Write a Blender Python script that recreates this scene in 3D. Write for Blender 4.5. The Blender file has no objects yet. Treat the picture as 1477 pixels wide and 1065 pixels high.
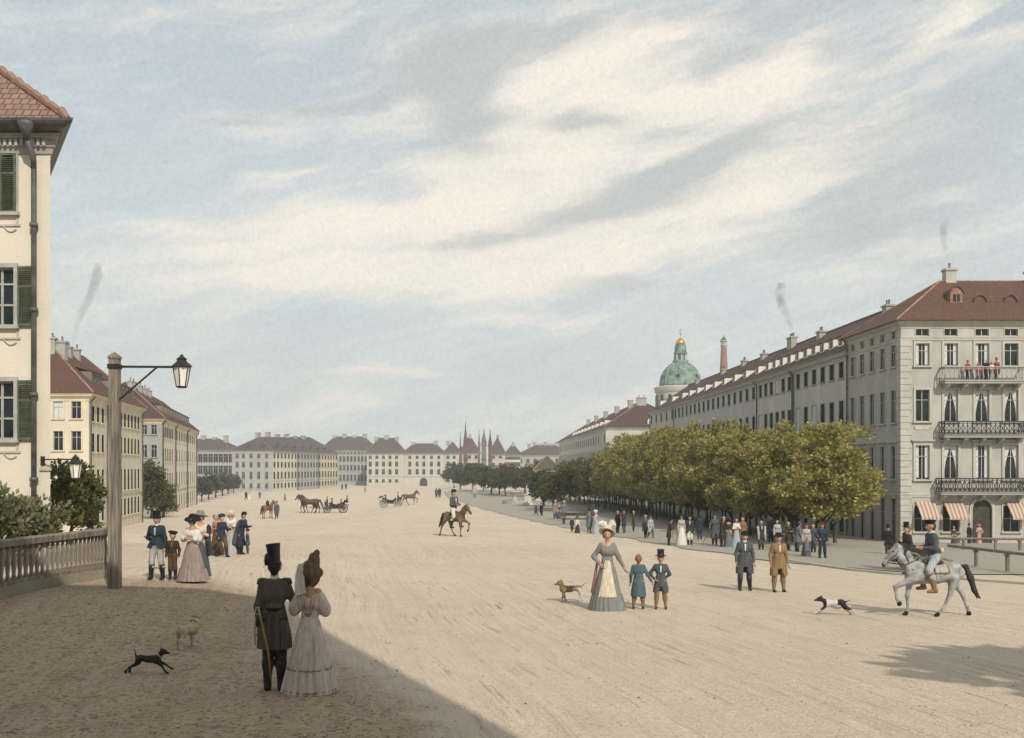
import bpy, bmesh, math, random
import numpy as np
from mathutils import Vector, Matrix

# ------------------------------------------------------------------ scene, camera, world, sun
scene = bpy.context.scene
COL = scene.collection
R = math.radians
F_PX, CX, HY, CAM_Z = 1450.0, 738.5, 673.0, 2.85          # focal length and horizon in photo pixels, eye height in metres

cam_data = bpy.data.cameras.new('camera')
cam = bpy.data.objects.new('camera', cam_data)
COL.objects.link(cam)
cam.location = (0, 0, CAM_Z)
cam.rotation_euler = (R(90), 0, 0)
cam_data.sensor_width = 36.0
cam_data.lens = 36.0 * F_PX / 1477.0
cam_data.shift_y = (HY - 532.5) / 1477.0
cam_data.clip_start = 0.1
cam_data.clip_end = 9000
scene.camera = cam

scene.view_settings.view_transform = 'Standard'
scene.view_settings.look = 'None'
scene.view_settings.gamma = 1.0
scene.view_settings.exposure = 0.5
scene.cycles.max_bounces = 6
scene.cycles.transparent_max_bounces = 8
scene.cycles.volume_bounces = 0
scene.cycles.sample_clamp_indirect = 4.0

SUN_EL = R(38)
SUN_DIR = Vector((0.40, -0.9165, 0)).normalized()           # towards the sun, on the ground
sun_vec = Vector((SUN_DIR.x * math.cos(SUN_EL), SUN_DIR.y * math.cos(SUN_EL), math.sin(SUN_EL)))
sd = bpy.data.lights.new('sun', 'SUN')
sd.energy = 2.6
sd.angle = R(0.45)
sd.color = (1.0, 0.93, 0.82)
sun = bpy.data.objects.new('sun', sd)
COL.objects.link(sun)
sun.location = (40, -60, 80)
sun.rotation_euler = sun_vec.to_track_quat('Z', 'Y').to_euler()

world = bpy.data.worlds.new('World')
scene.world = world
world.use_nodes = True


class NT:
    """small helper to write node maths in a line"""
    def __init__(self, tree):
        self.t = tree
        self.n = tree.nodes
        self.l = tree.links

    def node(self, kind, **kw):
        n = self.n.new(kind)
        for k, v in kw.items():
            setattr(n, k, v)
        return n

    def put(self, sock, v):
        if isinstance(v, bpy.types.NodeSocket):
            self.l.new(v, sock)
        elif v is not None:
            sock.default_value = v

    def m(self, op, a, b=None, c=None, clamp=False):
        n = self.node('ShaderNodeMath', operation=op)
        n.use_clamp = clamp
        self.put(n.inputs[0], a)
        if b is not None:
            self.put(n.inputs[1], b)
        if c is not None:
            self.put(n.inputs[2], c)
        return n.outputs[0]

    def xyz(self, x, y, z):
        n = self.node('ShaderNodeCombineXYZ')
        self.put(n.inputs[0], x); self.put(n.inputs[1], y); self.put(n.inputs[2], z)
        return n.outputs[0]

    def sep(self, v):
        n = self.node('ShaderNodeSeparateXYZ')
        self.put(n.inputs[0], v)
        return n.outputs[0], n.outputs[1], n.outputs[2]

    def noise(self, v, scale=5.0, detail=3.0, rough=0.5, dist=0.0, color=False):
        n = self.node('ShaderNodeTexNoise')
        if v is not None:
            self.put(n.inputs['Vector'], v)
        n.inputs['Scale'].default_value = scale
        n.inputs['Detail'].default_value = detail
        n.inputs['Roughness'].default_value = rough
        n.inputs['Distortion'].default_value = dist
        return n.outputs['Color'] if color else n.outputs['Fac']

    def mix(self, f, a, b):
        n = self.node('ShaderNodeMix', data_type='RGBA')
        self.put(n.inputs[0], f)
        self.put(n.inputs[6], a if not isinstance(a, tuple) else (*a[:3], 1))
        self.put(n.inputs[7], b if not isinstance(b, tuple) else (*b[:3], 1))
        return n.outputs[2]

    def smooth(self, v, lo, hi):
        n = self.node('ShaderNodeMapRange', interpolation_type='SMOOTHSTEP')
        self.put(n.inputs[0], v)
        n.inputs[1].default_value = lo; n.inputs[2].default_value = hi
        n.inputs[3].default_value = 0.0; n.inputs[4].default_value = 1.0
        return n.outputs[0]

    def scalecol(self, col, f):
        n = self.node('ShaderNodeVectorMath', operation='SCALE')
        self.put(n.inputs[0], col)
        self.put(n.inputs[3], f)
        return n.outputs[0]


def build_world():
    nt = NT(world.node_tree)
    nt.n.clear()
    out = nt.node('ShaderNodeOutputWorld')
    bg = nt.node('ShaderNodeBackground')
    bg.inputs['Strength'].default_value = 0.1
    nt.l.new(bg.outputs[0], out.inputs[0])
    sky = nt.node('ShaderNodeTexSky', sky_type='NISHITA')
    sky.sun_disc = False
    sky.sun_elevation = SUN_EL
    sky.sun_rotation = R(156.4)
    sky.air_density = 1.0
    sky.dust_density = 2.0
    sky.ozone_density = 1.0
    d = nt.node('ShaderNodeTexCoord').outputs['Generated']
    x, y, z = nt.sep(d)
    az = nt.m('ARCTAN2', x, y)
    # domain warp so the cloud banks get ragged, wind-drawn edges
    base = nt.xyz(az, nt.m('MULTIPLY', z, 2.2), 0.0)
    w = nt.noise(base, 4.0, 6.0, 0.62, color=True)
    wr, wg, _ = nt.sep(w)
    u = nt.m('ADD', az, nt.m('MULTIPLY', nt.m('SUBTRACT', wr, 0.5), 0.10))
    v = nt.m('ADD', z, nt.m('MULTIPLY', nt.m('SUBTRACT', wg, 0.5), 0.055))

    def bank(items):
        tot = None
        for (px, py, rx, ry, ang, wt) in items:
            tu = (px - CX) / F_PX; tv = (HY - py) / F_PX
            a0 = math.atan(tu); v0 = tv / math.sqrt(1 + tu * tu + tv * tv)
            ca, sa = math.cos(R(ang)), math.sin(R(ang))
            du = nt.m('SUBTRACT', u, a0); dv = nt.m('SUBTRACT', v, v0)
            p = nt.m('ADD', nt.m('MULTIPLY', du, ca * F_PX / rx), nt.m('MULTIPLY', dv, sa * F_PX / rx))
            q = nt.m('ADD', nt.m('MULTIPLY', du, -sa * F_PX / ry), nt.m('MULTIPLY', dv, ca * F_PX / ry))
            s = nt.m('ADD', nt.m('MULTIPLY', p, p), nt.m('MULTIPLY', q, q))
            g = nt.m('MULTIPLY', nt.m('EXPONENT', nt.m('MULTIPLY', s, -1.0)), wt)
            tot = g if tot is None else nt.m('ADD', tot, g)
        return tot

    bright = bank([(540, 318, 240, 20, 4, 0.7), (370, 375, 170, 36, 6, 0.75), (640, 398, 190, 32, 3, 0.9), (775, 235, 95, 90, 30, 1.1), (665, 255, 100, 30, 10, 0.75),
                   (895, 106, 100, 17, 2, 0.85), (900, 66, 110, 13, 3, 0.5), (925, 146, 100, 16, 10, 0.7), (1130, 85, 85, 26, 35, 0.65), (1085, 130, 140, 22, 12, 0.75),
                   (1215, 190, 120, 26, 6, 0.55), (960, 300, 260, 27, 13, 0.85), (985, 215, 95, 15, 8, 0.6), (1375, 36, 50, 16, 20, 0.8), (1395, 66, 95, 9, 2, 0.5),
                   (810, 385, 150, 32, 5, 0.6), (770, 465, 110, 15, 2, 0.5), (570, 541, 120, 6, 1, 0.45), (430, 246, 60, 7, 8, 0.4), (1150, 260, 130, 18, 10, 0.45),
                   (760, 300, 120, 40, 12, 0.5), (900, 210, 430, 170, 14, 0.38), (260, 330, 80, 18, 10, 0.35), (870, 130, 150, 45, 8, 0.3), (1060, 340, 150, 20, 8, 0.3)])
    dark = bank([(645, 88, 115, 38, 4, 0.95), (662, 165, 58, 55, -20, 0.8), (465, 147, 100, 15, 12, 0.75), (345, 178, 70, 4, 7, 0.7), (790, 62, 110, 20, 4, 0.8), (1000, 25, 210, 18, 2, 0.5),
                 (860, 170, 85, 13, 0, 0.85), (1060, 80, 115, 14, 4, 0.6), (1040, 212, 125, 18, 18, 0.85), (865, 302, 180, 20, 12, 0.9), (940, 258, 115, 18, 16, 0.8), (1310, 260, 140, 130, 10, 0.5),
                 (875, 405, 85, 10, 3, 0.5), (665, 350, 120, 9, 4, 0.55), (1190, 330, 130, 40, 12, 0.4), (950, 190, 60, 10, 5, 0.4)])
    str1 = nt.noise(nt.xyz(nt.m('ADD', nt.m('MULTIPLY', u, 3.0), nt.m('MULTIPLY', v, -1.0)), nt.m('MULTIPLY', nt.m('SUBTRACT', v, nt.m('MULTIPLY', u, 0.22)), 17.0), 0.3), 1.6, 6.0, 0.6)
    str2 = nt.noise(nt.xyz(nt.m('MULTIPLY', u, 9.0), nt.m('MULTIPLY', nt.m('SUBTRACT', v, nt.m('MULTIPLY', u, 0.18)), 40.0), 4.3), 1.4, 4.0, 0.6)
    fuzz = nt.m('ADD', nt.m('MULTIPLY', nt.m('SUBTRACT', str1, 0.5), 2.1), nt.m('MULTIPLY', nt.m('SUBTRACT', str2, 0.5), 1.1))
    mb = nt.smooth(nt.m('ADD', nt.m('MULTIPLY', bright, 1.0), fuzz), -0.18, 1.05)
    md = nt.smooth(nt.m('ADD', nt.m('MULTIPLY', dark, 1.15), nt.m('MULTIPLY', fuzz, -0.7)), -0.1, 1.15)
    # thin veil of high cloud everywhere, thicker towards the horizon
    low = nt.smooth(z, 0.42, 0.0)
    veil = nt.m('ADD', nt.m('MULTIPLY', nt.smooth(nt.noise(base, 2.2, 5.0, 0.55), 0.3, 0.75), 0.2), nt.m('ADD', 0.66, nt.m('MULTIPLY', low, 0.24)), clamp=True)
    c0 = nt.mix(veil, sky.outputs[0], (4.75, 5.12, 5.02))
    c1 = nt.mix(nt.m('MULTIPLY', mb, 0.92), c0, (7.05, 6.45, 5.6))
    c2 = nt.mix(nt.m('MULTIPLY', md, 0.9), c1, (3.9, 4.1, 4.05))
    grain = nt.noise(d, 260.0, 2.0, 0.7)
    c3 = nt.scalecol(c2, nt.m('ADD', 0.85, nt.m('MULTIPLY', grain, 0.3)))
    nt.l.new(c3, bg.inputs['Color'])


build_world()
world.cycles.sampling_method = 'MANUAL'
world.cycles.sample_map_resolution = 256

# ------------------------------------------------------------------ the lie of the land
def sstep(t):
    t = min(1.0, max(0.0, t))
    return t * t * (3 - 2 * t)


def gz(x, y):
    t = max(0.0, y - 10.0)
    z = -3.6 * (1 - math.exp(-((t / 95.0) ** 1.15)))
    z += 0.55 * sstep((-x - 4.0) / 4.0) * math.exp(-((y - 27.0) / 24.0) ** 2) * sstep((y - 14) / 8.0)
    z -= 1.2 * sstep((abs(x) - 12.0) / 14.0) * sstep((y - 44.0) / 28.0)
    return z


def P(px, py):
    """the ground point that a photo pixel looks at"""
    best = 5.0
    d = 5.0
    while d < 700:
        x = (px - CX) / F_PX * d
        zz = CAM_Z + (HY - py) / F_PX * d
        if zz <= gz(x, d):
            break
        d *= 1.004
    return Vector(((px - CX) / F_PX * d, d, gz((px - CX) / F_PX * d, d)))


def at(px, d):
    return (px - CX) / F_PX * d


def zat(py, d):
    return CAM_Z + (HY - py) / F_PX * d


# ------------------------------------------------------------------ materials
MATS = {}


def mat(name, col, rough=0.8, var=0.12, vs=3.0, bump=0.0, bs=20.0, metal=0.0, stain=0.0, spec=0.3, stretch=None, trans=0.0, detail=4.0, col2=None):
    """plain surface: base colour with procedural mottling, optional stains and bump"""
    if name in MATS:
        return MATS[name]
    m = bpy.data.materials.new(name)
    m.use_nodes = True
    nt = NT(m.node_tree)
    b = nt.n['Principled BSDF']
    b.inputs['Roughness'].default_value = rough
    b.inputs['Metallic'].default_value = metal
    b.inputs['Specular IOR Level'].default_value = spec
    co = nt.node('ShaderNodeTexCoord').outputs['Object']
    if stretch:
        n = nt.node('ShaderNodeMapping')
        n.inputs['Scale'].default_value = stretch
        nt.l.new(co, n.inputs[0])
        cs = n.outputs[0]
    else:
        cs = co
    n1 = nt.noise(cs, vs, detail, 0.6)
    lo = tuple(max(0.0, c * (1 - 1.6 * var)) for c in col)
    hi = tuple(min(1.0, c * (1 + 1.6 * var)) for c in (col2 or col))
    c = nt.mix(nt.smooth(n1, 0.25, 0.75), lo, hi)
    if stain:
        n2 = nt.noise(co, 0.35, 6.0, 0.65)
        c = nt.mix(nt.m('MULTIPLY', nt.smooth(n2, 0.5, 0.8), stain), c, tuple(k * 0.55 for k in col))
    nt.l.new(c, b.inputs['Base Color'])
    if bump:
        bn = nt.node('ShaderNodeBump')
        bn.inputs['Strength'].default_value = bump
        bn.inputs['Distance'].default_value = 0.02
        nt.l.new(nt.noise(cs, bs, 4.0, 0.6), bn.inputs['Height'])
        nt.l.new(bn.outputs[0], b.inputs['Normal'])
    MATS[name] = m
    return m


def cloth(name, col, bump=0.35):
    return mat('cloth_' + name, col, rough=0.9, var=0.14, vs=10.0, bump=0.9, bs=13.0, spec=0.15, stretch=(1.6, 1.6, 0.22))


def leafmat(name, c1, c2, c3):
    m = bpy.data.materials.new(name)
    m.use_nodes = True
    nt = NT(m.node_tree)
    b = nt.n['Principled BSDF']
    b.inputs['Roughness'].default_value = 0.6
    b.inputs['Specular IOR Level'].default_value = 0.25
    g = nt.node('ShaderNodeNewGeometry').outputs['Random Per Island']
    oi = nt.node('ShaderNodeObjectInfo').outputs['Random']
    co = nt.node('ShaderNodeTexCoord').outputs['Object']
    cl = nt.smooth(nt.noise(co, 0.9, 2.0, 0.5), 0.35, 0.7)
    c = nt.mix(nt.smooth(g, 0.1, 0.95), c1, c2)
    c = nt.mix(nt.m('MULTIPLY', cl, nt.m('ADD', 0.35, nt.m('MULTIPLY', oi, 0.3))), c, c3)
    nt.l.new(c, b.inputs['Base Color'])
    tr = nt.node('ShaderNodeBsdfTranslucent')
    nt.l.new(c, tr.inputs[0])
    mx = nt.node('ShaderNodeMixShader')
    mx.inputs[0].default_value = 0.38
    out = nt.n['Material Output']
    nt.l.new(b.outputs[0], mx.inputs[1]); nt.l.new(tr.outputs[0], mx.inputs[2])
    nt.l.new(mx.outputs[0], out.inputs[0])
    MATS[name] = m
    return m


def tilemat(name, c1, c2, c3, tw=0.22, th=0.26, bump=0.8):
    """roof tiles, laid out on the slope's own UVs (metres)"""
    m = bpy.data.materials.new(name)
    m.use_nodes = True
    nt = NT(m.node_tree)
    b = nt.n['Principled BSDF']
    b.inputs['Roughness'].default_value = 0.85
    b.inputs['Specular IOR Level'].default_value = 0.2
    uv = nt.node('ShaderNodeTexCoord').outputs['UV']
    wob = nt.noise(uv, 1.3, 3.0, 0.5, color=True)
    va = nt.node('ShaderNodeVectorMath', operation='MULTIPLY_ADD')
    nt.l.new(wob, va.inputs[0])
    va.inputs[1].default_value = (0.06, 0.10, 0)
    nt.l.new(uv, va.inputs[2])
    br = nt.node('ShaderNodeTexBrick')
    nt.l.new(va.outputs[0], br.inputs['Vector'])
    br.inputs['Scale'].default_value = 1.0
    br.inputs['Brick Width'].default_value = tw
    br.inputs['Row Height'].default_value = th
    br.inputs['Mortar Size'].default_value = 0.022
    br.inputs['Mortar Smooth'].default_value = 0.4
    br.inputs['Bias'].default_value = 0.0
    br.inputs['Color1'].default_value = (*c1, 1)
    br.inputs['Color2'].default_value = (*c2, 1)
    br.inputs['Mortar'].default_value = (*[k * 0.35 for k in c1], 1)
    n2 = nt.smooth(nt.noise(uv, 0.5, 5.0, 0.65), 0.38, 0.7)
    c = nt.mix(nt.m('MULTIPLY', n2, 0.6), br.outputs['Color'], c3)
    nt.l.new(c, b.inputs['Base Color'])
    _, vv, _ = nt.sep(va.outputs[0])
    row = nt.m('FRACT', nt.m('DIVIDE', vv, th))
    h = nt.m('SUBTRACT', nt.m('SUBTRACT', 1.0, row), nt.m('MULTIPLY', br.outputs['Fac'], 0.7))
    bn = nt.node('ShaderNodeBump')
    bn.inputs['Strength'].default_value = bump
    bn.inputs['Distance'].default_value = 0.05
    nt.l.new(h, bn.inputs['Height'])
    nt.l.new(bn.outputs[0], b.inputs['Normal'])
    MATS[name] = m
    return m


def plaster(name, col, stain=0.45, var=0.09):
    """old lime plaster: fine grain, rain streaks running down, blotches"""
    if name in MATS:
        return MATS[name]
    m = bpy.data.materials.new(name)
    m.use_nodes = True
    nt = NT(m.node_tree)
    b = nt.n['Principled BSDF']
    b.inputs['Roughness'].default_value = 0.92
    b.inputs['Specular IOR Level'].default_value = 0.15
    co = nt.node('ShaderNodeTexCoord').outputs['Object']
    mp = nt.node('ShaderNodeMapping')
    mp.inputs['Scale'].default_value = (1.6, 1.6, 0.14)
    nt.l.new(co, mp.inputs[0])
    streak = nt.smooth(nt.noise(mp.outputs[0], 1.4, 5.0, 0.65), 0.5, 0.78)
    blot = nt.smooth(nt.noise(co, 0.5, 5.0, 0.6), 0.35, 0.75)
    grain = nt.noise(co, 14.0, 3.0, 0.7)
    c = nt.mix(blot, tuple(k * (1 - var) for k in col), tuple(min(1, k * (1 + var)) for k in col))
    c = nt.mix(nt.m('MULTIPLY', streak, stain), c, tuple(k * 0.62 for k in col))
    c = nt.scalecol(c, nt.m('ADD', 0.84, nt.m('MULTIPLY', grain, 0.32)))
    nt.l.new(c, b.inputs['Base Color'])
    bn = nt.node('ShaderNodeBump')
    bn.inputs['Strength'].default_value = 0.25
    bn.inputs['Distance'].default_value = 0.02
    nt.l.new(nt.noise(co, 9.0, 5.0, 0.65), bn.inputs['Height'])
    nt.l.new(bn.outputs[0], b.inputs['Normal'])
    MATS[name] = m
    return m


GLASS = mat('window_glass', (0.018, 0.024, 0.026), rough=0.15, var=0.5, vs=0.8, spec=0.25)
GLASS_FAR = mat('far_window_glass', (0.022, 0.028, 0.03), rough=0.4, var=0.4, vs=0.8, spec=0.2)
GLASS_DARK = mat('dark_open_casement', (0.03, 0.033, 0.034), rough=1.0, var=0.6, vs=1.2, spec=0.0)
CURTAIN = mat('curtain_cloth', (0.55, 0.56, 0.55), rough=0.9, var=0.25, vs=8.0, stretch=(6, 1, 0.6))
STONE = plaster('pale_stone', (0.47, 0.45, 0.395))
STONE_GREY = plaster('grey_stone', (0.36, 0.35, 0.32))
TRIM_CREAM = plaster('cream_trim', (0.62, 0.55, 0.41))
WOOD_GREY = mat('weathered_wood', (0.205, 0.175, 0.14), rough=0.85, var=0.35, vs=2.0, bump=0.7, bs=8.0, stretch=(9, 9, 0.6))
WOOD_DARK = mat('dark_wood', (0.055, 0.045, 0.038), rough=0.7, var=0.3)
IRON = mat('black_iron', (0.025, 0.025, 0.026), rough=0.5, var=0.2, spec=0.4)
LEAD = mat('grey_lead_pipe', (0.085, 0.085, 0.083), rough=0.5, var=0.25, spec=0.4)
SASH = mat('painted_sash', (0.42, 0.41, 0.37), rough=0.6, var=0.1)
WHITE = mat('white_paint', (0.66, 0.63, 0.56), rough=0.6, var=0.08)
SHUTTER = mat('green_shutter_paint', (0.085, 0.098, 0.062), rough=0.6, var=0.25, vs=5.0, bump=0.2)
TILE_RED = tilemat('red_roof_tiles', (0.175, 0.085, 0.058), (0.125, 0.066, 0.05), (0.085, 0.062, 0.052))
TILE_PALE = tilemat('pale_roof_tiles', (0.30, 0.185, 0.145), (0.215, 0.135, 0.108), (0.19, 0.14, 0.12), 0.26, 0.30)
TILE_BROWN = tilemat('brown_roof_tiles', (0.13, 0.075, 0.058), (0.095, 0.06, 0.05), (0.075, 0.058, 0.052))
TILE_FAR = tilemat('far_roof_tiles', (0.13, 0.10, 0.09), (0.10, 0.082, 0.076), (0.085, 0.077, 0.073), 0.5, 0.6)
RIDGE_RED = mat('ridge_tile', (0.27, 0.155, 0.11), rough=0.85, var=0.25)
BRICK_RED = mat('red_brick', (0.23, 0.135, 0.11), rough=0.9, var=0.3, vs=5.0, bump=0.4)

# ------------------------------------------------------------------ mesh building
class MB:
    def __init__(self):
        self.v, self.f, self.mi, self.uv = [], [], [], []

    def add(self, verts, faces, mi=0, uvs=None):
        o = len(self.v)
        self.v.extend([tuple(map(float, p)) for p in verts])
        for k, fc in enumerate(faces):
            self.f.append(tuple(o + i for i in fc))
            self.mi.append(mi[k] if isinstance(mi, (list, np.ndarray)) else mi)
            self.uv.append(uvs[k] if uvs else None)
        return self

    def box(self, x0, x1, y0, y1, z0, z1, mi=0, mtx=None):
        vs = [(x0, y0, z0), (x1, y0, z0), (x1, y1, z0), (x0, y1, z0), (x0, y0, z1), (x1, y0, z1), (x1, y1, z1), (x0, y1, z1)]
        if mtx is not None:
            vs = [mtx @ Vector(p) for p in vs]
        return self.add(vs, [(0, 3, 2, 1), (4, 5, 6, 7), (0, 1, 5, 4), (1, 2, 6, 5), (2, 3, 7, 6), (3, 0, 4, 7)], mi)

    def quad(self, a, b, c, d, mi=0, uv=None):
        return self.add([a, b, c, d], [(0, 1, 2, 3)], mi, [uv] if uv else None)

    def tube(self, pts, rad, n=8, mi=0, caps=True, flat=None):
        pts = [Vector(p) for p in pts]
        if not isinstance(rad, (list, tuple)):
            rad = [rad] * len(pts)
        o = []
        up = None
        for i, p in enumerate(pts):
            t = (pts[min(i + 1, len(pts) - 1)] - pts[max(i - 1, 0)]).normalized()
            if up is None:
                up = Vector((0, 0, 1)) if abs(t.z) < 0.9 else Vector((0, 1, 0))
            a = t.cross(up)
            if a.length < 1e-4:
                a = t.orthogonal()
            a.normalize()
            b = a.cross(t).normalized()
            up = b
            for k in range(n):
                th = 2 * math.pi * k / n
                o.append(p + (a * math.cos(th) + b * math.sin(th) * (flat or 1.0)) * rad[i])
        fs = []
        for i in range(len(pts) - 1):
            for k in range(n):
                k2 = (k + 1) % n
                fs.append((i * n + k, i * n + k2, (i + 1) * n + k2, (i + 1) * n + k))
        if caps:
            fs.append(tuple(range(n - 1, -1, -1)))
            e = (len(pts) - 1) * n
            fs.append(tuple(e + k for k in range(n)))
        return self.add(o, fs, mi)

    def lathe(self, prof, n=24, c=(0, 0, 0), mi=0, sx=1.0, sy=1.0, wob=None, caps=True):
        vs, fs = [], []
        for i, (r, z) in enumerate(prof):
            for k in range(n):
                th = 2 * math.pi * k / n
                rr = r * (wob(th, i / (len(prof) - 1)) if wob else 1.0)
                vs.append((c[0] + rr * sx * math.cos(th), c[1] + rr * sy * math.sin(th), c[2] + z))
        for i in range(len(prof) - 1):
            for k in range(n):
                k2 = (k + 1) % n
                fs.append((i * n + k, i * n + k2, (i + 1) * n + k2, (i + 1) * n + k))
        if caps:
            fs.append(tuple(range(n - 1, -1, -1)))
            e = (len(prof) - 1) * n
            fs.append(tuple(e + k for k in range(n)))
        return self.add(vs, fs, mi)

    def sweep(self, poly, prof, mi=0, close=True):
        """run a profile of (out, z) round a counter-clockwise footprint, mitred"""
        n = len(poly)
        ring = []
        for i in range(n):
            p, q, r = Vector(poly[i - 1]), Vector(poly[i]), Vector(poly[(i + 1) % n])
            ring.append((q, miter(p, q, r)))
        vs, fs = [], []
        for (o_, z) in prof:
            for q, mt in ring:
                w = q + mt * o_
                vs.append((w.x, w.y, z))
        m_ = len(prof)
        for j in range(m_ - 1):
            for i in range(n):
                i2 = (i + 1) % n
                fs.append((j * n + i, j * n + i2, (j + 1) * n + i2, (j + 1) * n + i))
        return self.add(vs, fs, mi)

    def merge(self, other, mtx=None, mi_off=0):
        vs = other.v if mtx is None else [tuple(mtx @ Vector(p)) for p in other.v]
        o = len(self.v)
        self.v.extend(vs)
        for fc, m_, u in zip(other.f, other.mi, other.uv):
            self.f.append(tuple(o + i for i in fc)); self.mi.append(m_ + mi_off); self.uv.append(u)
        return self

    def mesh(self, name, mats, smooth=False):
        me = bpy.data.meshes.new(name)
        me.from_pydata(self.v, [], self.f)
        for m_ in (mats if isinstance(mats, (list, tuple)) else [mats]):
            me.materials.append(m_)
        me.polygons.foreach_set('material_index', np.array(self.mi, dtype=np.int32))
        if any(u is not None for u in self.uv):
            lay = me.uv_layers.new(name='slope')
            flat = []
            for fc, u in zip(self.f, self.uv):
                flat.extend([c for q in (u or [(0, 0)] * len(fc)) for c in q])
            lay.data.foreach_set('uv', flat)
        if smooth:
            me.polygons.foreach_set('use_smooth', np.ones(len(self.f), dtype=bool))
        me.update()
        return me

    def build(self, name, mats, parent=None, loc=(0, 0, 0), rz=0.0, smooth=False):
        return link(name, self.mesh(name, mats, smooth), parent, loc, rz)


def miter(p, q, r):
    e1 = (q - p).normalized(); e2 = (r - q).normalized()
    n1 = Vector((e1.y, -e1.x)); n2 = Vector((e2.y, -e2.x))
    s = n1 + n2
    return s / max(0.2, s.dot(n1))


def link(name, data, parent=None, loc=(0, 0, 0), rz=0.0):
    o = bpy.data.objects.new(name, data)
    COL.objects.link(o)
    o.parent = parent
    o.location = loc
    o.rotation_euler = (0, 0, rz)
    return o


def tag(o, label=None, cat=None, group=None, kind=None):
    if label: o['label'] = label
    if cat: o['category'] = cat
    if group: o['group'] = group
    if kind: o['kind'] = kind
    return o


def thing(name, label, cat, loc=(0, 0, 0), rz=0.0, group=None):
    return tag(link(name, None, None, loc, rz), label, cat, group)


def dup(o, loc, rz, label=None, scale=None):
    """copy of a thing with copies of its parts and sub-parts"""
    c = o.copy(); COL.objects.link(c)
    c.location = loc; c.rotation_euler = (0, 0, rz)
    if scale: c.scale = scale if isinstance(scale, tuple) else (scale,) * 3
    if label: c['label'] = label
    for ch in [k for k in o.children]:
        d = ch.copy(); COL.objects.link(d); d.parent = c
        for g in [k for k in ch.children]:
            e = g.copy(); COL.objects.link(e); e.parent = d
    return c


# ---- organic bodies: smooth union of round cones, meshed by surface nets
def capsule_set(prims, X, Y, Z, k):
    acc = np.zeros_like(X)
    mn = None
    ds = []
    for pr in prims:
        (p0, r0, p1, r1) = pr[:4]
        p0 = np.array(p0, float); p1 = np.array(p1, float)
        ax = p1 - p0
        L2 = float(ax @ ax)
        dx, dy, dz = X - p0[0], Y - p0[1], Z - p0[2]
        if L2 > 1e-9:
            t = np.clip((dx * ax[0] + dy * ax[1] + dz * ax[2]) / L2, 0, 1)
        else:
            t = np.zeros_like(X)
        qx, qy, qz = dx - t * ax[0], dy - t * ax[1], dz - t * ax[2]
        if len(pr) > 4:                                    # squash: elliptical section along one axis
            sx, sy, sz = pr[4]
            qx, qy, qz = qx / sx, qy / sy, qz / sz
        ds.append(np.sqrt(qx * qx + qy * qy + qz * qz) - (r0 + (r1 - r0) * t))
    D = np.stack(ds)
    mn = D.min(0)
    return mn - k * np.log(np.exp(-(D - mn) / k).sum(0))


def sdf_body(prims, res, k=0.02, cut=None):
    """-> vertices, quads of the surface; cut(X,Y,Z,D) may trim the field"""
    pts = np.array([p for pr in prims for p in (np.array(pr[0]) - pr[1] * 1.35, np.array(pr[0]) + pr[1] * 1.35, np.array(pr[2]) - pr[3] * 1.35, np.array(pr[2]) + pr[3] * 1.35)])
    lo = pts.min(0) - 3 * res - k; hi = pts.max(0) + 3 * res + k
    n = np.ceil((hi - lo) / res).astype(int) + 1
    ax = [lo[i] + res * np.arange(n[i]) for i in range(3)]
    X, Y, Z = np.meshgrid(*ax, indexing='ij')
    D = capsule_set(prims, X, Y, Z, k)
    if cut is not None:
        D = cut(X, Y, Z, D)
    ins = D < 0
    c = [ins[i:n[0] - 1 + i, j:n[1] - 1 + j, l:n[2] - 1 + l] for i in (0, 1) for j in (0, 1) for l in (0, 1)]
    cnt = sum(a.astype(np.int8) for a in c)
    cell = (cnt > 0) & (cnt < 8)
    idx = -np.ones(cell.shape, int)
    ii = np.argwhere(cell)
    idx[cell] = np.arange(len(ii))
    acc = np.zeros((len(ii), 3)); w = np.zeros(len(ii))
    corner = [(i, j, l) for i in (0, 1) for j in (0, 1) for l in (0, 1)]
    for a in range(8):
        for b in range(a + 1, 8):
            da = np.array(corner[b]) - np.array(corner[a])
            if np.abs(da).sum() != 1:
                continue
            pa = ii + corner[a]; pb = ii + corner[b]
            va = D[pa[:, 0], pa[:, 1], pa[:, 2]]; vb = D[pb[:, 0], pb[:, 1], pb[:, 2]]
            x = (va < 0) != (vb < 0)
            t = np.where(x, va / np.where(np.abs(va - vb) < 1e-12, 1, va - vb), 0)
            acc += np.where(x[:, None], pa + t[:, None] * da, 0)
            w += x
    verts = lo + (acc / w[:, None]) * res
    quads = []
    for axis in range(3):
        s0 = [slice(0, n[i] - (1 if i == axis else 0)) for i in range(3)]
        s1 = [slice(1, None) if i == axis else slice(None) for i in range(3)]
        A = ins[tuple(s0)]; B = ins[tuple(s1)]
        o1, o2 = [i for i in range(3) if i != axis]
        for sign, sel in ((1, A & ~B), (-1, ~A & B)):
            e = np.argwhere(sel)
            if not len(e):
                continue
            ok = (e[:, o1] > 0) & (e[:, o2] > 0) & (e[:, o1] < n[o1] - 1) & (e[:, o2] < n[o2] - 1)
            e = e[ok]
            u = np.zeros(3, int); u[o1] = 1
            v_ = np.zeros(3, int); v_[o2] = 1
            q = []
            for off in (-u - v_, -v_, 0 * u, -u):
                pz = e + off
                q.append(idx[pz[:, 0], pz[:, 1], pz[:, 2]])
            q = np.stack(q, 1)
            flip = (sign == 1) == (axis == 1)
            quads.append(q[:, ::-1] if flip else q)
    quads = np.concatenate(quads)
    return verts, quads


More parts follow.
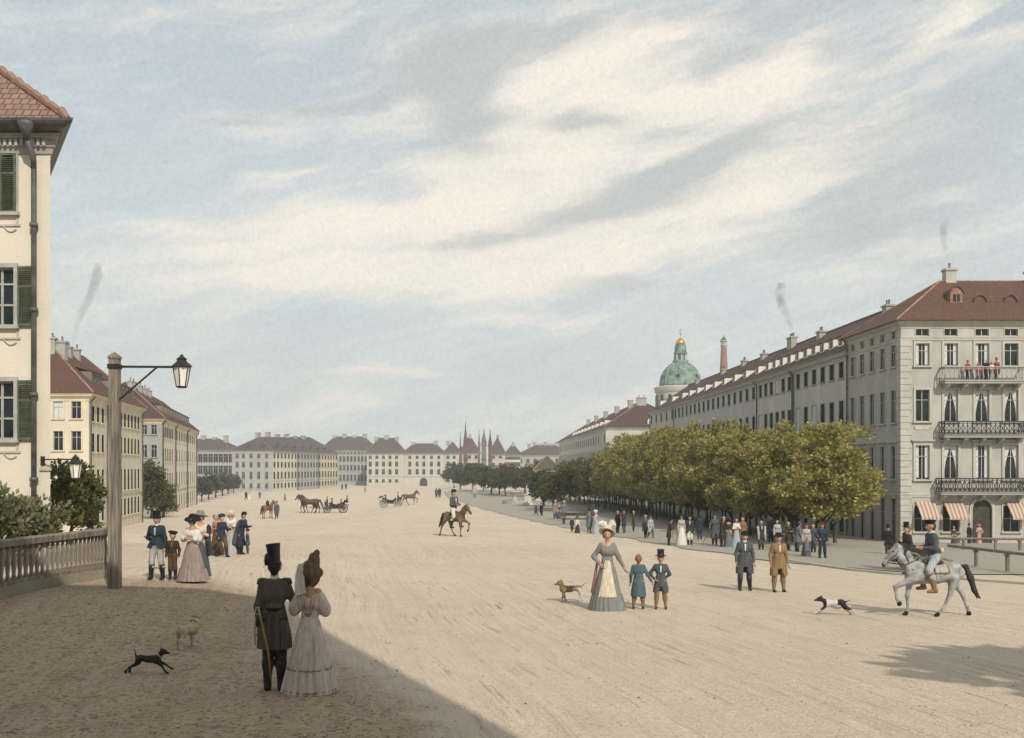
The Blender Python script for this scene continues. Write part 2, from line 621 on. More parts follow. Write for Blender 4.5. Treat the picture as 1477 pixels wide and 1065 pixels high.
def organic(prims, res, k=0.02, mi=0, cut=None, mb=None):
    mb = mb or MB()
    v, q = sdf_body(prims, res, k, cut)
    o = len(mb.v)
    mb.v.extend(map(tuple, v.tolist()))
    mb.f.extend([tuple(o + i for i in row) for row in q.tolist()])
    mb.mi.extend([mi] * len(q)); mb.uv.extend([None] * len(q))
    return mb
# ------------------------------------------------------------------ ground
def ground_material(name, c_lo, c_hi, tracks=True, grey=0.0):
    m = bpy.data.materials.new(name)
    m.use_nodes = True
    nt = NT(m.node_tree)
    b = nt.n['Principled BSDF']
    b.inputs['Roughness'].default_value = 0.95
    b.inputs['Specular IOR Level'].default_value = 0.1
    co = nt.node('ShaderNodeTexCoord').outputs['Object']
    x, y, z = nt.sep(co)
    wob = nt.noise(co, 0.045, 2.0, 0.45)
    s = nt.m('ADD', nt.m('ADD', x, nt.m('MULTIPLY', y, 0.19)), nt.m('MULTIPLY', nt.m('SUBTRACT', wob, 0.5), 2.6))
    tr1 = nt.noise(nt.xyz(nt.m('MULTIPLY', s, 3.2), nt.m('MULTIPLY', y, 0.06), 0.0), 1.0, 6.0, 0.68)
    tr2 = nt.noise(nt.xyz(nt.m('MULTIPLY', s, 11.0), nt.m('MULTIPLY', y, 0.5), 3.0), 1.0, 5.0, 0.7)
    big = nt.noise(co, 0.12, 5.0, 0.6)
    mid = nt.noise(co, 1.1, 5.0, 0.65)
    cl = nt.noise(co, 8.0, 4.0, 0.7, dist=2.2)
    fine = nt.noise(co, 30.0, 3.0, 0.7)
    f = nt.m('ADD', nt.m('MULTIPLY', tr1, 0.5 if tracks else 0.15), nt.m('MULTIPLY', big, 0.35))
    f = nt.m('ADD', f, nt.m('MULTIPLY', mid, 0.25))
    f = nt.m('ADD', f, nt.m('MULTIPLY', tr2, 0.25 if tracks else 0.05))
    c = nt.mix(nt.smooth(f, 0.38, 0.9), c_lo, c_hi)
    # dirt thrown into ruts, and crumbs of earth
    rut = nt.m('MULTIPLY', nt.smooth(tr1, 0.52, 0.66), nt.smooth(tr2, 0.5, 0.64))
    if tracks:
        worn = nt.m('ADD', 0.25, nt.m('MULTIPLY', nt.smooth(nt.noise(co, 0.33, 4.0, 0.6), 0.40, 0.66), 0.75))
        c = nt.mix(nt.m('MULTIPLY', nt.m('MULTIPLY', nt.smooth(tr2, 0.50, 0.66), worn), 0.62), c, tuple(k * 0.62 for k in c_lo))
        c = nt.mix(nt.m('MULTIPLY', nt.m('MULTIPLY', nt.smooth(tr2, 0.46, 0.34), worn), 0.4), c, tuple(min(1, k * 1.22) for k in c_hi))
        c = nt.mix(nt.m('MULTIPLY', rut, 0.7), c, tuple(k * 0.5 for k in c_lo))
        clod = nt.smooth(nt.noise(co, 4.2, 6.0, 0.8, dist=1.0), 0.63, 0.69)
        c = nt.mix(nt.m('MULTIPLY', clod, 0.6), c, tuple(k * 0.42 for k in c_lo))
    crumbs = nt.smooth(cl, 0.60, 0.70)
    c = nt.mix(nt.m('MULTIPLY', crumbs, 0.5), c, tuple(k * 0.5 for k in c_lo))
    c = nt.scalecol(c, nt.m('ADD', 0.66, nt.m('MULTIPLY', fine, 0.68)))
    if tracks:                                                   # brown tone of the tall house's shade painted into the ground
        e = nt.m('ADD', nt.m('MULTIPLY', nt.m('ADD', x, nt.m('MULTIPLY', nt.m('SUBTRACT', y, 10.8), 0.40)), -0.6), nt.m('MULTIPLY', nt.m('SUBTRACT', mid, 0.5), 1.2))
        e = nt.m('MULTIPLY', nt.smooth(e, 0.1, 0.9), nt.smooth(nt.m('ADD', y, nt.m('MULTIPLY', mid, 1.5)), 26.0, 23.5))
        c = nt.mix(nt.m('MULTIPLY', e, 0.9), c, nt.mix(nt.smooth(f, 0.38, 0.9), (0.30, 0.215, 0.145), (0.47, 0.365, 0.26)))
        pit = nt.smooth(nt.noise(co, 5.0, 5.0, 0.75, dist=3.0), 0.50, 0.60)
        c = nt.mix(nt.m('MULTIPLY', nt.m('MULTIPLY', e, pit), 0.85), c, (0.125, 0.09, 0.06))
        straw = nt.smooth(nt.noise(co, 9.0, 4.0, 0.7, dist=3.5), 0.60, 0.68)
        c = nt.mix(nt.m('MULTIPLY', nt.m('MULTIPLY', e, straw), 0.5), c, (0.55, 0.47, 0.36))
    nt.l.new(c, b.inputs['Base Color'])
    h = nt.m('ADD', nt.m('MULTIPLY', cl, 0.8), nt.m('MULTIPLY', fine, 0.4))
    h = nt.m('ADD', h, nt.m('MULTIPLY', tr2, 0.8 if tracks else 0.2))
    bn = nt.node('ShaderNodeBump')
    bn.inputs['Strength'].default_value = 0.9
    bn.inputs['Distance'].default_value = 0.05
    nt.l.new(h, bn.inputs['Height'])
    nt.l.new(bn.outputs[0], b.inputs['Normal'])
    return m


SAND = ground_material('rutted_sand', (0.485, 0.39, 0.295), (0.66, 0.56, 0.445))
SHADE_GRAVEL = ground_material('shaded_promenade_gravel', (0.35, 0.315, 0.26), (0.45, 0.41, 0.345), tracks=False)  # gravel walk; its greyer tone carries the shade of grove and houses
EARTH = ground_material('brown_earth', (0.25, 0.195, 0.14), (0.36, 0.29, 0.215), tracks=False)
FLAG = plaster('pavement_stone', (0.44, 0.41, 0.35), stain=0.2)


def sheet(name, xs_of_y, ys, lift, m, nx=24):
    """a strip of ground that follows the terrain between two edges"""
    mb = MB()
    vs = []
    for y in ys:
        a, b_ = xs_of_y(y)
        for i in range(nx + 1):
            x = a + (b_ - a) * i / nx
            vs.append((x, y, gz(x, y) + lift))
    fs = [(j * (nx + 1) + i, j * (nx + 1) + i + 1, (j + 1) * (nx + 1) + i + 1, (j + 1) * (nx + 1) + i) for j in range(len(ys) - 1) for i in range(nx)]
    mb.add(vs, fs)
    return tag(mb.build(name, m, smooth=True), kind='structure')


def frange(a, b_, n):
    return [a + (b_ - a) * i / n for i in range(n + 1)]


xs = [-4500, -2000, -900, -450, -260] + frange(-180, -60, 16) + frange(-57, 57, 57) + frange(60, 180, 16) + [260, 450, 900, 2000, 4500]
ys = [-3000, -900, -300, -120, -60] + frange(-30, 6, 9) + frange(7, 130, 123) + frange(134, 330, 40) + [350, 400, 500, 700, 1000, 1800, 3000, 6000]
mb = MB()
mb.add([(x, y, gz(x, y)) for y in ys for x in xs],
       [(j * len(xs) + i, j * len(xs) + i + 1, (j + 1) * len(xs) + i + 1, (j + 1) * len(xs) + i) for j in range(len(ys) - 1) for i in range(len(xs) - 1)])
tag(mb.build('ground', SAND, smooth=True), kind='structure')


def lerp_path(pts, y):
    for (x0, y0), (x1, y1) in zip(pts[:-1], pts[1:]):
        if y <= y1:
            return x0 + (x1 - x0) * (y - y0) / (y1 - y0)
    return pts[-1][0]


PROM = [(14.5, 31), (10.4, 37), (8.2, 48), (5.6, 65), (3.4, 78), (-4, 130), (-13, 200), (-20, 290)]  # open edge of the walk, drawn along the border of the shade
sheet('promenade_path', lambda y: (lerp_path(PROM, y) + 0.25 * math.sin(y * 0.9), 29.4 - 0.039 * (y - 76) if y > 75 else 42), frange(32, 110, 78) + frange(115, 270, 31), 0.03, SHADE_GRAVEL)
# loose stones and clods on the near ground
rs = np.random.default_rng(4)
mb = MB()
for k in range(3600):
    y = 9.5 + 26 * rs.random() ** 1.6
    x = rs.uniform(-0.56, 0.56) * y
    r = 0.007 + 0.017 * rs.random() ** 3
    z = gz(x, y)
    a = rs.uniform(0, 3.14)
    pts = []
    for (dx, dy, dz) in ((1, 0, 0), (0, 1, 0), (-1, 0, 0), (0, -1, 0), (0, 0, 0.8), (0, 0, -0.5)):
        q = r * rs.uniform(0.7, 1.3)
        pts.append((x + q * (dx * math.cos(a) - dy * math.sin(a)) * 1.25, y + q * (dx * math.sin(a) + dy * math.cos(a)), z + q * dz))
    mb.add(pts, [(0, 1, 4), (1, 2, 4), (2, 3, 4), (3, 0, 4), (1, 0, 5), (2, 1, 5), (3, 2, 5), (0, 3, 5)])
tag(mb.build('pebbles', mat('ground_stone', (0.33, 0.27, 0.20), rough=0.95, var=0.45, vs=3.0)), kind='stuff')

# ------------------------------------------------------------------ building kit
win_cache = {}


def window_meshes(w, h, style):
    """opening w x h; local -Y is outdoors, origin at the middle of the sill line"""
    key = (round(w, 2), round(h, 2), style)
    if key in win_cache:
        return win_cache[key]
    st = dict(style)
    trim, sash, glass = st['trim'], st.get('sash', SASH), st.get('glass', GLASS)
    fw = st.get('fw', 0.13)
    pr = st.get('proud', 0.06)
    mb = MB()
    x = w / 2
    if fw > 0:
        mb.box(-x - fw, -x + 0.004, -pr, 0.02, 0, h)
        mb.box(x - 0.004, x + fw, -pr, 0.02, 0, h)
        mb.box(-x - fw, x + fw, -pr - 0.004, 0.02, h - 0.003, h + fw)
    if st.get('sill', True):
        mb.box(-x - fw - 0.05, x + fw + 0.05, -pr - 0.1, 0.10, -0.10, 0.0)
    if st.get('hood'):
        z = h + fw + st.get('gap', 0.14)
        mb.box(-x - fw - 0.02, x + fw + 0.02, -pr * 0.7, 0.02, h + fw, z)
        mb.box(-x - fw - 0.14, x + fw + 0.14, -pr - 0.16, 0.02, z, z + 0.09)
        mb.box(-x - fw - 0.09, x + fw + 0.09, -pr - 0.10, 0.02, z - 0.07, z)
        if st['hood'] == 'pediment':
            y0 = -pr - 0.14
            a = x + fw + 0.14
            mb.add([(-a, y0, z + 0.09), (a, y0, z + 0.09), (0, y0, z + 0.42), (-a, 0.02, z + 0.09), (a, 0.02, z + 0.09), (0, 0.02, z + 0.42)], [(0, 1, 2), (3, 5, 4), (0, 2, 5, 3), (1, 4, 5, 2)])
    if st.get('apron'):
        mb.box(-x - 0.02, x + 0.02, -0.05, 0.02, -0.62, -0.34)
        mb.box(-x - 0.12, -x + 0.02, -0.08, 0.02, -0.52, -0.42)
        mb.box(x - 0.02, x + 0.12, -0.08, 0.02, -0.52, -0.42)
    yb = st.get('yb', 0.10)
    if st.get('bars', True):
        t = st.get('bar', 0.045)
        mb.box(-x, -x + t, yb, yb + 0.05, 0, h, 1); mb.box(x - t, x, yb, yb + 0.05, 0, h, 1)
        mb.box(-x, x, yb, yb + 0.05, 0, t, 1); mb.box(-x, x, yb, yb + 0.05, h - t, h, 1)
        mb.box(-t * 0.6, t * 0.6, yb - 0.006, yb + 0.044, 0, h, 1)
        for q in st.get('transoms', (0.68,)):
            mb.box(-x, x, yb - 0.012, yb + 0.04, h * q - t * 0.5, h * q + t * 0.5, 1)
    frame = mb.mesh('window', [trim, sash])
    g = MB()
    g.quad((-x, yb + 0.035, 0), (x, yb + 0.035, 0), (x, yb + 0.035, h), (-x, yb + 0.035, h))
    pane = g.mesh('pane', [glass])
    pane_far = None
    if st.get('far'):
        mb.quad((-x, yb + 0.035, 0), (x, yb + 0.035, 0), (x, yb + 0.035, h), (-x, yb + 0.035, h), 2)
        frame = mb.mesh('window', [trim, sash, glass])
        pane = None
    cur = None
    if st.get('curtain'):
        c = MB()
        n = 8
        for s in (-1, 1):
            vs = []
            for j in range(7):
                zz = h * (0.99 - 0.93 * j / 6)
                half = w * 0.5 * (1.0 - 0.85 * math.sin(min(1, j / 5.0) * 1.5)) if st['curtain'] == 'tied' else w * 0.26
                for i in range(n):
                    xx = s * (x - 0.02 - half * i / (n - 1))
                    vs.append((xx, yb + 0.024 - 0.008 * math.sin(i * 2.6), zz))
            c.add(vs, [(j * n + i, j * n + i + 1, (j + 1) * n + i + 1, (j + 1) * n + i) for j in range(6) for i in range(n - 1)])
        cur = c.mesh('curtain', [CURTAIN])
    win_cache[key] = (frame, pane, cur)
    return win_cache[key]


def facade(mb, p, q, z0, z1, openings, mi=0, depth=0.2, mi_rev=None):
    """wall between two ground points with rectangular openings and their reveals"""
    p, q = Vector(p), Vector(q)
    L = (q - p).length
    e = (q - p) / L
    n = Vector((e.y, -e.x))
    us = sorted({0.0, L} | {u for o in openings for u in o[:2]})
    zs = sorted({z0, z1} | {z for o in openings for z in o[2:4]})

    def pt(u, z, d=0.0):
        w = p + e * u - n * d
        return (w.x, w.y, z)
    for i in range(len(us) - 1):
        uc = (us[i] + us[i + 1]) / 2
        run = None
        for j in range(len(zs) - 1):
            zc = (zs[j] + zs[j + 1]) / 2
            hole = any(o[0] < uc < o[1] and o[2] < zc < o[3] for o in openings)
            if hole:
                if run is not None:
                    mb.quad(pt(us[i], run), pt(us[i + 1], run), pt(us[i + 1], zs[j]), pt(us[i], zs[j]), mi)
                    run = None
            elif run is None:
                run = zs[j]
        if run is not None:
            mb.quad(pt(us[i], run), pt(us[i + 1], run), pt(us[i + 1], z1), pt(us[i], z1), mi)
    r = mi if mi_rev is None else mi_rev
    for (a, b_, c, d) in [o[:4] for o in openings]:
        mb.quad(pt(a, c), pt(a, c, depth), pt(a, d, depth), pt(a, d), r)
        mb.quad(pt(b_, c, depth), pt(b_, c), pt(b_, d), pt(b_, d, depth), r)
        mb.quad(pt(a, d), pt(a, d, depth), pt(b_, d, depth), pt(b_, d), r)
        mb.quad(pt(a, c, depth), pt(a, c), pt(b_, c), pt(b_, c, depth), r)


CORNICE = [(0.0, -0.62), (0.06, -0.60), (0.06, -0.42), (0.12, -0.38), (0.16, -0.24), (0.34, -0.18), (0.38, -0.04), (0.46, 0.02), (0.46, 0.10), (0.0, 0.12)]


def skeleton(foot, oh, pairs):
    """ridge ends of a hipped roof over a quad: where the bisectors of the end corners meet"""
    ring = []
    for i in range(4):
        p, q, r = Vector(foot[i - 1]), Vector(foot[i]), Vector(foot[(i + 1) % 4])
        ring.append(q + miter(p, q, r) * oh)
    out = []
    for (i, j) in pairs:
        def bis(k):
            p, q, r = ring[k - 1], ring[k], ring[(k + 1) % 4]
            return -miter(p, q, r)
        a, b_ = ring[i], ring[j]
        da, db = bis(i), bis(j)
        det = da.x * (-db.y) + db.x * da.y
        w = b_ - a
        t = (w.x * (-db.y) + db.x * w.y) / det
        out.append((a + da * t, t))
    return ring, out


class Building:
    def __init__(self, name, label, cat, foot, zb, ze, wallmat, roofmat, group=None, cornice=True, trim=None, cornice_scale=1.0, quoin=None):
        self.foot = [tuple(p) for p in foot]
        self.zb, self.ze = zb, ze
        self.o = Vector((foot[0][0], foot[0][1], zb))
        self.root = thing(name, label, cat, self.o, 0, group)
        self.mats = wallmat if isinstance(wallmat, list) else [wallmat]
        self.trim = trim or STONE
        self.roofmat = roofmat
        self.open = {i: [] for i in range(4)}
        self.segs = {}
        self.wins = []
        self.roof = None
        self.cs = cornice_scale
        self.cornice = cornice

    def edge(self, i):
        p, q = Vector(self.foot[i]), Vector(self.foot[(i + 1) % 4])
        return p, q, (q - p).length, (q - p).normalized()

    def rows(self, i, us, w, rows, style):
        """rows: (z0, z1[, style][, width]) ; us: centres along edge i in metres"""
        for r in rows:
            z0, z1 = r[0], r[1]
            st = r[2] if len(r) > 2 and r[2] else style
            ww = r[3] if len(r) > 3 else w
            for u in us:
                self.open[i].append((u - ww / 2, u + ww / 2, z0, z1, tuple(st.items()), random.random()))

    def local(self, v):
        return Vector(v) - self.o

    def finish(self, band=(), roof_foot=None, pitch=0.7, oh=0.55, pairs=((0, 1), (2, 3)), cap=True):
        mb = MB()
        for i in range(4):
            p, q, L, e = self.edge(i)
            segs = self.segs.get(i, [(0, L, 0)])
            for (a, b_, mi) in segs:
                ops = [(o[0] - a, o[1] - a, o[2], o[3]) for o in self.open[i] if a <= (o[0] + o[1]) / 2 < b_]
                facade(mb, p + e * a, p + e * b_, self.zb, self.ze, ops, mi)
        mb.v = [tuple(self.local(v)) for v in mb.v]
        self.wall = mb.build('wall', self.mats, self.root)
        # mouldings
        if self.cornice:
            c = MB()
            c.sweep(self.foot, [(o * self.cs, self.ze + z * self.cs) for o, z in CORNICE])
            c.v = [tuple(self.local(v)) for v in c.v]
            c.build('cornice', self.trim, self.root)
        for z in band:
            c = MB()
            c.sweep(self.foot, [(0.0, z - 0.12), (0.07, z - 0.10), (0.09, z + 0.06), (0.13, z + 0.10), (0.0, z + 0.14)])
            c.v = [tuple(self.local(v)) for v in c.v]
            c.build('string_course', self.trim, self.root)
        # windows
        for i in range(4):
            p, q, L, e = self.edge(i)
            ang = math.atan2(e.y, e.x)
            for (a, b_, z0, z1, st, rnd) in self.open[i]:
                sd_ = dict(st)
                if sd_.get('mixed'):
                    sd_['curtain'] = ('tied' if rnd < 0.5 else 'side') if rnd < 0.8 else None
                    del sd_['mixed']
                if sd_.get('blind') and rnd < sd_['blind']:
                    sd_['glass'] = CURTAIN
                sd_.pop('blind', None)
                fr, pane, cur = window_meshes(b_ - a, z1 - z0, tuple(sorted(sd_.items(), key=lambda t: t[0])))
                w = p + e * ((a + b_) / 2)
                k = 'door' if sd_.get('door') else 'window'
                o = link(k, fr, self.root, self.local((w.x, w.y, z0)), ang)
                if pane: link('pane', pane, o)
                if cur: link('curtain', cur, o)
        # roof
        self.pitch = pitch
        ring, ends = skeleton(roof_foot or self.foot, oh, pairs)
        self.ring, self.oh = ring, oh
        zr = self.ze + 0.13 * self.cs
        self.zr = zr
        (R0, t0), (R1, t1) = ends
        A, B = pairs[0]; C, D = pairs[1]
        V = [Vector((v.x, v.y, zr)) for v in ring]
        r0 = Vector((R0.x, R0.y, zr + t0 * pitch)); r1 = Vector((R1.x, R1.y, zr + t1 * pitch))
        rb = MB()

        def slope(pts):
            a, b_ = pts[0], pts[1]
            ex = (b_ - a).normalized()
            nrm = (b_ - a).cross(pts[2] - a).normalized()
            ey = nrm.cross(ex)
            uv = [((q - a).dot(ex), (q - a).dot(ey)) for q in pts]
            rb.add(pts, [tuple(range(len(pts)))], 0, [uv])
        slope([V[A], V[B], r0])
        slope([V[B], V[C], r1, r0])
        slope([V[C], V[D], r1])
        slope([V[D], V[A], r0, r1])
        rb.add([v - Vector((0, 0, 0.02)) for v in V], [(3, 2, 1, 0)], 1)
        if cap:
            cr = max(0.09, 0.10 * self.cs)
            for a, b_ in ((V[A], r0), (V[B], r0), (V[C], r1), (V[D], r1), (r0, r1)):
                rb.tube([a, a.lerp(b_, 0.5) , b_], cr, 6, 1)
        rb.v = [tuple(self.local(v)) for v in rb.v]
        self.roof = rb.build('roof', [self.roofmat, RIDGE_RED if cap else self.roofmat], self.root)
        self.r0, self.r1 = r0, r1
        return self

    def roof_point(self, i, u, up):
        """point on the slope above edge i: u metres along the wall, up metres in plan from the eave"""
        p, q, L, e = self.edge(i)
        n = Vector((e.y, -e.x))
        w = p + e * u - n * (up - self.oh)
        return Vector((w.x, w.y, self.zr + up * self.pitch)), math.atan2(e.y, e.x)

    def dormer(self, i, u, up, w=1.0, h=0.9, kind='shed', front=None, pane=True):
        pt, ang = self.roof_point(i, u, up)
        mb = MB()
        dep = h / self.pitch
        x = w / 2
        mb.box(-x, x, 0, dep + 0.3, -0.35, h, 0)
        if kind == 'shed':
            dd = h / max(0.15, self.pitch - 0.28) * 1.05
            mb.add([(-x - 0.1, -0.15, h - 0.02), (x + 0.1, -0.15, h - 0.02), (x + 0.1, dd, h + dd * 0.28), (-x - 0.1, dd, h + dd * 0.28),
                    (-x - 0.1, -0.15, h + 0.08), (x + 0.1, -0.15, h + 0.08), (x + 0.1, dd, h + 0.1 + dd * 0.28), (-x - 0.1, dd, h + 0.1 + dd * 0.28)],
                   [(0, 3, 2, 1), (4, 5, 6, 7), (0, 1, 5, 4), (1, 2, 6, 5), (2, 3, 7, 6), (3, 0, 4, 7)], 1)
        else:
            r = 0.55 * w
            top = h + r
            dd = top / self.pitch
            seg = 6
            ring_ = [(-x - 0.08 + (w + 0.16) * k / seg, h - 0.03 + r * math.sin(math.pi * k / seg) ** 0.7) for k in range(seg + 1)]
            vs = [(a, -0.12, b_) for a, b_ in ring_] + [(a, dd, b_) for a, b_ in ring_]
            mb.add(vs, [(k, k + 1, seg + 2 + k, seg + 1 + k) for k in range(seg)], 1)
            mb.add([(a, -0.005, b_) for a, b_ in ring_], [tuple(range(seg, -1, -1))], 0)
        if pane:
            mb.box(-x * 0.55, x * 0.55, -0.02, 0.02, h * 0.12, h * 0.88, 2)
            mb.box(-0.03, 0.03, -0.035, 0.0, h * 0.12, h * 0.88, 0)
        return mb.build('dormer', [front or WHITE, self.roofmat, GLASS_FAR], self.roof, self.local(pt), ang)

    def chimney(self, i, u, up, w=0.8, d=0.6, h=1.6, m=None, pots=2):
        pt, ang = self.roof_point(i, u, up)
        mb = MB()
        mb.box(-w / 2, w / 2, -d / 2, d / 2, -1.4, h)
        mb.box(-w / 2 - 0.09, w / 2 + 0.09, -d / 2 - 0.09, d / 2 + 0.09, h, h + 0.13)
        mb.box(-w / 2 - 0.04, w / 2 + 0.04, -d / 2 - 0.04, d / 2 + 0.04, h + 0.13, h + 0.2)
        for k in range(pots):
            x = (k + 0.5) / pots * w - w / 2
            mb.lathe([(0.10, 0), (0.085, 0.35), (0.11, 0.38), (0.11, 0.44)], 8, (x, 0, h + 0.2), 1)
        return mb.build('chimney', [m or STONE_GREY, BRICK_RED], self.roof, self.local(pt), ang)

    def drainpipe(self, i, u, z0=None, z1=None, r=0.07, head=False):
        p, q, L, e = self.edge(i)
        n = Vector((e.y, -e.x))
        w = p + e * u + n * (r + 0.06)
        z0 = self.zb if z0 is None else z0
        z1 = self.ze - 0.5 * self.cs if z1 is None else z1
        mb = MB()
        t = w + n * 0.42 * self.cs
        mb.tube([(w.x, w.y, z0), (w.x, w.y, z1 - 0.4), (w.x, w.y, z1 - 0.15), (t.x, t.y, z1 + 0.35)], r, 8)
        z = z0 + 1.0
        while z < z1 - 0.5:
            mb.lathe([(r * 1.45, 0), (r * 1.6, 0.05), (r * 1.45, 0.12)], 8, (w.x, w.y, z))
            z += 2.6
        mb.v = [tuple(self.local(v)) for v in mb.v]
        return mb.build('drainpipe', LEAD, self.root, smooth=True)

    def part(self, name, mb, mats, parent=None, smooth=False):
        mb.v = [tuple(self.local(v)) for v in mb.v]
        return mb.build(name, mats, parent or self.root, smooth=smooth)


def spread(L, n, m0=1.2, m1=None):
    m1 = m0 if m1 is None else m1
    return [L / 2] if n == 1 else [m0 + (L - m0 - m1) * k / (n - 1) for k in range(n)]


def wstyle(trim, **kw):
    d = dict(trim=trim)
    d.update(kw)
    return d
# ------------------------------------------------------------------ the corner house on the right
random.seed(5)
FAC = Vector((-0.039, 1.0)).normalized()                        # run of the long right-hand front


def fac_pt(px):
    """where the long front crosses a photo column"""
    k = (px - CX) / F_PX
    d = (29.4 + 0.039 * 76) / (k + 0.039)
    return (k * d, d)


C0 = (29.4, 76.0)
C1 = fac_pt(1222)
PL_R4F = plaster('corner_house_plaster', (0.43, 0.415, 0.375), stain=0.5, var=0.12)
back = 13.0
E = Vector((1, 0.039))
foot = [C0, (56.0, 76.0), (56.0, C1[1]), C1]
b = Building('corner_house', 'pale stone corner house with three balconies and striped shop awnings', 'house', foot, -4.4, 13.75, PL_R4F, TILE_RED, cornice_scale=0.75)
cols = [(px - 1300) / 19.08 for px in (1331, 1372, 1417, 1459, 1503, 1548, 1594, 1640, 1686, 1732)]
STF = wstyle(STONE, mixed=True, apron=False, fw=0.16, proud=0.08)
STF_A = wstyle(STONE, mixed=True, apron=True, fw=0.16, proud=0.08)
STF_H = wstyle(STONE, mixed=True, hood='flat', fw=0.18, proud=0.1)
MEZ = wstyle(STONE, sill=False, fw=0.06, transoms=(), proud=0.04)
SHOP = wstyle(STONE, fw=0.10, transoms=(0.5,), sill=True)
b.rows(0, cols, 1.05, [(10.45, 12.15, STF), (6.25, 8.65, STF_A), (1.85, 4.45, STF_H)], STF)
b.rows(0, cols, 1.0, [(12.72, 13.26)], MEZ)
b.rows(0, [cols[0], cols[1], cols[3], cols[4]] + cols[6:], 1.25, [(-2.1, -0.1)], SHOP)
ucs = spread((Vector(C1) - Vector(C0)).length, 5, 1.3)
STS = wstyle(STONE, fw=0.12, transoms=(0.68,), proud=0.05, yb=0.03, bar=0.03)
STS_H = wstyle(STONE, fw=0.14, hood='pediment', proud=0.07)
b.rows(3, ucs, 0.95, [(10.5, 12.15), (6.2, 8.7), (1.85, 4.4, STS_H)], STS)
b.rows(3, ucs, 0.8, [(12.65, 13.22)], MEZ)
b.rows(3, ucs, 1.1, [(-3.2, 0.4)], wstyle(STONE, fw=0.12, sill=False))
# arched doorway
dz0, dz1, du, dw = -3.05, 0.35, cols[2], 1.5
b.open[0].append((du - dw / 2, du + dw / 2, dz0, dz1, tuple(wstyle(STONE, fw=0.0, sill=False, bars=False, glass=WOOD_DARK, door=True).items()), 0.9))
b.finish(band=(12.47, 0.62), pitch=0.66, oh=0.6, pairs=((3, 0), (1, 2)))
corner = b
# arch ring and spandrels over the door
mb = MB()
n = 14
cx_, zc = C0[0] + du, dz1 - dw / 2
for k in range(n):
    a0, a1 = math.pi * k / n, math.pi * (k + 1) / n
    def q(r, a, y): return (cx_ + r * math.cos(a), 76 + y, zc + r * math.sin(a))
    ri, ro = dw / 2 - 0.003, dw / 2 + 0.22
    mb.quad(q(ri, a0, -0.08), q(ri, a1, -0.08), q(ro, a1, -0.08), q(ro, a0, -0.08))
    mb.quad(q(ro, a0, -0.08), q(ro, a1, -0.08), q(ro, a1, 0.0), q(ro, a0, 0.0))
    mb.quad(q(ri, a1, -0.08), q(ri, a0, -0.08), q(ri, a0, 0.19), q(ri, a1, 0.19))
    # spandrel fill between the arch and the square head of the opening
    sx = lambda a: (cx_ + (dw / 2) * max(-1, min(1, math.cos(a) * 1.42)), 76 - 0.004, min(dz1, zc + (dw / 2) * math.sin(a) * 1.42))
    mb.quad(q(ri, a1, -0.004), q(ri, a0, -0.004), sx(a0), sx(a1))
for s in (-1, 1):
    mb.box(cx_ + s * (dw / 2 + 0.11) - 0.11, cx_ + s * (dw / 2 + 0.11) + 0.11, 75.92, 76.01, dz0, zc)
b.part('door_arch', mb, [STONE])
# rusticated corner pier
mb = MB()
z = -4.4
k = 0
while z < 12.4:
    w = 0.80 if k % 2 == 0 else 0.62
    mb.box(C0[0] - 0.05, C0[0] + w, 75.94, 76.01, z + 0.012, min(z + 0.46, 12.4))
    p_ = Vector(C0); 
    q_ = p_ + FAC * w * 0.9
    mb.add([(p_.x - 0.055, 75.945, z + 0.012), (q_.x - 0.055, q_.y, z + 0.012), (q_.x - 0.055, q_.y, min(z + 0.46, 12.4)), (p_.x - 0.055, 75.945, min(z + 0.46, 12.4))], [(0, 3, 2, 1)])
    z += 0.48; k += 1
b.part('quoin_pier', mb, [STONE])
# joints of the ground-floor stonework
fl, fr_ = MB(), MB()
z = -3.4
while z < 0.4:
    segs = []
    us_ = sorted([(c - 0.95, c + 0.95) for c in (cols[0], cols[1], cols[3], cols[4])] + [(du - 1.05, du + 1.05)])
    u = 0.9
    for a, c in us_ + [(26, 26)]:
        if a > u:
            (fl if u < du else fr_).box(C0[0] + u, C0[0] + a, 75.985, 76.01, z, z + 0.36)
        u = c
    z += 0.42
b.part('ashlar_facing', fl, [PL_R4F])
b.part('ashlar_facing', fr_, [PL_R4F])


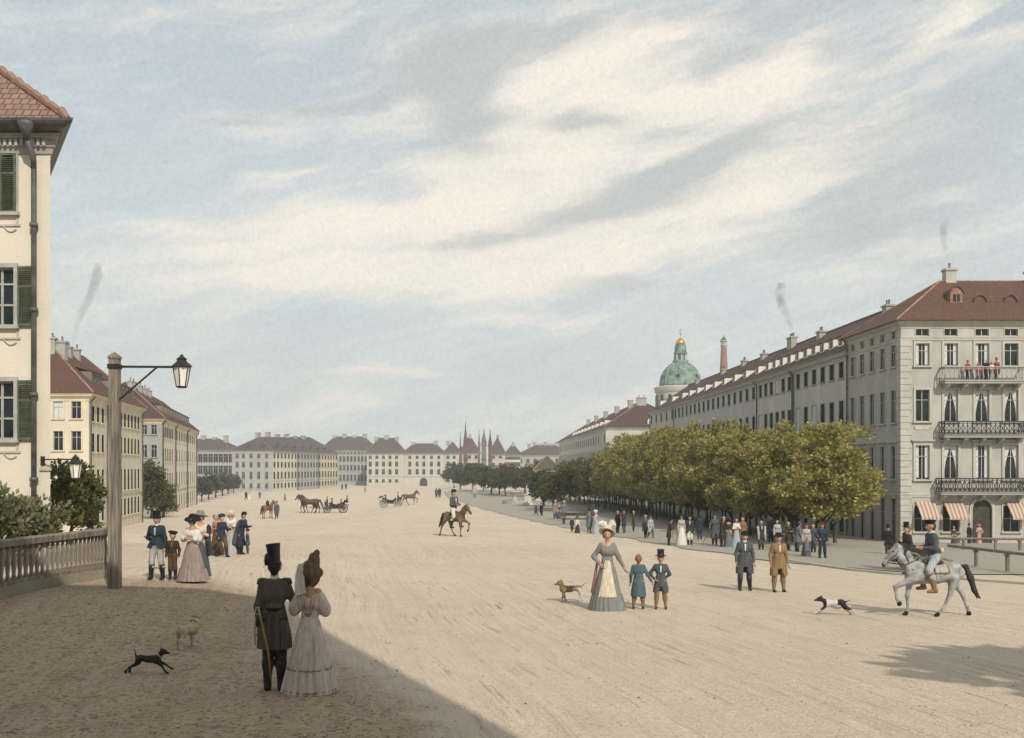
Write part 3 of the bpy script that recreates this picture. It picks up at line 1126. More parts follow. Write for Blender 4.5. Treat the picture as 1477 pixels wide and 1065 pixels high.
def balcony(b, x0, x1, ztop, zslab, style):
    y0, y1 = 75.05, 76.0
    mb = MB()
    mb.box(x0, x1, y0, y1, zslab, zslab + 0.16)
    mb.box(x0 - 0.06, x1 + 0.06, y0 - 0.06, y1, zslab + 0.16, zslab + 0.22)
    slab = b.part('balcony', mb, [STONE_GREY])
    nb = 5
    for k in range(nb):
        x = x0 + 0.35 + (x1 - x0 - 0.7) * k / (nb - 1)
        m2 = MB()
        m2.add([(x - 0.12, y1, zslab - 0.5), (x + 0.12, y1, zslab - 0.5), (x + 0.12, y1, zslab), (x - 0.12, y1, zslab), (x - 0.12, y0 + 0.15, zslab), (x + 0.12, y0 + 0.15, zslab), (x - 0.12, y0 + 0.15, zslab - 0.14), (x + 0.12, y0 + 0.15, zslab - 0.14)],
               [(0, 1, 7, 6), (6, 7, 5, 4), (0, 6, 4, 3), (1, 2, 5, 7), (2, 3, 4, 5)])
        b.part('bracket', m2, [STONE], slab)
    m3 = MB()
    zb_ = zslab + 0.24
    r = 0.028
    for (p_, q_) in (((x0, y0), (x1, y0)), ((x0, y0), (x0, y1)), ((x1, y0), (x1, y1))):
        p_, q_ = Vector(p_), Vector(q_)
        L = (q_ - p_).length
        m3.tube([(*p_, ztop), (*q_, ztop)], 0.055, 6)
        m3.tube([(*p_, zb_), (*q_, zb_)], 0.04, 6)
        m3.tube([(*p_, ztop - 0.14), (*q_, ztop - 0.14)], 0.02, 5)
        n_ = max(2, int(L / 0.34))
        for k in range(n_ + 1):
            w = p_.lerp(q_, k / n_)
            if style == 'belly':
                e_ = (q_ - p_).normalized(); nn = Vector((e_.y, -e_.x)) * (1 if abs(e_.x) > .5 else 0)
                m3.tube([(w.x, w.y, zb_), (w.x + nn.x * 0.10, w.y + nn.y * 0.10, zb_ + 0.25), (w.x, w.y, zb_ + 0.6), (w.x, w.y, ztop)], [r, r * 1.8, r * 1.3, r], 5)
            else:
                m3.tube([(w.x, w.y, zb_), (w.x, w.y, ztop)], r * (1.6 if k % 3 == 0 else 0.9), 5)
                if k < n_ and style == 'scroll':
                    w2 = p_.lerp(q_, (k + 1) / n_)
                    m3.tube([(*w, zb_ + 0.1), (*w.lerp(w2, 0.5), zb_ + 0.5), (*w2, zb_ + 0.1)], r, 5)
                    m3.tube([(*w, ztop - 0.2), (*w.lerp(w2, 0.5), zb_ + 0.45), (*w2, ztop - 0.2)], r, 5)
                if k < n_ and style == 'cross' :
                    w2 = p_.lerp(q_, (k + 1) / n_)
                    m3.tube([(*w, zb_), (*w2, ztop - 0.14)], r, 5); m3.tube([(*w, ztop - 0.14), (*w2, zb_)], r, 5)
    b.part('railing', m3, [STONE_GREY if style == 'belly' else IRON], slab)


ux = lambda px: C0[0] + (px - 1300) / 19.08
balcony(b, ux(1356), ux(1471), 10.28, 9.05, 'belly')
balcony(b, ux(1355), ux(1474), 6.2, 5.0, 'scroll')
balcony(b, ux(1351), ux(1476), 1.95, 0.72, 'cross')
# awnings
AWN = bpy.data.materials.new('striped_awning_cloth')
AWN.use_nodes = True
nt = NT(AWN.node_tree)
ox, oy, oz = nt.sep(nt.node('ShaderNodeTexCoord').outputs['Object'])
st_ = nt.m('GREATER_THAN', nt.m('FRACT', nt.m('MULTIPLY', ox, 3.4)), 0.5)
nz = nt.noise(nt.node('ShaderNodeTexCoord').outputs['Object'], 5.0, 3.0)
ca = nt.mix(st_, (0.50, 0.42, 0.335), (0.335, 0.20, 0.145))
nt.l.new(nt.scalecol(ca, nt.m('ADD', 0.8, nt.m('MULTIPLY', nz, 0.4))), nt.n['Principled BSDF'].inputs['Base Color'])
nt.n['Principled BSDF'].inputs['Roughness'].default_value = 0.9
for px in (1334, 1374, 1464, 1509):
    mb = MB()
    w, dp, hh = 0.72, 0.95, 1.15
    n = 12
    vs = []
    for j in range(5):
        t = j / 4
        for i in range(n + 1):
            x = -w + 2 * w * i / n + 0.16 * t
            vs.append((x * (1 + 0.08 * t), -dp * t - 0.02, hh * (1 - t) + 0.05 * math.sin(math.pi * t) + 0.1))
    fs = [(j * (n + 1) + i, (j + 1) * (n + 1) + i, (j + 1) * (n + 1) + i + 1, j * (n + 1) + i + 1) for j in range(4) for i in range(n)]
    mb.add(vs, fs)
    vb = []
    for i in range(n + 1):
        x = (-w + 2 * w * i / n + 0.16) * 1.08
        vb += [(x, -dp - 0.02, 0.1), (x, -dp - 0.03, -0.10 + 0.035 * (i % 2))]
    mb.add(vb, [(2 * i, 2 * i + 1, 2 * i + 3, 2 * i + 2) for i in range(n)])
    for s in (-1, 1):
        mb.tube([(s * w + (0.16 if s > 0 else 0.16) * 0, 0, 0.12), (s * w * 1.08 + 0.17, -dp, 0.08)], 0.018, 5, 1)
    aw = mb.build('awning', [AWN, IRON], corner.root, corner.local((ux(px), 75.98, -1.05)))
b.dormer(0, (1376 - 1300) / 19.08 + 1.1, 2.6, 0.95, 0.75, 'arch', front=RIDGE_RED)
for px in (1405, 1450):
    b.dormer(0, (px - 1300) / 19.08 + 1.4, 2.6, 0.9, 0.10, 'arch', pane=False, front=TILE_RED)
b.chimney(0, 6.1, 6.2, 0.85, 0.75, 0.75, PL_R4F, pots=1)
for px in (1510, 1600):
    b.chimney(0, (px - 1300) / 18 + 1, 5.8, 1.0, 0.8, 0.8)
b.drainpipe(3, 0.25)
# doorstep and pavement along the front
mb = MB()
vs = []
ysx = [71.2, 71.25, 75.99]
for i, x in enumerate(frange(26.5, 60, 30)):
    g = gz(x, 71.2)
    mb_z = -3.05
    vs += [(x, 71.0, g - 0.3), (x, 71.0, mb_z), (x, 75.995, mb_z + 0.02)]
fs = []
for i in range(30):
    for j in range(2):
        fs.append((i * 3 + j, (i + 1) * 3 + j, (i + 1) * 3 + j + 1, i * 3 + j + 1))
mb.add(vs, fs)
tag(mb.build('pavement', FLAG), kind='structure')

# ------------------------------------------------------------------ the long row behind the trees
ROWZ = [(10.6, 12.2), (6.1, 8.6), (1.85, 4.4), (-2.9, 0.35)]
ROWW = [plaster('row_plaster_grey', (0.52, 0.50, 0.45)), plaster('row_plaster_stone', (0.55, 0.52, 0.46)), plaster('row_plaster_ash', (0.50, 0.485, 0.45)), plaster('row_plaster_dun', (0.53, 0.50, 0.44))]
STR = wstyle(STONE_GREY, fw=0.10, proud=0.03, yb=0.0, bars=False, glass=GLASS_DARK, blind=0.10)
STR_F = wstyle(STONE_GREY, fw=0.10, proud=0.03, far=True, glass=GLASS_DARK, yb=-0.02, bars=False, blind=0.08)
rows = [(1222, 1145, 6, 6, 'grey plastered row house adjoining the corner house, a dormer over each bay'),
        (1145, 1092, 6, 5, 'grey row house between two drainpipes, five white dormers on its roof'),
        (1092, 972, 17, 9, 'longest grey house of the row behind the grove, with a smoking chimney stack'),
        (972, 938, 5, 2, 'last grey house of the long row, its roof hipped towards the domed church')]
n_ = Vector((FAC.y, -FAC.x))                                      # away from the square (+x)
for k, (pa, pb, nw, nd, lab) in enumerate(rows):
    A, B_ = Vector(fac_pt(pa)), Vector(fac_pt(pb))
    A = A + FAC * 0.02
    foot = [A, A + n_ * 11.5, B_ + n_ * 11.5, B_]
    b = Building('row_house', lab, 'house', foot, -7.5, 12.62 - 0.02 * k, ROWW[k], TILE_BROWN, group='grey row houses behind the grove')
    L = (B_ - A).length
    far = k >= 2
    b.rows(3, [L - u for u in spread(L, nw, 1.35)], 1.08, ROWZ, STR_F if far else STR)
    b.finish(band=(5.25, 0.75), pitch=0.72, oh=0.5, pairs=((0, 1), (2, 3)), cap=False)
    # party gables rather than hips between neighbours: carry the ridge through
    rb = MB()
    zr = b.zr
    ring = b.ring
    hh = 6.25 * 0.72
    P0, P1 = Vector((*(A - n_ * 0.5), zr)), Vector((*(B_ - n_ * 0.5), zr))
    Q0, Q1 = Vector((*(A + n_ * 5.75), zr + hh)), Vector((*(B_ + n_ * (5.75)), zr + hh))
    S0, S1 = Vector((*(A + n_ * 12.0), zr)), Vector((*(B_ + n_ * 12.0), zr))
    if k == 3:
        Q1 = Q1 - Vector((*FAC, 0)) * 6.0
    def sl(pts):
        a, c = pts[0], pts[1]
        ex = (c - a).normalized(); ey = (c - a).cross(pts[2] - a).normalized().cross(ex)
        rb.add(pts, [tuple(range(len(pts)))], 0, [[((q - a).dot(ex), (q - a).dot(ey)) for q in pts]])
    sl([P1, P0, Q0, Q1]); sl([S0, S1, Q1, Q0])
    if k == 3: sl([S1, P1, Q1])
    rb.add([P0, S0, Q0], [(0, 1, 2)], 1)
    if k < 3: rb.add([P1, S1, Q1], [(0, 1, 2)], 1)
    rb.tube([Q0, Q1], 0.12, 6, 0)
    rb.v = [tuple(b.local(v)) for v in rb.v]
    old = b.roof
    b.roof = rb.build('roof', [TILE_BROWN, ROWW[k]], b.root)
    bpy.data.objects.remove(old)
    b.roof.name = 'roof'
    for i in range(nd):
        b.dormer(3, L - (L / nd * (i + 0.5)), 1.25, 1.25, 0.85, 'shed')
    for i in range(1 if k in (0, 1, 3) else 4):
        b.chimney(3, L * ((0.75, 0.5, 0.3)[k % 3] if k != 2 else (0.25 + 0.22 * i)) - (2.0 * i if k == 1 else 0), 5.6 + 0.3 * (i % 2), 1.7 if k == 2 and i == 3 else 1.0, 0.7, 0.45 + (0.55 if k == 2 and i == 3 else 0.0), pots=3 if k == 2 and i == 3 else 2)
    b.drainpipe(3, 0.2)
    if k == 0: row_a = b
    if k == 1: row_b = b
    if k == 1:
        b.drainpipe(3, L - 0.2)

# ------------------------------------------------------------------ the further row, its end wall towards us
A = Vector((at(874, 200), 200.0)); B_ = Vector((at(806, 330), 330.0))
foot = [A, A + Vector((17, 0)), B_ + Vector((17, 2)), B_]
END_S = wstyle(STONE_GREY, fw=0.08, proud=0.03, far=True, glass=GLASS_DARK, yb=-0.02, bars=False, blind=0.08)
PLG = plaster('far_pale_plaster', (0.50, 0.475, 0.42))
b = Building('end_house', 'pale house with red hipped end roof beyond the long grey row', 'house', foot, -7.5, 10.6, PLG, TILE_BROWN)
L = (B_ - A).length
b.rows(0, [2.3, 5.2, 8.6, 11.5, 14.4], 1.15, [(6.6, 8.9), (2.2, 4.6), (-2.2, 0.2)], wstyle(STONE_GREY, fw=0.12, proud=0.05, far=True, glass=GLASS_FAR))
b.rows(3, [L - u for u in spread(L, 25, 2.5)], 1.3, [(7.6, 9.2), (4.0, 6.2), (0.2, 2.6)], END_S)
b.finish(band=(5.6,), pitch=0.62, oh=0.6, pairs=((0, 1), (2, 3)))
for i in range(10):
    b.dormer(3, L - (8 + i * 8.5), 1.2, 1.4, 0.9, 'shed')
for i in range(5):
    b.chimney(3, L - (14 + i * 22), 7.5, 1.6, 1.0, 1.4, pots=0)
b.dormer(0, 9.0, 1.0, 1.3, 0.6, 'arch')
b.chimney(0, 8, 8.0, 2.0, 1.0, 1.2)

# ------------------------------------------------------------------ domed church and the round tower beyond the roofs
CH = (at(981.5, 330), 330.0)
S = 330 / F_PX
COPPER = mat('green_copper', (0.085, 0.155, 0.125), rough=0.6, var=0.3, vs=0.6, col2=(0.16, 0.24, 0.19), bump=0.3, bs=2.0)
GOLD = mat('gilding', (0.55, 0.33, 0.05), rough=0.35, var=0.2, metal=0.7)
church = thing('domed_church', 'green copper church dome with gilded lantern rising behind the roofs', 'church', (CH[0], CH[1], -8))
zz = lambda py: zat(py, 330) + 8
mb = MB()
mb.lathe([(9.6, 0), (9.6, zz(600)), (8.0, zz(598)), (8.0, zz(568)), (8.35, zz(566)), (8.6, zz(562)), (8.6, zz(559.5)), (7.6, zz(558))], 32)
church_drum = mb.build('drum', [STONE], church)
for k in range(16):
    a = 2 * math.pi * (k + 0.5) / 16
    m2 = MB()
    m2.box(-0.5, 0.5, -0.12, 0.05, 0, zz(571) - zz(592))
    m2.build('window', [GLASS_FAR], church_drum, (8.03 * math.cos(a), 8.03 * math.sin(a), zz(592)), a + math.pi / 2)
mb = MB()
prof = []
rd, ztop = 6.95, zz(523)
for i in range(15):
    t = i / 14 * 1.36
    prof.append((rd * math.cos(t) ** 0.92, zz(558) + (ztop - zz(558)) * math.sin(t) / math.sin(1.36)))
mb.lathe(prof, 48)
dome = mb.build('dome', [COPPER], church, smooth=True)
COPPER_L = mat('pale_copper_rib', (0.22, 0.30, 0.24), rough=0.6, var=0.2)
mb = MB()
for k in range(12):
    a = 2 * math.pi * k / 12 + 0.12
    mb.tube([((r + 0.06) * math.cos(a), (r + 0.06) * math.sin(a), z) for r, z in prof], 0.16, 5)
mb.build('rib', [COPPER_L], dome)
for a in (-math.pi / 2 - 0.28, -math.pi / 2 + 0.72, -math.pi / 2 - 1.3):
    mb = MB()
    mb.lathe([(0.95, 0), (0.95, 0.35), (0.7, 0.4)], 16, (0, 0, 0))
    m_ = Matrix.Translation((6.35 * math.cos(a), 6.35 * math.sin(a), zz(545))) @ Matrix.Rotation(a, 4, 'Z') @ Matrix.Rotation(R(75), 4, 'Y')
    mb.v = [tuple(m_ @ Vector(v)) for v in mb.v]
    m2 = MB(); m2.lathe([(0.66, 0.39), (0.64, 0.43)], 16, (0, 0, 0)); m2.v = [tuple(m_ @ Vector(v)) for v in m2.v]
    mb.merge(m2, mi_off=1)
    mb.build('oculus', [COPPER, GLASS_FAR], dome)
mb = MB()
mb.lathe([(2.5, zz(524)), (2.6, zz(522)), (2.6, zz(520.5)), (1.55, zz(520)), (1.55, zz(512)), (2.2, zz(511)), (2.3, zz(509)), (2.0, zz(508)), (1.85, zz(500)), (1.6, zz(497.5)), (1.3, zz(496.5))], 20, mi=0)
for k in range(8):
    a = 2 * math.pi * k / 8
    mb.lathe([(0.28, zz(520)), (0.22, zz(512))], 8, (2.0 * math.cos(a), 2.0 * math.sin(a), 0), 1)
lan = mb.build('lantern', [COPPER, STONE], church)
mb = MB()
mb.lathe([(1.62, zz(497)), (1.5, zz(494)), (1.0, zz(490.5)), (0.35, zz(488)), (0.14, zz(486)), (0.12, zz(483)), (0.34, zz(482)), (0.34, zz(480.5)), (0.1, zz(479.5)), (0.07, zz(474))], 16)
mb.box(-0.55, 0.55, -0.06, 0.06, zz(477.5), zz(477))
mb.build('gilded_finial', [GOLD], lan, smooth=True)

tw = thing('round_tower', 'slender round brick tower with stone gallery standing behind the long row', 'tower', (at(1044, 250), 250.0, -6))
zz = lambda py: zat(py, 250) + 6
mb = MB()
mb.lathe([(1.3, 0), (0.98, zz(535)), (0.70, zz(501))], 16)
mb.build('shaft', [BRICK_RED], tw, smooth=True)
mb = MB()
mb.lathe([(0.7, zz(501)), (0.85, zz(499.5)), (0.9, zz(498)), (0.66, zz(497.5)), (0.66, zz(494)), (0.95, zz(493)), (0.95, zz(491.5)), (0.75, zz(491))], 16)
mb.build('gallery', [STONE_GREY], tw)
mb = MB()
mb.lathe([(0.75, zz(491)), (0.45, zz(488)), (0.1, zz(486)), (0.06, zz(483.5))], 12)
mb.build('cap', [LEAD], tw, smooth=True)
# ------------------------------------------------------------------ the near house with green shutters
PL_CREAM = plaster('cream_plaster', (0.64, 0.595, 0.495), stain=0.18, var=0.05)
hd = 31.0
hs = hd / F_PX
A = Vector((at(72.5, hd), hd))
foot = [A + Vector((-12.5, 0)), A, A + Vector((-5.5, 9.6)), A + Vector((-13.5, 9.6))]
b = Building('shuttered_house', 'cream stucco house with green shutters and a tiled hip roof', 'house', foot, -1.2, zat(182, 30.5), PL_CREAM, TILE_PALE, cornice=False)
L = 12.5
ux = lambda px: L + (at(px, hd) - A.x)
ww = 44 * hs
WS = wstyle(mat('grey_window_frame', (0.36, 0.36, 0.33)), fw=0.13, transoms=(0.72, 0.36), bar=0.06, proud=0.05, sash=mat('grey_window_frame', (0.36, 0.36, 0.33)))
zr = [(zat(470, hd), zat(386, hd)), (zat(634, hd), zat(550, hd)), (zat(307, hd), zat(221, hd))]
cx1 = ux(1.0); cxs = [cx1, cx1 - 3.6, cx1 - 7.2]
b.rows(0, cxs, 0.84, zr, WS)
foot2 = [foot[0], A + Vector((-0.28, 0)), foot[2] + Vector((-0.28, 0)), foot[3]]
b.finish(roof_foot=foot2, pitch=1.25, oh=0.66, pairs=((3, 0), (1, 2)))
ze = b.ze
# moulded cornice with dentils under a boarded eave
c = MB()
c.sweep(foot, [(0.0, ze - 0.72), (0.05, ze - 0.70), (0.07, ze - 0.52), (0.12, ze - 0.50), (0.12, ze - 0.28), (0.22, ze - 0.26), (0.26, ze - 0.12), (0.0, ze - 0.10)])
cor = b.part('cornice', c, [STONE_GREY])
c = MB()
x = foot[0][0] + 0.1
while x < A.x:
    c.box(x, x + 0.085, hd - 0.21, hd - 0.115, ze - 0.49, ze - 0.29)
    x += 0.17
b.part('dentil_moulding', c, [STONE], cor)
c = MB()
c.sweep(foot2, [(0.05, ze - 0.11), (0.58, ze - 0.06), (0.62, ze + 0.0), (0.70, ze + 0.03), (0.76, ze + 0.10), (0.77, ze + 0.17), (0.72, ze + 0.17), (0.62, ze + 0.06)])
b.part('gutter', c, [LEAD])
# loose and broken tiles along the eave and the hip
c = MB()
rnd = random.Random(3)
ring = b.ring
for (p_, q_, cnt) in ((Vector((*ring[0], b.zr)), Vector((*ring[1], b.zr)), 46), (Vector((*ring[1], b.zr)), b.r1, 26)):
    for k in range(cnt):
        w = p_.lerp(q_, (k + 0.5) / cnt)
        if cnt == 26:
            m_ = Matrix.Translation(w + Vector((0, 0, 0.07))) @ (q_ - p_).to_track_quat('X', 'Z').to_matrix().to_4x4() @ Matrix.Rotation(rnd.uniform(-.12, .12), 4, 'Y')
            c.tube([m_ @ Vector((-0.2, 0, -0.02)), m_ @ Vector((0.22, 0, 0.035))], [0.10, 0.13], 7)
        else:
            c.box(w.x - 0.125, w.x + 0.125, w.y - 0.05 + rnd.uniform(-.03, .02), w.y + 0.3, w.z + 0.0, w.z + 0.05 + rnd.uniform(0, 0.025))
b.part('edge_tile', c, [TILE_PALE], b.roof)
# louvred shutters
sh = MB()
sw, shh = 23 * hs, 86 * hs
sh.box(0, 0.055, -0.03, 0.03, 0, shh); sh.box(sw - 0.055, sw, -0.03, 0.03, 0, shh)
for q in (0, 0.64, 1):
    z0 = min(q * shh, shh - 0.07)
    sh.box(0.05, sw - 0.05, -0.028, 0.028, z0, z0 + 0.07)
z = 0.09
while z < shh - 0.1:
    m_ = Matrix.Translation((sw / 2, 0, z)) @ Matrix.Rotation(R(38), 4, 'X')
    sh.box(-sw / 2 + 0.05, sw / 2 - 0.05, -0.035, 0.035, -0.007, 0.007, 0, m_)
    z += 0.062
sh.box(sw - 0.02, sw + 0.01, 0.02, 0.06, shh * 0.15, shh * 0.2, 1); sh.box(sw - 0.02, sw + 0.01, 0.02, 0.06, shh * 0.8, shh * 0.85, 1)
shm = sh.mesh('shutter', [SHUTTER, IRON])
for (z0, z1) in zr:
    for cx in cxs:
        xw = foot[0][0] + cx
        for s in (-1, 1):
            top = z0 == zr[2][0]
            w0 = xw + (0.42 + 0.14 if s > 0 else -0.42 - 0.14 - sw)
            if top:                                           # closed on the top floor
                w0 = xw + (0.01 if s > 0 else -sw - 0.01)
            link('shutter', shm, b.root, b.local((w0, hd - 0.075 if not top else hd - 0.045, z0 - 0.02)), 0)
    # carved apron scrolls under the sills
    for cx in cxs:
        xw = foot[0][0] + cx
        m2 = MB()
        m2.box(xw - 0.62, xw + 0.62, hd - 0.05, hd + 0.02, z0 - 0.42, z0 - 0.36)
        m2.box(xw - 0.55, xw - 0.49, hd - 0.04, hd + 0.02, z0 - 0.36, z0 - 0.12); m2.box(xw + 0.49, xw + 0.55, hd - 0.04, hd + 0.02, z0 - 0.36, z0 - 0.12)
        for s in (-1, 1):
            pts = [(xw + s * (0.1 + 0.09 * t), hd - 0.03, z0 - 0.42 - 0.12 * math.sin(t * 0.7) - 0.02 * t) for t in np.linspace(0, 4.4, 12)]
            m2.tube(pts, 0.022, 5)
        b.part('apron_moulding', m2, [STONE])
b.drainpipe(0, ux(52), z1=ze - 0.8, r=0.085)
mb = MB()
xx = at(52, hd)
mb.lathe([(0.10, -0.3), (0.16, -0.1), (0.24, 0.05), (0.26, 0.16), (0.24, 0.18)], 10, (xx, hd - 0.62, ze - 0.10))
mb.tube([(xx, hd - 0.62, ze - 0.3), (xx, hd - 0.4, ze - 0.6), (xx, hd - 0.17, ze - 0.78), (xx, hd - 0.155, ze - 1.2)], 0.085, 8)
b.part('hopper', mb, [LEAD], smooth=True)
mb = MB()
mb.box(at(58, hd), A.x + 0.04, hd - 0.06, hd + 0.02, zat(679, hd), zat(674.5, hd))
b.part('string_course', mb, [STONE])
# low lean-to boarding half hidden by the shrub
mb = MB()
for k in range(9):
    x = at(14, 30.6) + k * 0.085
    mb.box(x, x + 0.075, 30.55, 30.6, 0.1, zat(717, 30.6) + 0.03 * (k % 2))
b.part('cellar_boarding', mb, [WOOD_GREY])
shuttered = b

# ------------------------------------------------------------------ the two cream houses further along
PL_YEL = plaster('yellow_plaster', (0.63, 0.565, 0.44), stain=0.2)
PL_SHADE_END = plaster('shaded_end_plaster', (0.34, 0.335, 0.315), stain=0.3)  # grey stands for the shade on the cream house's end wall
d1, d2 = 92.0, 116.4
A = Vector((at(128, d1), d1)); B_ = Vector((at(205, d2), d2))
foot = [A + Vector((-11, 0)), A, B_, B_ + Vector((-10.5, 0))]
b = Building('cream_house', 'yellow plastered corner house with red hipped roof behind the wooden lamp post', 'house', foot, -6.5, 9.45, PL_YEL, TILE_RED, trim=TRIM_CREAM)
s1 = F_PX / d1
ux = lambda px: 11 + (at(px, d1) - A.x)
CRW = wstyle(TRIM_CREAM, fw=0.12, blind=0.55, proud=0.05)
b.rows(0, [ux(84), ux(110), ux(58), ux(32)], 0.92, [(zat(604, d1), zat(579, d1)), (zat(650, d1), zat(622, d1)), (zat(708, d1), zat(684, d1)), (zat(755, d1), zat(730, d1))], CRW)
L = (B_ - A).length
CRS = wstyle(TRIM_CREAM, fw=0.10, proud=0.02, yb=-0.03, bars=False, glass=GLASS_DARK)
us = [1.6, 3.5, 5.4] + [8.3 + 1.78 * k for k in range(9)]
zrows = [(7.04, 8.45), (4.2, 5.9), (0.35, 2.55), (-2.35, -0.55)]
b.rows(1, us, 0.98, zrows, CRS)
b.finish(band=(-0.05,), pitch=0.92, oh=0.55, pairs=((0, 1), (2, 3)), cap=True)
b.drainpipe(1, 0.35); b.drainpipe(1, 7.0); b.drainpipe(1, L - 0.3)
b.dormer(0, 5.7, 2.0, 0.9, 0.95, 'arch', front=TRIM_CREAM)
for k in range(3):
    b.dormer(1, 6.2 + 1.5 * k, 1.6, 1.1, 1.0, 'shed', front=WOOD_GREY)
for k in range(7):
    b.dormer(1, 12.2 + 1.75 * k, 1.3, 1.1, 0.9, 'shed', front=WOOD_GREY)
for u, up, w in ((5.0, 5.0, 0.9), (9.5, 4.7, 0.6), (13.5, 4.9, 0.6)):
    b.chimney(1, u, up, w, 0.6, 0.8, pots=1)
b.chimney(0, 6.2, 5.0, 1.6, 0.7, 0.5, pots=2)
cream_a = b
d1, d2 = 138.0, 190.0
A = Vector((at(233, d1), d1)); B_ = Vector((at(283, d2), d2))
foot = [A + Vector((-12, 0)), A, B_, B_ + Vector((-11, 0))]
b = Building('cream_house', 'cream house with shade-grey end wall and a line of dormers beyond the street tree', 'house', foot, -7, 9.35, [plaster('cream_white_plaster', (0.70, 0.65, 0.54), stain=0.2), PL_SHADE_END], TILE_BROWN, trim=TRIM_CREAM)
b.segs[0] = [(0, 12, 1)]  # end wall gets the shade colour, the long front stays cream
sc = F_PX / d1
ux = lambda px: 12 + (at(px, d1) - A.x)
GYW = wstyle(STONE_GREY, fw=0.13)
b.rows(0, [ux(222), ux(208), ux(190)], 0.8, [(zat(627, d1), zat(613, d1)), (zat(660, d1), zat(642, d1)), (zat(697, d1), zat(680, d1)), (zat(725, d1), zat(710, d1))], GYW)
L = (B_ - A).length
us = [2.6 + 2.1 * k for k in range(6)] + [19.5 + 4.2 * 0.88 * k for k in range(9)]
b.rows(1, us, 1.15, [(6.8, 8.4), (3.55, 5.4), (-0.3, 1.9), (-3.6, -1.6)], wstyle(TRIM_CREAM, fw=0.10, far=True, glass=GLASS_DARK, proud=0.02, yb=-0.03, bars=False))
b.finish(band=(-0.8,), pitch=0.85, oh=0.6, pairs=((0, 1), (2, 3)))
for u in (0.5, 16.5, 35.0, L - 0.4): b.drainpipe(1, u, r=0.1)
for k in range(11): b.dormer(1, 9 + 3.7 * k, 1.3, 1.3, 1.1, 'shed', front=WOOD_GREY)
for u, up in ((4, 5.2), (9, 5.5), (15, 5.4), (20, 5.4), (25, 5.4)): b.chimney(1, u, up, 1.0, 0.6, 0.8, pots=1)

# ------------------------------------------------------------------ houses closing the square
PL_FG = plaster('far_grey_plaster', (0.36, 0.355, 0.33))
PL_FC = plaster('far_cream_plaster', (0.60, 0.555, 0.45))
PL_FW = plaster('far_white_plaster', (0.50, 0.475, 0.41))
PL_FP = plaster('far_pink_plaster', (0.50, 0.42, 0.355))
FW = wstyle(STONE, fw=0.12, far=True, glass=GLASS_FAR, proud=0.05)
FWG = wstyle(STONE_GREY, fw=0.12, far=True, glass=GLASS_FAR, proud=0.05)


def far_house(label, pxa, pxb, d, eave, ridge, depth, wallm, cols, rows, w, roof=TILE_FAR, skew=0.0, trim=None, chim=3, band=(), style=FWG, name='terrace_house', hipin=None, group=None, zb=-8):
    A = Vector((at(pxa, d), d)); B_ = Vector((at(pxb, d), d + skew))
    dirn = Vector((0.0, 1.0))
    foot = [A, B_, B_ + dirn * depth, A + dirn * depth]
    ze = zat(eave, d)
    b = Building(name, label, 'house', foot, zb, ze, wallm, roof, trim=trim or STONE_GREY, group=group)
    L = (B_ - A).length
    us = [L * c for c in cols] if isinstance(cols, list) else spread(L, cols, L / cols * 0.55)
    b.rows(0, us, w, [(zat(y1, d), zat(y0, d)) for (y0, y1) in rows], style)
    half = min(depth, L) / 2 + 0.5
    pitch = (zat(ridge, d + half) - ze - 0.13) / half
    long_x = L > depth
    b.finish(band=[zat(y, d) for y in band], pitch=pitch, oh=0.5, pairs=((3, 0), (1, 2)) if long_x else ((0, 1), (2, 3)), cap=True)
    for k in range(chim):
        b.chimney(0 if long_x else 1, L * (0.22 + 0.56 * k / max(1, chim - 1)) if long_x else depth * (0.3 + 0.2 * k), half * 0.98, 1.5, 0.9, 0.4 + 0.6 * (k % 2), pots=0)
    return b


far_house('long grey house with low roof behind the small street trees', 248, 337, 335, 650, 633, 14, PL_FG, 12, [(655, 667), (672, 684), (690, 700)], 1.5, chim=4)
# block with one end coloured grey for shade and three painted fronts
A = Vector((at(393, 300), 300.0)); B_ = Vector((at(487, 366), 366.0))
foot = [Vector((at(334.5, 300), 300.0)), A, B_, Vector((at(428, 380), 380.0))]
b = Building('square_block', 'large hipped block with shade-grey end and three painted fronts closing the square', 'house', foot, -8, zat(650.5, 300), [PL_FG, PL_FC, plaster('far_ash_plaster', (0.40, 0.385, 0.36)), plaster('far_straw_plaster', (0.56, 0.50, 0.37))], TILE_FAR, trim=STONE)
L = (B_ - A).length
b.segs[1] = [(0, L * 0.335, 1), (L * 0.335, L * 0.66, 2), (L * 0.66, L, 3)]
zr4 = [(zat(661, 300), zat(654.5, 300)), (zat(674.5, 300), zat(666.5, 300)), (zat(691, 300), zat(681, 300)), (zat(704.5, 300), zat(697.5, 300))]
b.rows(0, [(px - 334.5) / F_PX * 300 for px in (342, 351, 362, 373, 384.5)], 0.85, zr4, FWG)
us = [L * 0.335 * (0.07 + 0.86 * k / 6) for k in range(7)] + [L * (0.335 + 0.325 * (0.07 + 0.86 * k / 6)) for k in range(7)] + [L * (0.66 + 0.34 * (0.07 + 0.86 * k / 6)) for k in range(7)]
b.rows(1, us, 1.5, zr4, wstyle(STONE, fw=0.08, far=True, glass=GLASS_DARK, proud=0.02, yb=-0.03, bars=False))
b.finish(band=(zat(694.5, 300),), pitch=0.60, oh=0.6, pairs=((0, 1), (2, 3)))
for k in range(7): b.dormer(1, 6 + 8 * k, 1.4, 1.3, 0.7, 'arch', front=TILE_FAR)
for u in (4.5, 9): b.dormer(0, u, 1.4, 1.1, 0.6, 'arch', front=TILE_FAR)
for k in range(6): b.chimney(1, 8 + 8.5 * k, 8.2, 2.2, 1.0, 0.5 + 0.4 * (k % 2), pots=0)
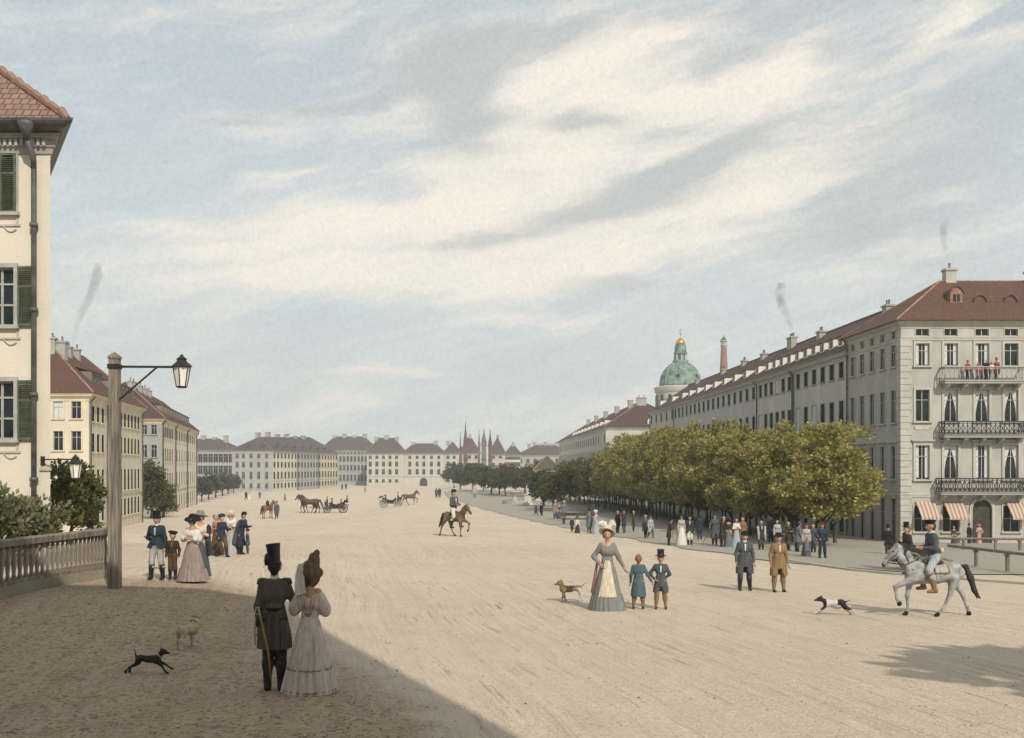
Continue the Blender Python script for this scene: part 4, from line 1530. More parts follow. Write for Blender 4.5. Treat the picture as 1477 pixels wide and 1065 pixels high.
b.drainpipe(1, L * 0.335, r=0.14); b.drainpipe(1, L * 0.66, r=0.14)
far_house('grey house with many narrow windows seen between the two larger blocks', 462, 541, 405, 649.5, 630, 10, PL_FG, 15, [(652, 655), (658.5, 666), (671, 679), (685, 694)], 0.9, chim=4, band=(682.5,))
b = far_house('long white house left of the arched gateway house with highest far roof'.replace('left of', 'beside'), 529, 582.4, 390, 654, 632, 8.5, PL_FW, [(534 - 529) / 53 + k * 9.4 / 53 for k in range(5)], [(657.5, 662), (666, 673), (677, 684.5), (691.5, 696)], 1.15, chim=3, style=FW, band=(688,))
b = far_house('white house with a wide arched gateway and a low red roof', 582.3, 640.4, 391, 654, 640, 7, PL_FW, [(591 - 582.3) / 57.7, (601.5 - 582.3) / 57.7, (611 - 582.3) / 57.7, (622 - 582.3) / 57.7, (632.5 - 582.3) / 57.7], [(657.5, 662), (666, 673), (677, 684.5)], 1.15, chim=2, style=FW, band=(688,))
mb = MB()
x0 = at(611, 391)
pts = [(x0 + 1.45 * math.cos(math.pi * k / 12), 390.93, zat(698, 391) + 1.0 + 1.45 * math.sin(math.pi * k / 12)) for k in range(13)]
mb.add([(x0 + 1.45, 390.93, -6)] + pts + [(x0 - 1.45, 390.93, -6)], [tuple(range(15))], 0)
for k in range(12):
    mb.tube([pts[k], pts[k + 1]], 0.16, 5, 1)
b.part('gateway', mb, [WOOD_DARK, STONE])
far_house('white house with steep roof partly hidden by the red spires', 640.2, 664, 392, 654, 638, 6, PL_FW, [0.25, 0.62], [(657.5, 662), (666, 673), (677, 684.5), (691.5, 696)], 1.15, chim=1, style=FW)
far_house('steep roofed pale house standing among the red spires', 663, 691, 405, 653.5, 628, 10, PL_FP, [0.5, 0.85], [(657, 662), (668, 676)], 1.2, roof=TILE_FAR, chim=1, style=FW)
far_house('pinkish gable house with tall hipped roof beside the spires', 706, 728.5, 372, 655.5, 631, 16, PL_FP, [0.25, 0.7], [(658, 661.5), (668, 674)], 1.2, roof=TILE_FAR, chim=2, style=FW)
far_house('cream house with rows of small windows behind the pavilion roof', 728.5, 751, 373, 656, 640, 9, PL_FC, 6, [(659, 663), (667, 673), (679, 684)], 0.85, chim=1, style=FW)
far_house('low grey house with long tiled roof at the far end of the grove', 745, 830, 400, 657, 642, 16, PL_FG, 8, [(662, 668), (676, 683)], 1.2, chim=7)
far_house('small dark roofed gatehouse with yellow wall among the far trees', 716, 739.5, 262, 682, 667.5, 5, PL_FC, [0.5], [(690, 697)], 0.9, roof=TILE_BROWN, chim=0, style=FW, name='gatehouse', zb=-7)
GREEN_ROOF = tilemat('mossy_roof', (0.095, 0.10, 0.055), (0.08, 0.085, 0.05), (0.11, 0.105, 0.065), 0.4, 0.4)
far_house('small garden pavilion with mossy green pyramid roof among the trees', 773, 806, 172, 679, 657.5, 4.0, PL_FC, [0.2, 0.75], [(684, 692)], 0.6, roof=GREEN_ROOF, chim=0, style=FW, name='garden_pavilion', zb=-7)

# ------------------------------------------------------------------ red spires
SPIRE = mat('red_spire_brick', (0.135, 0.085, 0.073), rough=0.9, var=0.3, vs=1.0)
SPIRE_G = mat('grey_spire_stone', (0.17, 0.145, 0.13), rough=0.9, var=0.3, vs=1.0)
for (px, top, shoulder, w, d, m_, lab) in ((664, 622, 655, 3.6, 352, SPIRE_G, 'thin grey brown spire, westernmost of the cluster at the far gate'),
                                            (671.5, 607, 640, 5.6, 350, SPIRE, 'tallest red brick spire of the cluster at the far gate'),
                                            (691, 619, 645, 3.2, 356, SPIRE_G, 'thin grey spire between the two red pairs'),
                                            (698, 617, 642, 7.0, 346, SPIRE_G, 'broad dark brown spire rising from a square stair tower'),
                                            (707, 618, 644, 5.4, 350, SPIRE, 'red brick spire beside the pinkish gable house')):
    s = d / F_PX
    r = w * s / 2
    x, zb = at(px, d), -8.0
    t = thing('spire_tower', lab, 'tower', (x, d, zb), 0, 'spires at the far gate')
    mb = MB()
    zs_ = zat(shoulder, d) - zb
    mb.box(-r, r, -r, r, 0, zs_)
    mb.box(-r * 1.15, r * 1.15, -r * 1.15, r * 1.15, zs_ * 0.72, zs_ * 0.72 + 0.4)
    mb.build('shaft', [m_], t)
    mb = MB()
    zt = zat(top, d) - zb
    mb.lathe([(r * 1.45, zs_), (r * 1.1, zs_ + 0.3), (r * 0.72, zs_ + (zt - zs_) * 0.35), (r * 0.32, zs_ + (zt - zs_) * 0.7), (0.05, zt)], 8)
    for k in range(4):
        a = math.pi / 4 + k * math.pi / 2
        mb.lathe([(r * 0.28, zs_ - 0.2), (r * 0.28, zs_ + 0.9), (0.02, zs_ + 2.2)], 6, (r * 1.15 * math.cos(a), r * 1.15 * math.sin(a), 0))
    mb.build('spire', [m_], t)

# ------------------------------------------------------------------ tall house behind the viewer: it throws the broad shade over the near corner
A = Vector((5.8, -2.5))
foot = [A + Vector((0, -12)), A, A + Vector((-34, 0)), A + Vector((-34, -12))]
b = Building('tall_house', 'tall cream town house standing behind the viewpoint', 'house', foot, -0.5, 20.9, PL_CREAM, TILE_PALE)
b.finish(pitch=0.75, oh=0.5, pairs=((0, 1), (2, 3)))

# ------------------------------------------------------------------ smoke
SMOKE = bpy.data.materials.new('chimney_smoke')
SMOKE.use_nodes = True
nt = NT(SMOKE.node_tree)
nt.n.remove(nt.n['Principled BSDF'])
vol = nt.node('ShaderNodeVolumePrincipled')
vol.inputs['Color'].default_value = (0.22, 0.22, 0.22, 1)
vol.inputs['Anisotropy'].default_value = 0.2
ng = nt.noise(nt.node('ShaderNodeTexCoord').outputs['Object'], 0.9, 4.0, 0.6, dist=0.6)
nt.l.new(nt.m('MULTIPLY', nt.smooth(ng, 0.25, 0.75), 0.6), vol.inputs['Density'])
nt.l.new(vol.outputs[0], nt.n['Material Output'].inputs['Volume'])
for lab, d, pts in (('thin smoke rising from the yellow house chimney', 97, [(103, 507, 0.8), (106, 490, 2.0), (111, 468, 4), (120, 446, 6), (133, 422, 7), (140, 398, 8), (141, 380, 5)]),
                    ('smoke curling above the grey row house chimney stack', 117, [(1143, 483, 1.2), (1141, 472, 3), (1136, 458, 5), (1129, 442, 7), (1125, 426, 8), (1127, 408, 6)]),
                    ('thin smoke over the corner house chimney', 82, [(1369, 385, 0.8), (1367, 376, 2), (1364, 362, 3.5), (1361, 346, 5), (1361, 330, 6), (1365, 316, 4)])):
    mb = MB()
    mb.tube([(at(px, d), d, zat(py, d)) for px, py, r in pts], [r * d / F_PX for _, _, r in pts], 12)
    me = mb.mesh('smoke', [SMOKE], True)
    bm = bmesh.new(); bm.from_mesh(me)
    bmesh.ops.remove_doubles(bm, verts=bm.verts, dist=1e-5)
    bmesh.ops.recalc_face_normals(bm, faces=bm.faces)
    bm.to_mesh(me); bm.free()
    tag(link('smoke', me), lab, 'smoke', kind='stuff')

# ------------------------------------------------------------------ thin summer haze over the far side of the square
HAZE = bpy.data.materials.new('haze_air')
HAZE.use_nodes = True
nt = NT(HAZE.node_tree)
nt.n.remove(nt.n['Principled BSDF'])
vol = nt.node('ShaderNodeVolumePrincipled')
vol.inputs['Color'].default_value = (0.88, 0.92, 0.95, 1)
vol.inputs['Density'].default_value = 0.00055
nt.l.new(vol.outputs[0], nt.n['Material Output'].inputs['Volume'])
mb = MB()
mb.box(-300, 300, -60, 620, -9.5, 62)
tag(mb.build('haze', HAZE), kind='stuff')
# ------------------------------------------------------------------ trees and shrubs
LEAF_OLIVE = leafmat('olive_leaves', (0.11, 0.108, 0.036), (0.40, 0.36, 0.11), (0.55, 0.475, 0.175))
LEAF_DARK = leafmat('dark_leaves', (0.035, 0.05, 0.02), (0.085, 0.10, 0.035), (0.11, 0.12, 0.05))
LEAF_MID = leafmat('green_leaves', (0.055, 0.065, 0.02), (0.13, 0.135, 0.04), (0.18, 0.165, 0.055))
LEAF_BLUE = leafmat('blue_green_leaves', (0.06, 0.08, 0.055), (0.13, 0.15, 0.10), (0.16, 0.17, 0.10))
LEAF_PALE = leafmat('pale_shrub_leaves', (0.08, 0.085, 0.035), (0.24, 0.23, 0.12), (0.38, 0.35, 0.25))
BARK = mat('dark_bark', (0.075, 0.06, 0.048), rough=0.95, var=0.35, vs=3.0, bump=0.8, bs=10, stretch=(4, 4, 0.8))


def crown_mesh(seed, rx, rz, zc, clumps, per, leaf, m, shell=0.45, tuft=0.35, flat=0.0, cr=0.55):
    rnd = np.random.default_rng(seed)
    # clump centres through the volume, denser towards the outside
    P_ = []
    while len(P_) < clumps:
        v = rnd.normal(size=3); v /= np.linalg.norm(v)
        r = rnd.uniform(shell, 1.0) ** 0.7
        if v[2] < -0.75:
            continue
        bump = 0.86 + 0.28 * math.sin(3.1 * v[0] + seed) * math.cos(2.7 * v[1] + 2 * seed) + rnd.uniform(-0.08, 0.08)
        P_.append(v * r * bump)
    P_ = np.array(P_)
    # upright shoots on the top of the head
    C = P_ * np.array([rx, rx, rz]) + np.array([0, 0, zc])
    top = P_[:, 2] > 0.35
    C[top, 2] += rnd.uniform(0, tuft, top.sum()) * rz * 0.5
    allv, n_l = [], 0
    for c, pdir in zip(C, P_):
        k = per
        v = rnd.normal(size=(k, 3)); v /= np.linalg.norm(v, axis=1)[:, None]
        rr = cr * rnd.uniform(0.35, 1.05, k)[:, None] * rnd.uniform(0.75, 1.25)
        pos = c + v * rr * np.array([1, 1, 0.8])
        dirn = v * 0.9 + pdir * 0.5 + np.array([0, 0, 0.35]) + rnd.normal(size=(k, 3)) * 0.45
        dirn /= np.linalg.norm(dirn, axis=1)[:, None]
        side = np.cross(dirn, rnd.normal(size=(k, 3))); side /= np.linalg.norm(side, axis=1)[:, None]
        L = leaf * rnd.uniform(0.7, 1.4, k)[:, None]
        W = L * rnd.uniform(0.26, 0.42, k)[:, None]
        nrm = np.cross(dirn, side)
        a = pos; b_ = pos + dirn * L * 0.5 + side * W + nrm * L * 0.08; c_ = pos + dirn * L - nrm * L * 0.1; d = pos + dirn * L * 0.5 - side * W + nrm * L * 0.08
        allv.append(np.stack([a, b_, c_, d], 1).reshape(-1, 3)); n_l += k
    V = np.concatenate(allv)
    me = bpy.data.meshes.new('crown')
    me.vertices.add(len(V)); me.vertices.foreach_set('co', V.ravel())
    me.loops.add(len(V)); me.loops.foreach_set('vertex_index', np.arange(len(V)))
    me.polygons.add(n_l); me.polygons.foreach_set('loop_start', np.arange(0, len(V), 4))
    me.materials.append(m)
    me.update(calc_edges=True)
    return me


def trunk_mesh(seed, h, r, zc, rx, limbs=7):
    rnd = random.Random(seed)
    mb = MB()
    pts = [(0, 0, -0.4), (0, 0, 0.05), (rnd.uniform(-.06, .06), rnd.uniform(-.06, .06), h * 0.5), (rnd.uniform(-.1, .1), rnd.uniform(-.1, .1), h)]
    mb.tube(pts, [r * 1.7, r * 1.35, r, r * 0.8], 9)
    for k in range(limbs):
        a = 2 * math.pi * k / limbs + rnd.uniform(-.3, .3)
        q = rnd.uniform(0.55, 0.9)
        s = Vector(pts[-1]) - Vector((0, 0, rnd.uniform(0.05, 0.3 * h)))
        e = Vector((rx * q * math.cos(a), rx * q * math.sin(a), zc + rnd.uniform(-0.2, 0.8) * rx * 0.6))
        mid = s.lerp(e, 0.5) + Vector((0, 0, -0.1 * rx + rnd.uniform(-.1, .3)))
        mb.tube([s, mid, e], [r * 0.5, r * 0.32, r * 0.1], 6)
    mb.tube([pts[-1], (0.1, 0, zc + rx * 0.9)], [r * 0.7, r * 0.12], 6)
    return mb.mesh('trunk', [BARK], smooth=True)


def make_tree_kind(seed, rx, rz, zc, th, tr, leafm, clumps=70, per=46, leaf=0.30, **kw):
    return (trunk_mesh(seed, th, tr, zc, rx), crown_mesh(seed, rx, rz, zc, clumps, per, leaf, leafm, **kw))


def plant(name, label, cat, loc, kind, rz=0.0, s=1.0, sz=None, group=None):
    t = thing(name, label, cat, loc, rz, group)
    t.scale = (s, s, sz or s)
    link('trunk', kind[0], t)
    link('crown', kind[1], t)
    return t


rnd = random.Random(11)
GROVE = [make_tree_kind(k, 3.0 + 0.2 * (k % 3), 2.1 + 0.12 * (k % 4), 3.45, 1.7, 0.09, LEAF_OLIVE, 150, 105, 0.19, tuft=1.8, cr=0.50, shell=0.35) for k in range(5)]
GROVE_D = [make_tree_kind(20 + k, 2.9, 2.1, 3.5, 1.7, 0.10, LEAF_MID, 110, 60, 0.28, tuft=1.2, cr=0.56) for k in range(3)]
FARTREE = [make_tree_kind(40 + k, 2.3, 2.3, 3.3, 1.7, 0.14, LEAF_DARK, 60, 36, 0.42, tuft=0.4, cr=0.6) for k in range(3)]
line_lab = ['olive leaved tree in the grove line that edges the open square', 'olive leaved tree in the middle line of the grove', 'olive leaved tree in the grove line next to the grey row houses']
first = ['olive tree at the near end of the grove line edging the square', 'olive tree at the near end of the middle grove line', 'yellow olive tree nearest the stone corner house']
for row, (x0, d0, n, sp) in enumerate(((15.5, 50.5, 30, 4.4), (20.0, 60.5, 27, 4.4), (23.4, 74.0, 22, 4.9))):
    for k in range(n):
        d = d0 + sp * k + rnd.uniform(-.5, .5)
        x = x0 - 0.039 * (d - 52) + rnd.uniform(-.35, .35) - (0.012 * max(0, d - 90) if row == 0 else 0)
        kind = rnd.choice(GROVE if d < 95 else GROVE + GROVE_D if d < 125 else GROVE_D)
        far = 0.90 + 0.20 * sstep((d - 56) / 18) * (1 - 0.6 * sstep((d - 95) / 60))
        plant('grove_tree', first[row] if k == 0 else line_lab[row], 'tree', (x, d, gz(x, d)), kind, rnd.uniform(0, 6.28), rnd.uniform(0.85, 1.06), far * rnd.uniform(0.90, 1.08), group='trees of the promenade grove')
# thin saplings and stakes between the trunks of the grove
labs = {}
for k, (px, py, hpx) in enumerate(((655, 704, 32), (664, 706, 30), (682, 708, 40), (697, 710, 36), (709, 713, 40), (720, 714, 36), (729, 716, 40), (744, 711, 34), (757, 713, 40), (773, 717, 46), (784, 731, 52), (798, 735, 54), (812, 738, 58))):
    p = P(px, py)
    s = hpx / (F_PX / p.y) / 5.7
    plant('shade_tree', 'dark green tree of the far row that ends at the red spires' if k else 'lowest dark tree at the far end of the row below the red spires', 'tree', p, FARTREE[k % 3] if k % 3 else GROVE_D[k % 3], rnd.uniform(0, 6), s * 1.15, s, group='dark trees below the spires')
for k, (px, d, hpx) in enumerate(((291, 208, 34), (301, 222, 36), (311, 238, 32), (321, 256, 31), (329, 272, 28), (337, 288, 24))):
    x = at(px, d)
    s = hpx / (F_PX / d) / 5.5
    if k == 0: BLUET = [make_tree_kind(60 + j, 2.3, 2.2, 3.3, 1.4, 0.14, LEAF_BLUE, 60, 36, 0.42, tuft=0.3, cr=0.6) for j in range(2)]
    plant('street_tree', 'blue green tree of the short row before the square block' if k else 'largest blue green tree of the short row, against the cream house', 'tree', (x, d, gz(x, d)), BLUET[k % 2], k * 1.3, s * 1.2, s, group='blue green trees before the square block')
STREET = make_tree_kind(70, 2.0, 3.0, 3.6, 1.5, 0.2, LEAF_MID, 90, 44, 0.36, tuft=0.5, cr=0.6)
p = (at(219, 128), 128)
plant('street_tree', 'tall bushy tree between the two cream houses', 'tree', (*p, gz(*p)), STREET, 0.4, 1.0, 1.05)
p = (at(236, 133), 133)
plant('street_tree', 'lower rounded tree at the foot of the grey end wall', 'tree', (*p, gz(*p)), STREET, 2.4, 0.8, 0.62)
BUSHK = (trunk_mesh(80, 0.9, 0.09, 1.6, 1.5, 9), crown_mesh(81, 1.35, 1.75, 1.95, 110, 44, 0.22, LEAF_MID, shell=0.35, tuft=0.35, cr=0.34))
p = (at(103, 46), 46)
plant('bush', 'large olive green bush between the shuttered house and the lamp post', 'bush', (*p, gz(*p) + 0.1), BUSHK, 0.3, 0.95, 0.95)
SHRUBK = (trunk_mesh(90, 0.5, 0.05, 0.9, 1.0, 9), crown_mesh(91, 1.1, 0.95, 1.05, 70, 30, 0.17, LEAF_PALE, shell=0.3, tuft=0.6, cr=0.30))
p = (at(8, 28.0), 28.0)
plant('shrub', 'pale flowering shrub against the cream wall behind the balustrade', 'bush', (*p, gz(*p) + 0.15), SHRUBK, 0.0, 0.85, 0.98)
p = (at(58, 28.6), 28.6)
plant('shrub', 'small pale shrub at the foot of the drainpipe', 'bush', (*p, gz(*p) + 0.1), SHRUBK, 2.0, 0.72, 0.85)
# big tree outside the picture whose shade falls over the near right corner
BIG = make_tree_kind(95, 3.6, 3.0, 8.2, 4.2, 0.3, LEAF_OLIVE, 220, 60, 0.6, tuft=0.2, cr=0.9)
plant('chestnut_tree', 'broad tree standing beside the viewpoint, outside the picture', 'tree', (15.6, 2.0, 0), BIG, 0.5, 1.0)
plant('chestnut_tree', 'second broad tree beside the viewpoint, outside the picture', 'tree', (20.6, 3.4, 0), BIG, 2.5, 1.05)

# ------------------------------------------------------------------ wooden lamp post
LGLASS = mat('lantern_glass', (0.80, 0.77, 0.70), rough=0.3, var=0.03, spec=0.4)


def lantern(parent, loc, s=1.0, m=IRON):
    """six-sided tapering lantern hanging from its cap; returns the frame"""
    mb = MB()
    n = 6
    rt, rb_, h = 0.20 * s, 0.12 * s, 0.46 * s
    def c(r, k, z): return (r * math.cos(2 * math.pi * k / n + 0.52), r * math.sin(2 * math.pi * k / n + 0.52), z)
    for k in range(n):
        mb.tube([c(rb_, k, 0), c(rt, k, h)], 0.013 * s, 5)
        mb.tube([c(rb_, k, 0), c(rb_, k + 1, 0)], 0.013 * s, 5)
        mb.tube([c(rt, k, h), c(rt, k + 1, h)], 0.015 * s, 5)
    mb.lathe([(rt * 1.25, h), (rt * 1.2, h + 0.03 * s), (rt * 0.62, h + 0.13 * s), (rt * 0.55, h + 0.17 * s), (rt * 0.68, h + 0.19 * s), (rt * 0.3, h + 0.24 * s), (0.02 * s, h + 0.30 * s)], 6)
    mb.lathe([(rb_ * 0.9, -0.03 * s), (rb_ * 1.05, 0)], 6)
    fr = mb.build('lantern', [m], parent, loc)
    g = MB()
    g.lathe([(rb_ * 0.97, 0.0), (rt * 0.97, h)], 6, caps=False)
    g.build('lantern_glass', [LGLASS], fr, rz=0.52)
    return fr


lp = P(165.5, 848)
d = lp.y
s = d / F_PX
t = thing('lamp_post', 'weathered wooden post carrying a lantern on an iron arm', 'street lamp', lp)
zt = zat(516, d) - lp.z
hw = 7.6 * s
mb = MB()
mb.add([(-hw, -hw, -0.2), (hw, -hw, -0.2), (hw, hw, -0.2), (-hw, hw, -0.2), (-hw * .86, -hw * .86, zt), (hw * .86, -hw * .86, zt), (hw * .86, hw * .86, zt), (-hw * .86, hw * .86, zt)],
       [(0, 1, 5, 4), (1, 2, 6, 5), (2, 3, 7, 6), (3, 0, 4, 7), (4, 5, 6, 7)])
mb.box(-hw * 1.0, hw * 1.0, -hw * 1.0, hw * 1.0, zt - 0.03, zt + 0.02)
mb.add([(-hw, -hw, zt + 0.02), (hw, -hw, zt + 0.02), (hw, hw, zt + 0.02), (-hw, hw, zt + 0.02), (0, 0, zt + 0.13)], [(0, 1, 4), (1, 2, 4), (2, 3, 4), (3, 0, 4)])
mb.build('post', [WOOD_GREY], t)
mb = MB()
za = zat(529, d) - lp.z
xa = (262 - 165.5) * s
mb.tube([(-hw * 1.2, 0, za), (xa + 0.12, 0, za - 0.01)], 0.026, 8)
mb.tube([(hw * 0.8, 0, zat(577, d) - lp.z), ((226 - 165.5) * s, 0, za - 0.02)], 0.022, 8)
mb.box(-hw * 1.05, hw * 1.02, -hw * 1.05, hw * 1.02, za - 0.05, za + 0.05)
mb.tube([(xa, 0, za), (xa, 0, za + 0.02), (xa, 0, za + 0.06)], 0.02, 6)
arm = mb.build('lamp_arm', [IRON], t)
lantern(t, (xa, 0, zat(558, d) - lp.z), 0.93)
mb = MB()
for (sx, sy, h) in ((1.15, -0.6, 0.42), (1.2, 0.3, 0.36)):
    mb.lathe([(0.09, -0.1), (0.08, 0.22), (0.05, 0.3), (0.01, 0.33)], 8, (hw * sx + 0.1, sy * hw, 0))
# lantern bracketed to the shuttered house
bx, by = at(60, 30.9), 30.9
t = thing('wall_lantern', 'small black lantern on an iron bracket fixed to the shuttered house', 'lantern', (bx, by, 0))
mb = MB()
zl = zat(663, 30.9)
mb.tube([(0, 0.08, zl), (0.15, -0.1, zl), (at(109, 30.5) - bx, -0.4, zl)], 0.024, 6)
mb.tube([(at(76, 30.9) - bx, 0.02, zat(689, 30.7)), (at(98, 30.6) - bx, -0.3, zl - 0.03)], 0.02, 6)
mb.box(-0.06, 0.06, 0.05, 0.11, zl - 0.18, zl + 0.1)
mb.build('wall_bracket', [IRON], t)
lantern(t, (at(109, 30.5) - bx, -0.4, zat(690, 30.5)), 0.95)

# ------------------------------------------------------------------ balustrade by the lamp post
pts = [Vector((-9.85 - 0.10 * (24.5 - y) - 0.012 * (24.5 - y) ** 1.5, y)) for y in (24.5, 23.6, 22.5, 21.2, 19.8, 17.5)]
base_z = lambda w: gz(w.x, w.y)
t = thing('balustrade', 'weathered grey balustrade on a low stone wall running up to the lamp post', 'balustrade', (pts[0].x, pts[0].y, 0))
o_ = t.location.copy()
def strip(prof, name, m, lift):
    mb = MB()
    vs = []
    for i, w in enumerate(pts):
        e = (pts[min(i + 1, len(pts) - 1)] - pts[max(i - 1, 0)]).normalized()
        nn = Vector((-e.y, e.x))
        if nn.y > 0: nn = -nn
        for (o, z) in prof:
            q = w + nn * o
            vs.append((q.x, q.y, z + lift(w)))
    m_ = len(prof)
    fs = [(i * m_ + j, i * m_ + (j + 1) % m_, (i + 1) * m_ + (j + 1) % m_, (i + 1) * m_ + j) for i in range(len(pts) - 1) for j in range(m_)]
    fs += [tuple(range(m_)), tuple(range(len(vs) - 1, len(vs) - m_ - 1, -1))]
    mb.add(vs, fs)
    mb.v = [tuple(Vector(v) - o_) for v in mb.v]
    return mb.build(name, [m], t)
zrail = lambda w: zat(762, 24.5) + (24.5 - w.y) * 0.002
zlow = lambda w: base_z(w) + 0.22 + (24.5 - w.y) * 0.004
strip([(-0.09, -0.6), (0.16, -0.6), (0.13, 0.0), (-0.09, 0.0)], 'base_wall', plaster('rubble_wall', (0.27, 0.235, 0.175), stain=0.5, var=0.2), zlow)
strip([(-0.07, -0.01), (0.08, -0.01), (0.08, 0.07), (-0.07, 0.07)], 'bottom_rail', WOOD_GREY, zlow)
strip([(-0.10, -0.14), (0.10, -0.14), (0.11, -0.02), (0.0, 0.02), (-0.11, -0.02)], 'handrail', WOOD_GREY, zrail)
tot = [0.0]
for a, c in zip(pts[:-1], pts[1:]): tot.append(tot[-1] + (c - a).length)
bal = None
n = 36
for k in range(n):
    u = 0.12 + (tot[-1] - 0.3) * (k / (n - 1)) ** 1.12
    i = max(j for j in range(len(pts) - 1) if tot[j] <= u)
    w = pts[i].lerp(pts[i + 1], (u - tot[i]) / (tot[i + 1] - tot[i]))
    e = (pts[i + 1] - pts[i]).normalized()
    z0, z1 = zlow(w) + 0.065, zrail(w) - 0.13
    h = z1 - z0
    if bal is None:
        mb = MB()
        mb.box(-0.055, 0.055, -0.055, 0.055, 0, 0.08)
        mb.lathe([(0.045, 0.08), (0.06, 0.12), (0.042, 0.17), (0.062, 0.38), (0.066, 0.52), (0.045, 0.78), (0.038, 0.88), (0.055, 0.92)], 10)
        mb.box(-0.055, 0.055, -0.055, 0.055, 0.92, 1.0)
        bal = mb.mesh('baluster', [WOOD_GREY], smooth=False)
    o = link('baluster', bal, t, Vector((w.x, w.y, z0)) - o_, math.atan2(e.y, e.x))
    o.scale = (0.85, 0.85, h)

# ------------------------------------------------------------------ hitching rails on the right
def rail_fence(label, path, h, posts, r=0.05, pr=0.07):
    (x0, y0) = path[0]
    t = thing('hitching_rail', label, 'railing', (x0, y0, gz(x0, y0)), 0, 'low rails before the corner house')
    o = t.location.copy()
    mb = MB()
    L = [Vector((x, y, gz(x, y) + h)) - o for x, y in path]
    mb.tube(L, r, 8)
    mb.build('rail', [WOOD_GREY], t, smooth=True)
    for (x, y) in posts:
        m2 = MB()
        z = gz(x, y)
        m2.tube([Vector((x, y, z - 0.3)) - o, Vector((x, y, z + h - r * 0.5)) - o], pr, 7)
        m2.lathe([(pr, 0), (pr * 1.5, 0.03), (pr * 1.5, 0.08), (pr, 0.1)], 7, Vector((x, y, z + h - r - 0.08)) - o)
        m2.build('post', [WOOD_GREY], t)


def gp(px, d): return (at(px, d), d)
rail_fence('nearer low wooden rail on dark posts beside the grey horse', [gp(1368, 37.5), gp(1410, 35.4), gp(1453, 33.2), gp(1500, 31.2), gp(1540, 29.5)], 0.66, [gp(1408, 35.5), gp(1453, 33.2), gp(1502, 31.1)], 0.055)
rail_fence('farther low wooden rail parallel to the corner house front', [gp(1345, 47), gp(1390, 46.6), gp(1436, 46.2), gp(1471, 46), gp(1540, 45.4)], 0.55, [gp(1390, 46.6), gp(1436, 46.2), gp(1471, 46), gp(1520, 45.5)], 0.055)
# kerb that edges the paved strip
mb = MB()
kp = [gp(1130, 39.3), gp(1180, 36.2), gp(1235, 33.7), gp(1290, 32.2), gp(1350, 31.0), gp(1400, 30.0), gp(1480, 28.6), gp(1560, 27)]
kz = [gz(*w) for w in kp]
vs = []
for w, z in zip(kp, kz):
    for (o, q) in ((-0.11, -0.2), (-0.11, 0.07), (0.11, 0.07), (0.11, 0.02)):
        vs.append((w[0] + o * 0.5, w[1] + o, z + q))
mb.add(vs, [(i * 4 + j, i * 4 + j + 1, (i + 1) * 4 + j + 1, (i + 1) * 4 + j) for i in range(len(kp) - 1) for j in range(3)])
tag(mb.build('kerb', FLAG), kind='structure')

# ------------------------------------------------------------------ monuments among the far trees
def statue_body(h):
    k = h / 1.75
    pr = [((-.09 * k, 0, .1 * k), .07 * k, (-.09 * k, 0, .85 * k), .1 * k), ((.1 * k, -.08 * k, .1 * k), .07 * k, (.09 * k, 0, .85 * k), .1 * k), ((0, 0, .9 * k), .16 * k, (0, 0, 1.35 * k), .18 * k),
          ((0, 0, 1.45 * k), .06 * k, (0, 0, 1.62 * k), .1 * k), ((-.2 * k, 0, 1.38 * k), .06 * k, (-.3 * k, -.1 * k, 1.05 * k), .05 * k), ((.2 * k, 0, 1.38 * k), .06 * k, (.32 * k, -.2 * k, 1.5 * k), .045 * k),
          ((0, .06 * k, .1 * k), .16 * k, (0, .05 * k, .9 * k), .14 * k)]
    return organic(pr, 0.05 * k, 0.03 * k)


MARBLE = mat('white_marble', (0.56, 0.53, 0.47), rough=0.6, var=0.12)
p = P(761.5, 729)
s = p.y / F_PX
t = thing('statue', 'white standing statue on a tall pedestal under the dark trees', 'statue', p)
mb = MB()
H = 31 * s
mb.box(-.75, .75, -.75, .75, 0, 0.3); mb.box(-.5, .5, -.5, .5, 0.3, H * 0.48); mb.box(-.62, .62, -.62, .62, H * 0.48, H * 0.52)
mb.build('pedestal', [MARBLE], t)
statue_body(H * 0.5).build('figure', [MARBLE], t, (0, 0, H * 0.515), smooth=True)
p = P(742.5, 727)
s = p.y / F_PX
t = thing('stone_fountain', 'pale stone bowl fountain on a round basin beside the white statue', 'fountain', p)
H = 20 * s
mb = MB()
mb.lathe([(1.9, 0), (1.9, 0.55), (1.7, 0.6), (1.65, 0.35)], 20)
mb.build('basin', [STONE_GREY], t)
mb = MB()
mb.lathe([(0.5, 0.3), (0.3, 0.6), (0.22, H * 0.5), (0.35, H * 0.62), (1.0, H * 0.85), (1.05, H * 0.92), (0.8, H * 0.9), (0.12, H * 0.92), (0.1, H * 1.05)], 16)
mb.build('bowl', [mat('pinkish_marble', (0.52, 0.44, 0.38), rough=0.7, var=0.15)], t, smooth=True)
p = P(836, 757)
t = thing('bench', 'plain wooden bench at the edge of the grove', 'bench', p, 0.05)
for nm, bx_ in (('seat', (-1.5, 1.5, -.22, .22, .42, .5)), ('leg', (-1.35, -1.2, -.2, .2, 0, .42)), ('leg', (1.2, 1.35, -.2, .2, 0, .42)), ('backrest', (-1.5, 1.5, .2, .25, .7, .95))):
    mb = MB(); mb.box(*bx_); mb.build(nm, [WOOD_DARK], t)

# ------------------------------------------------------------------ wheeled things (local +X is forward)
CARR = mat('black_carriage_paint', (0.022, 0.021, 0.022), rough=0.35, var=0.3, spec=0.5)
CARR_R = mat('dark_red_leather', (0.10, 0.03, 0.025), rough=0.5, var=0.2)
WHEELP = mat('wheel_paint', (0.10, 0.085, 0.07), rough=0.6, var=0.2)


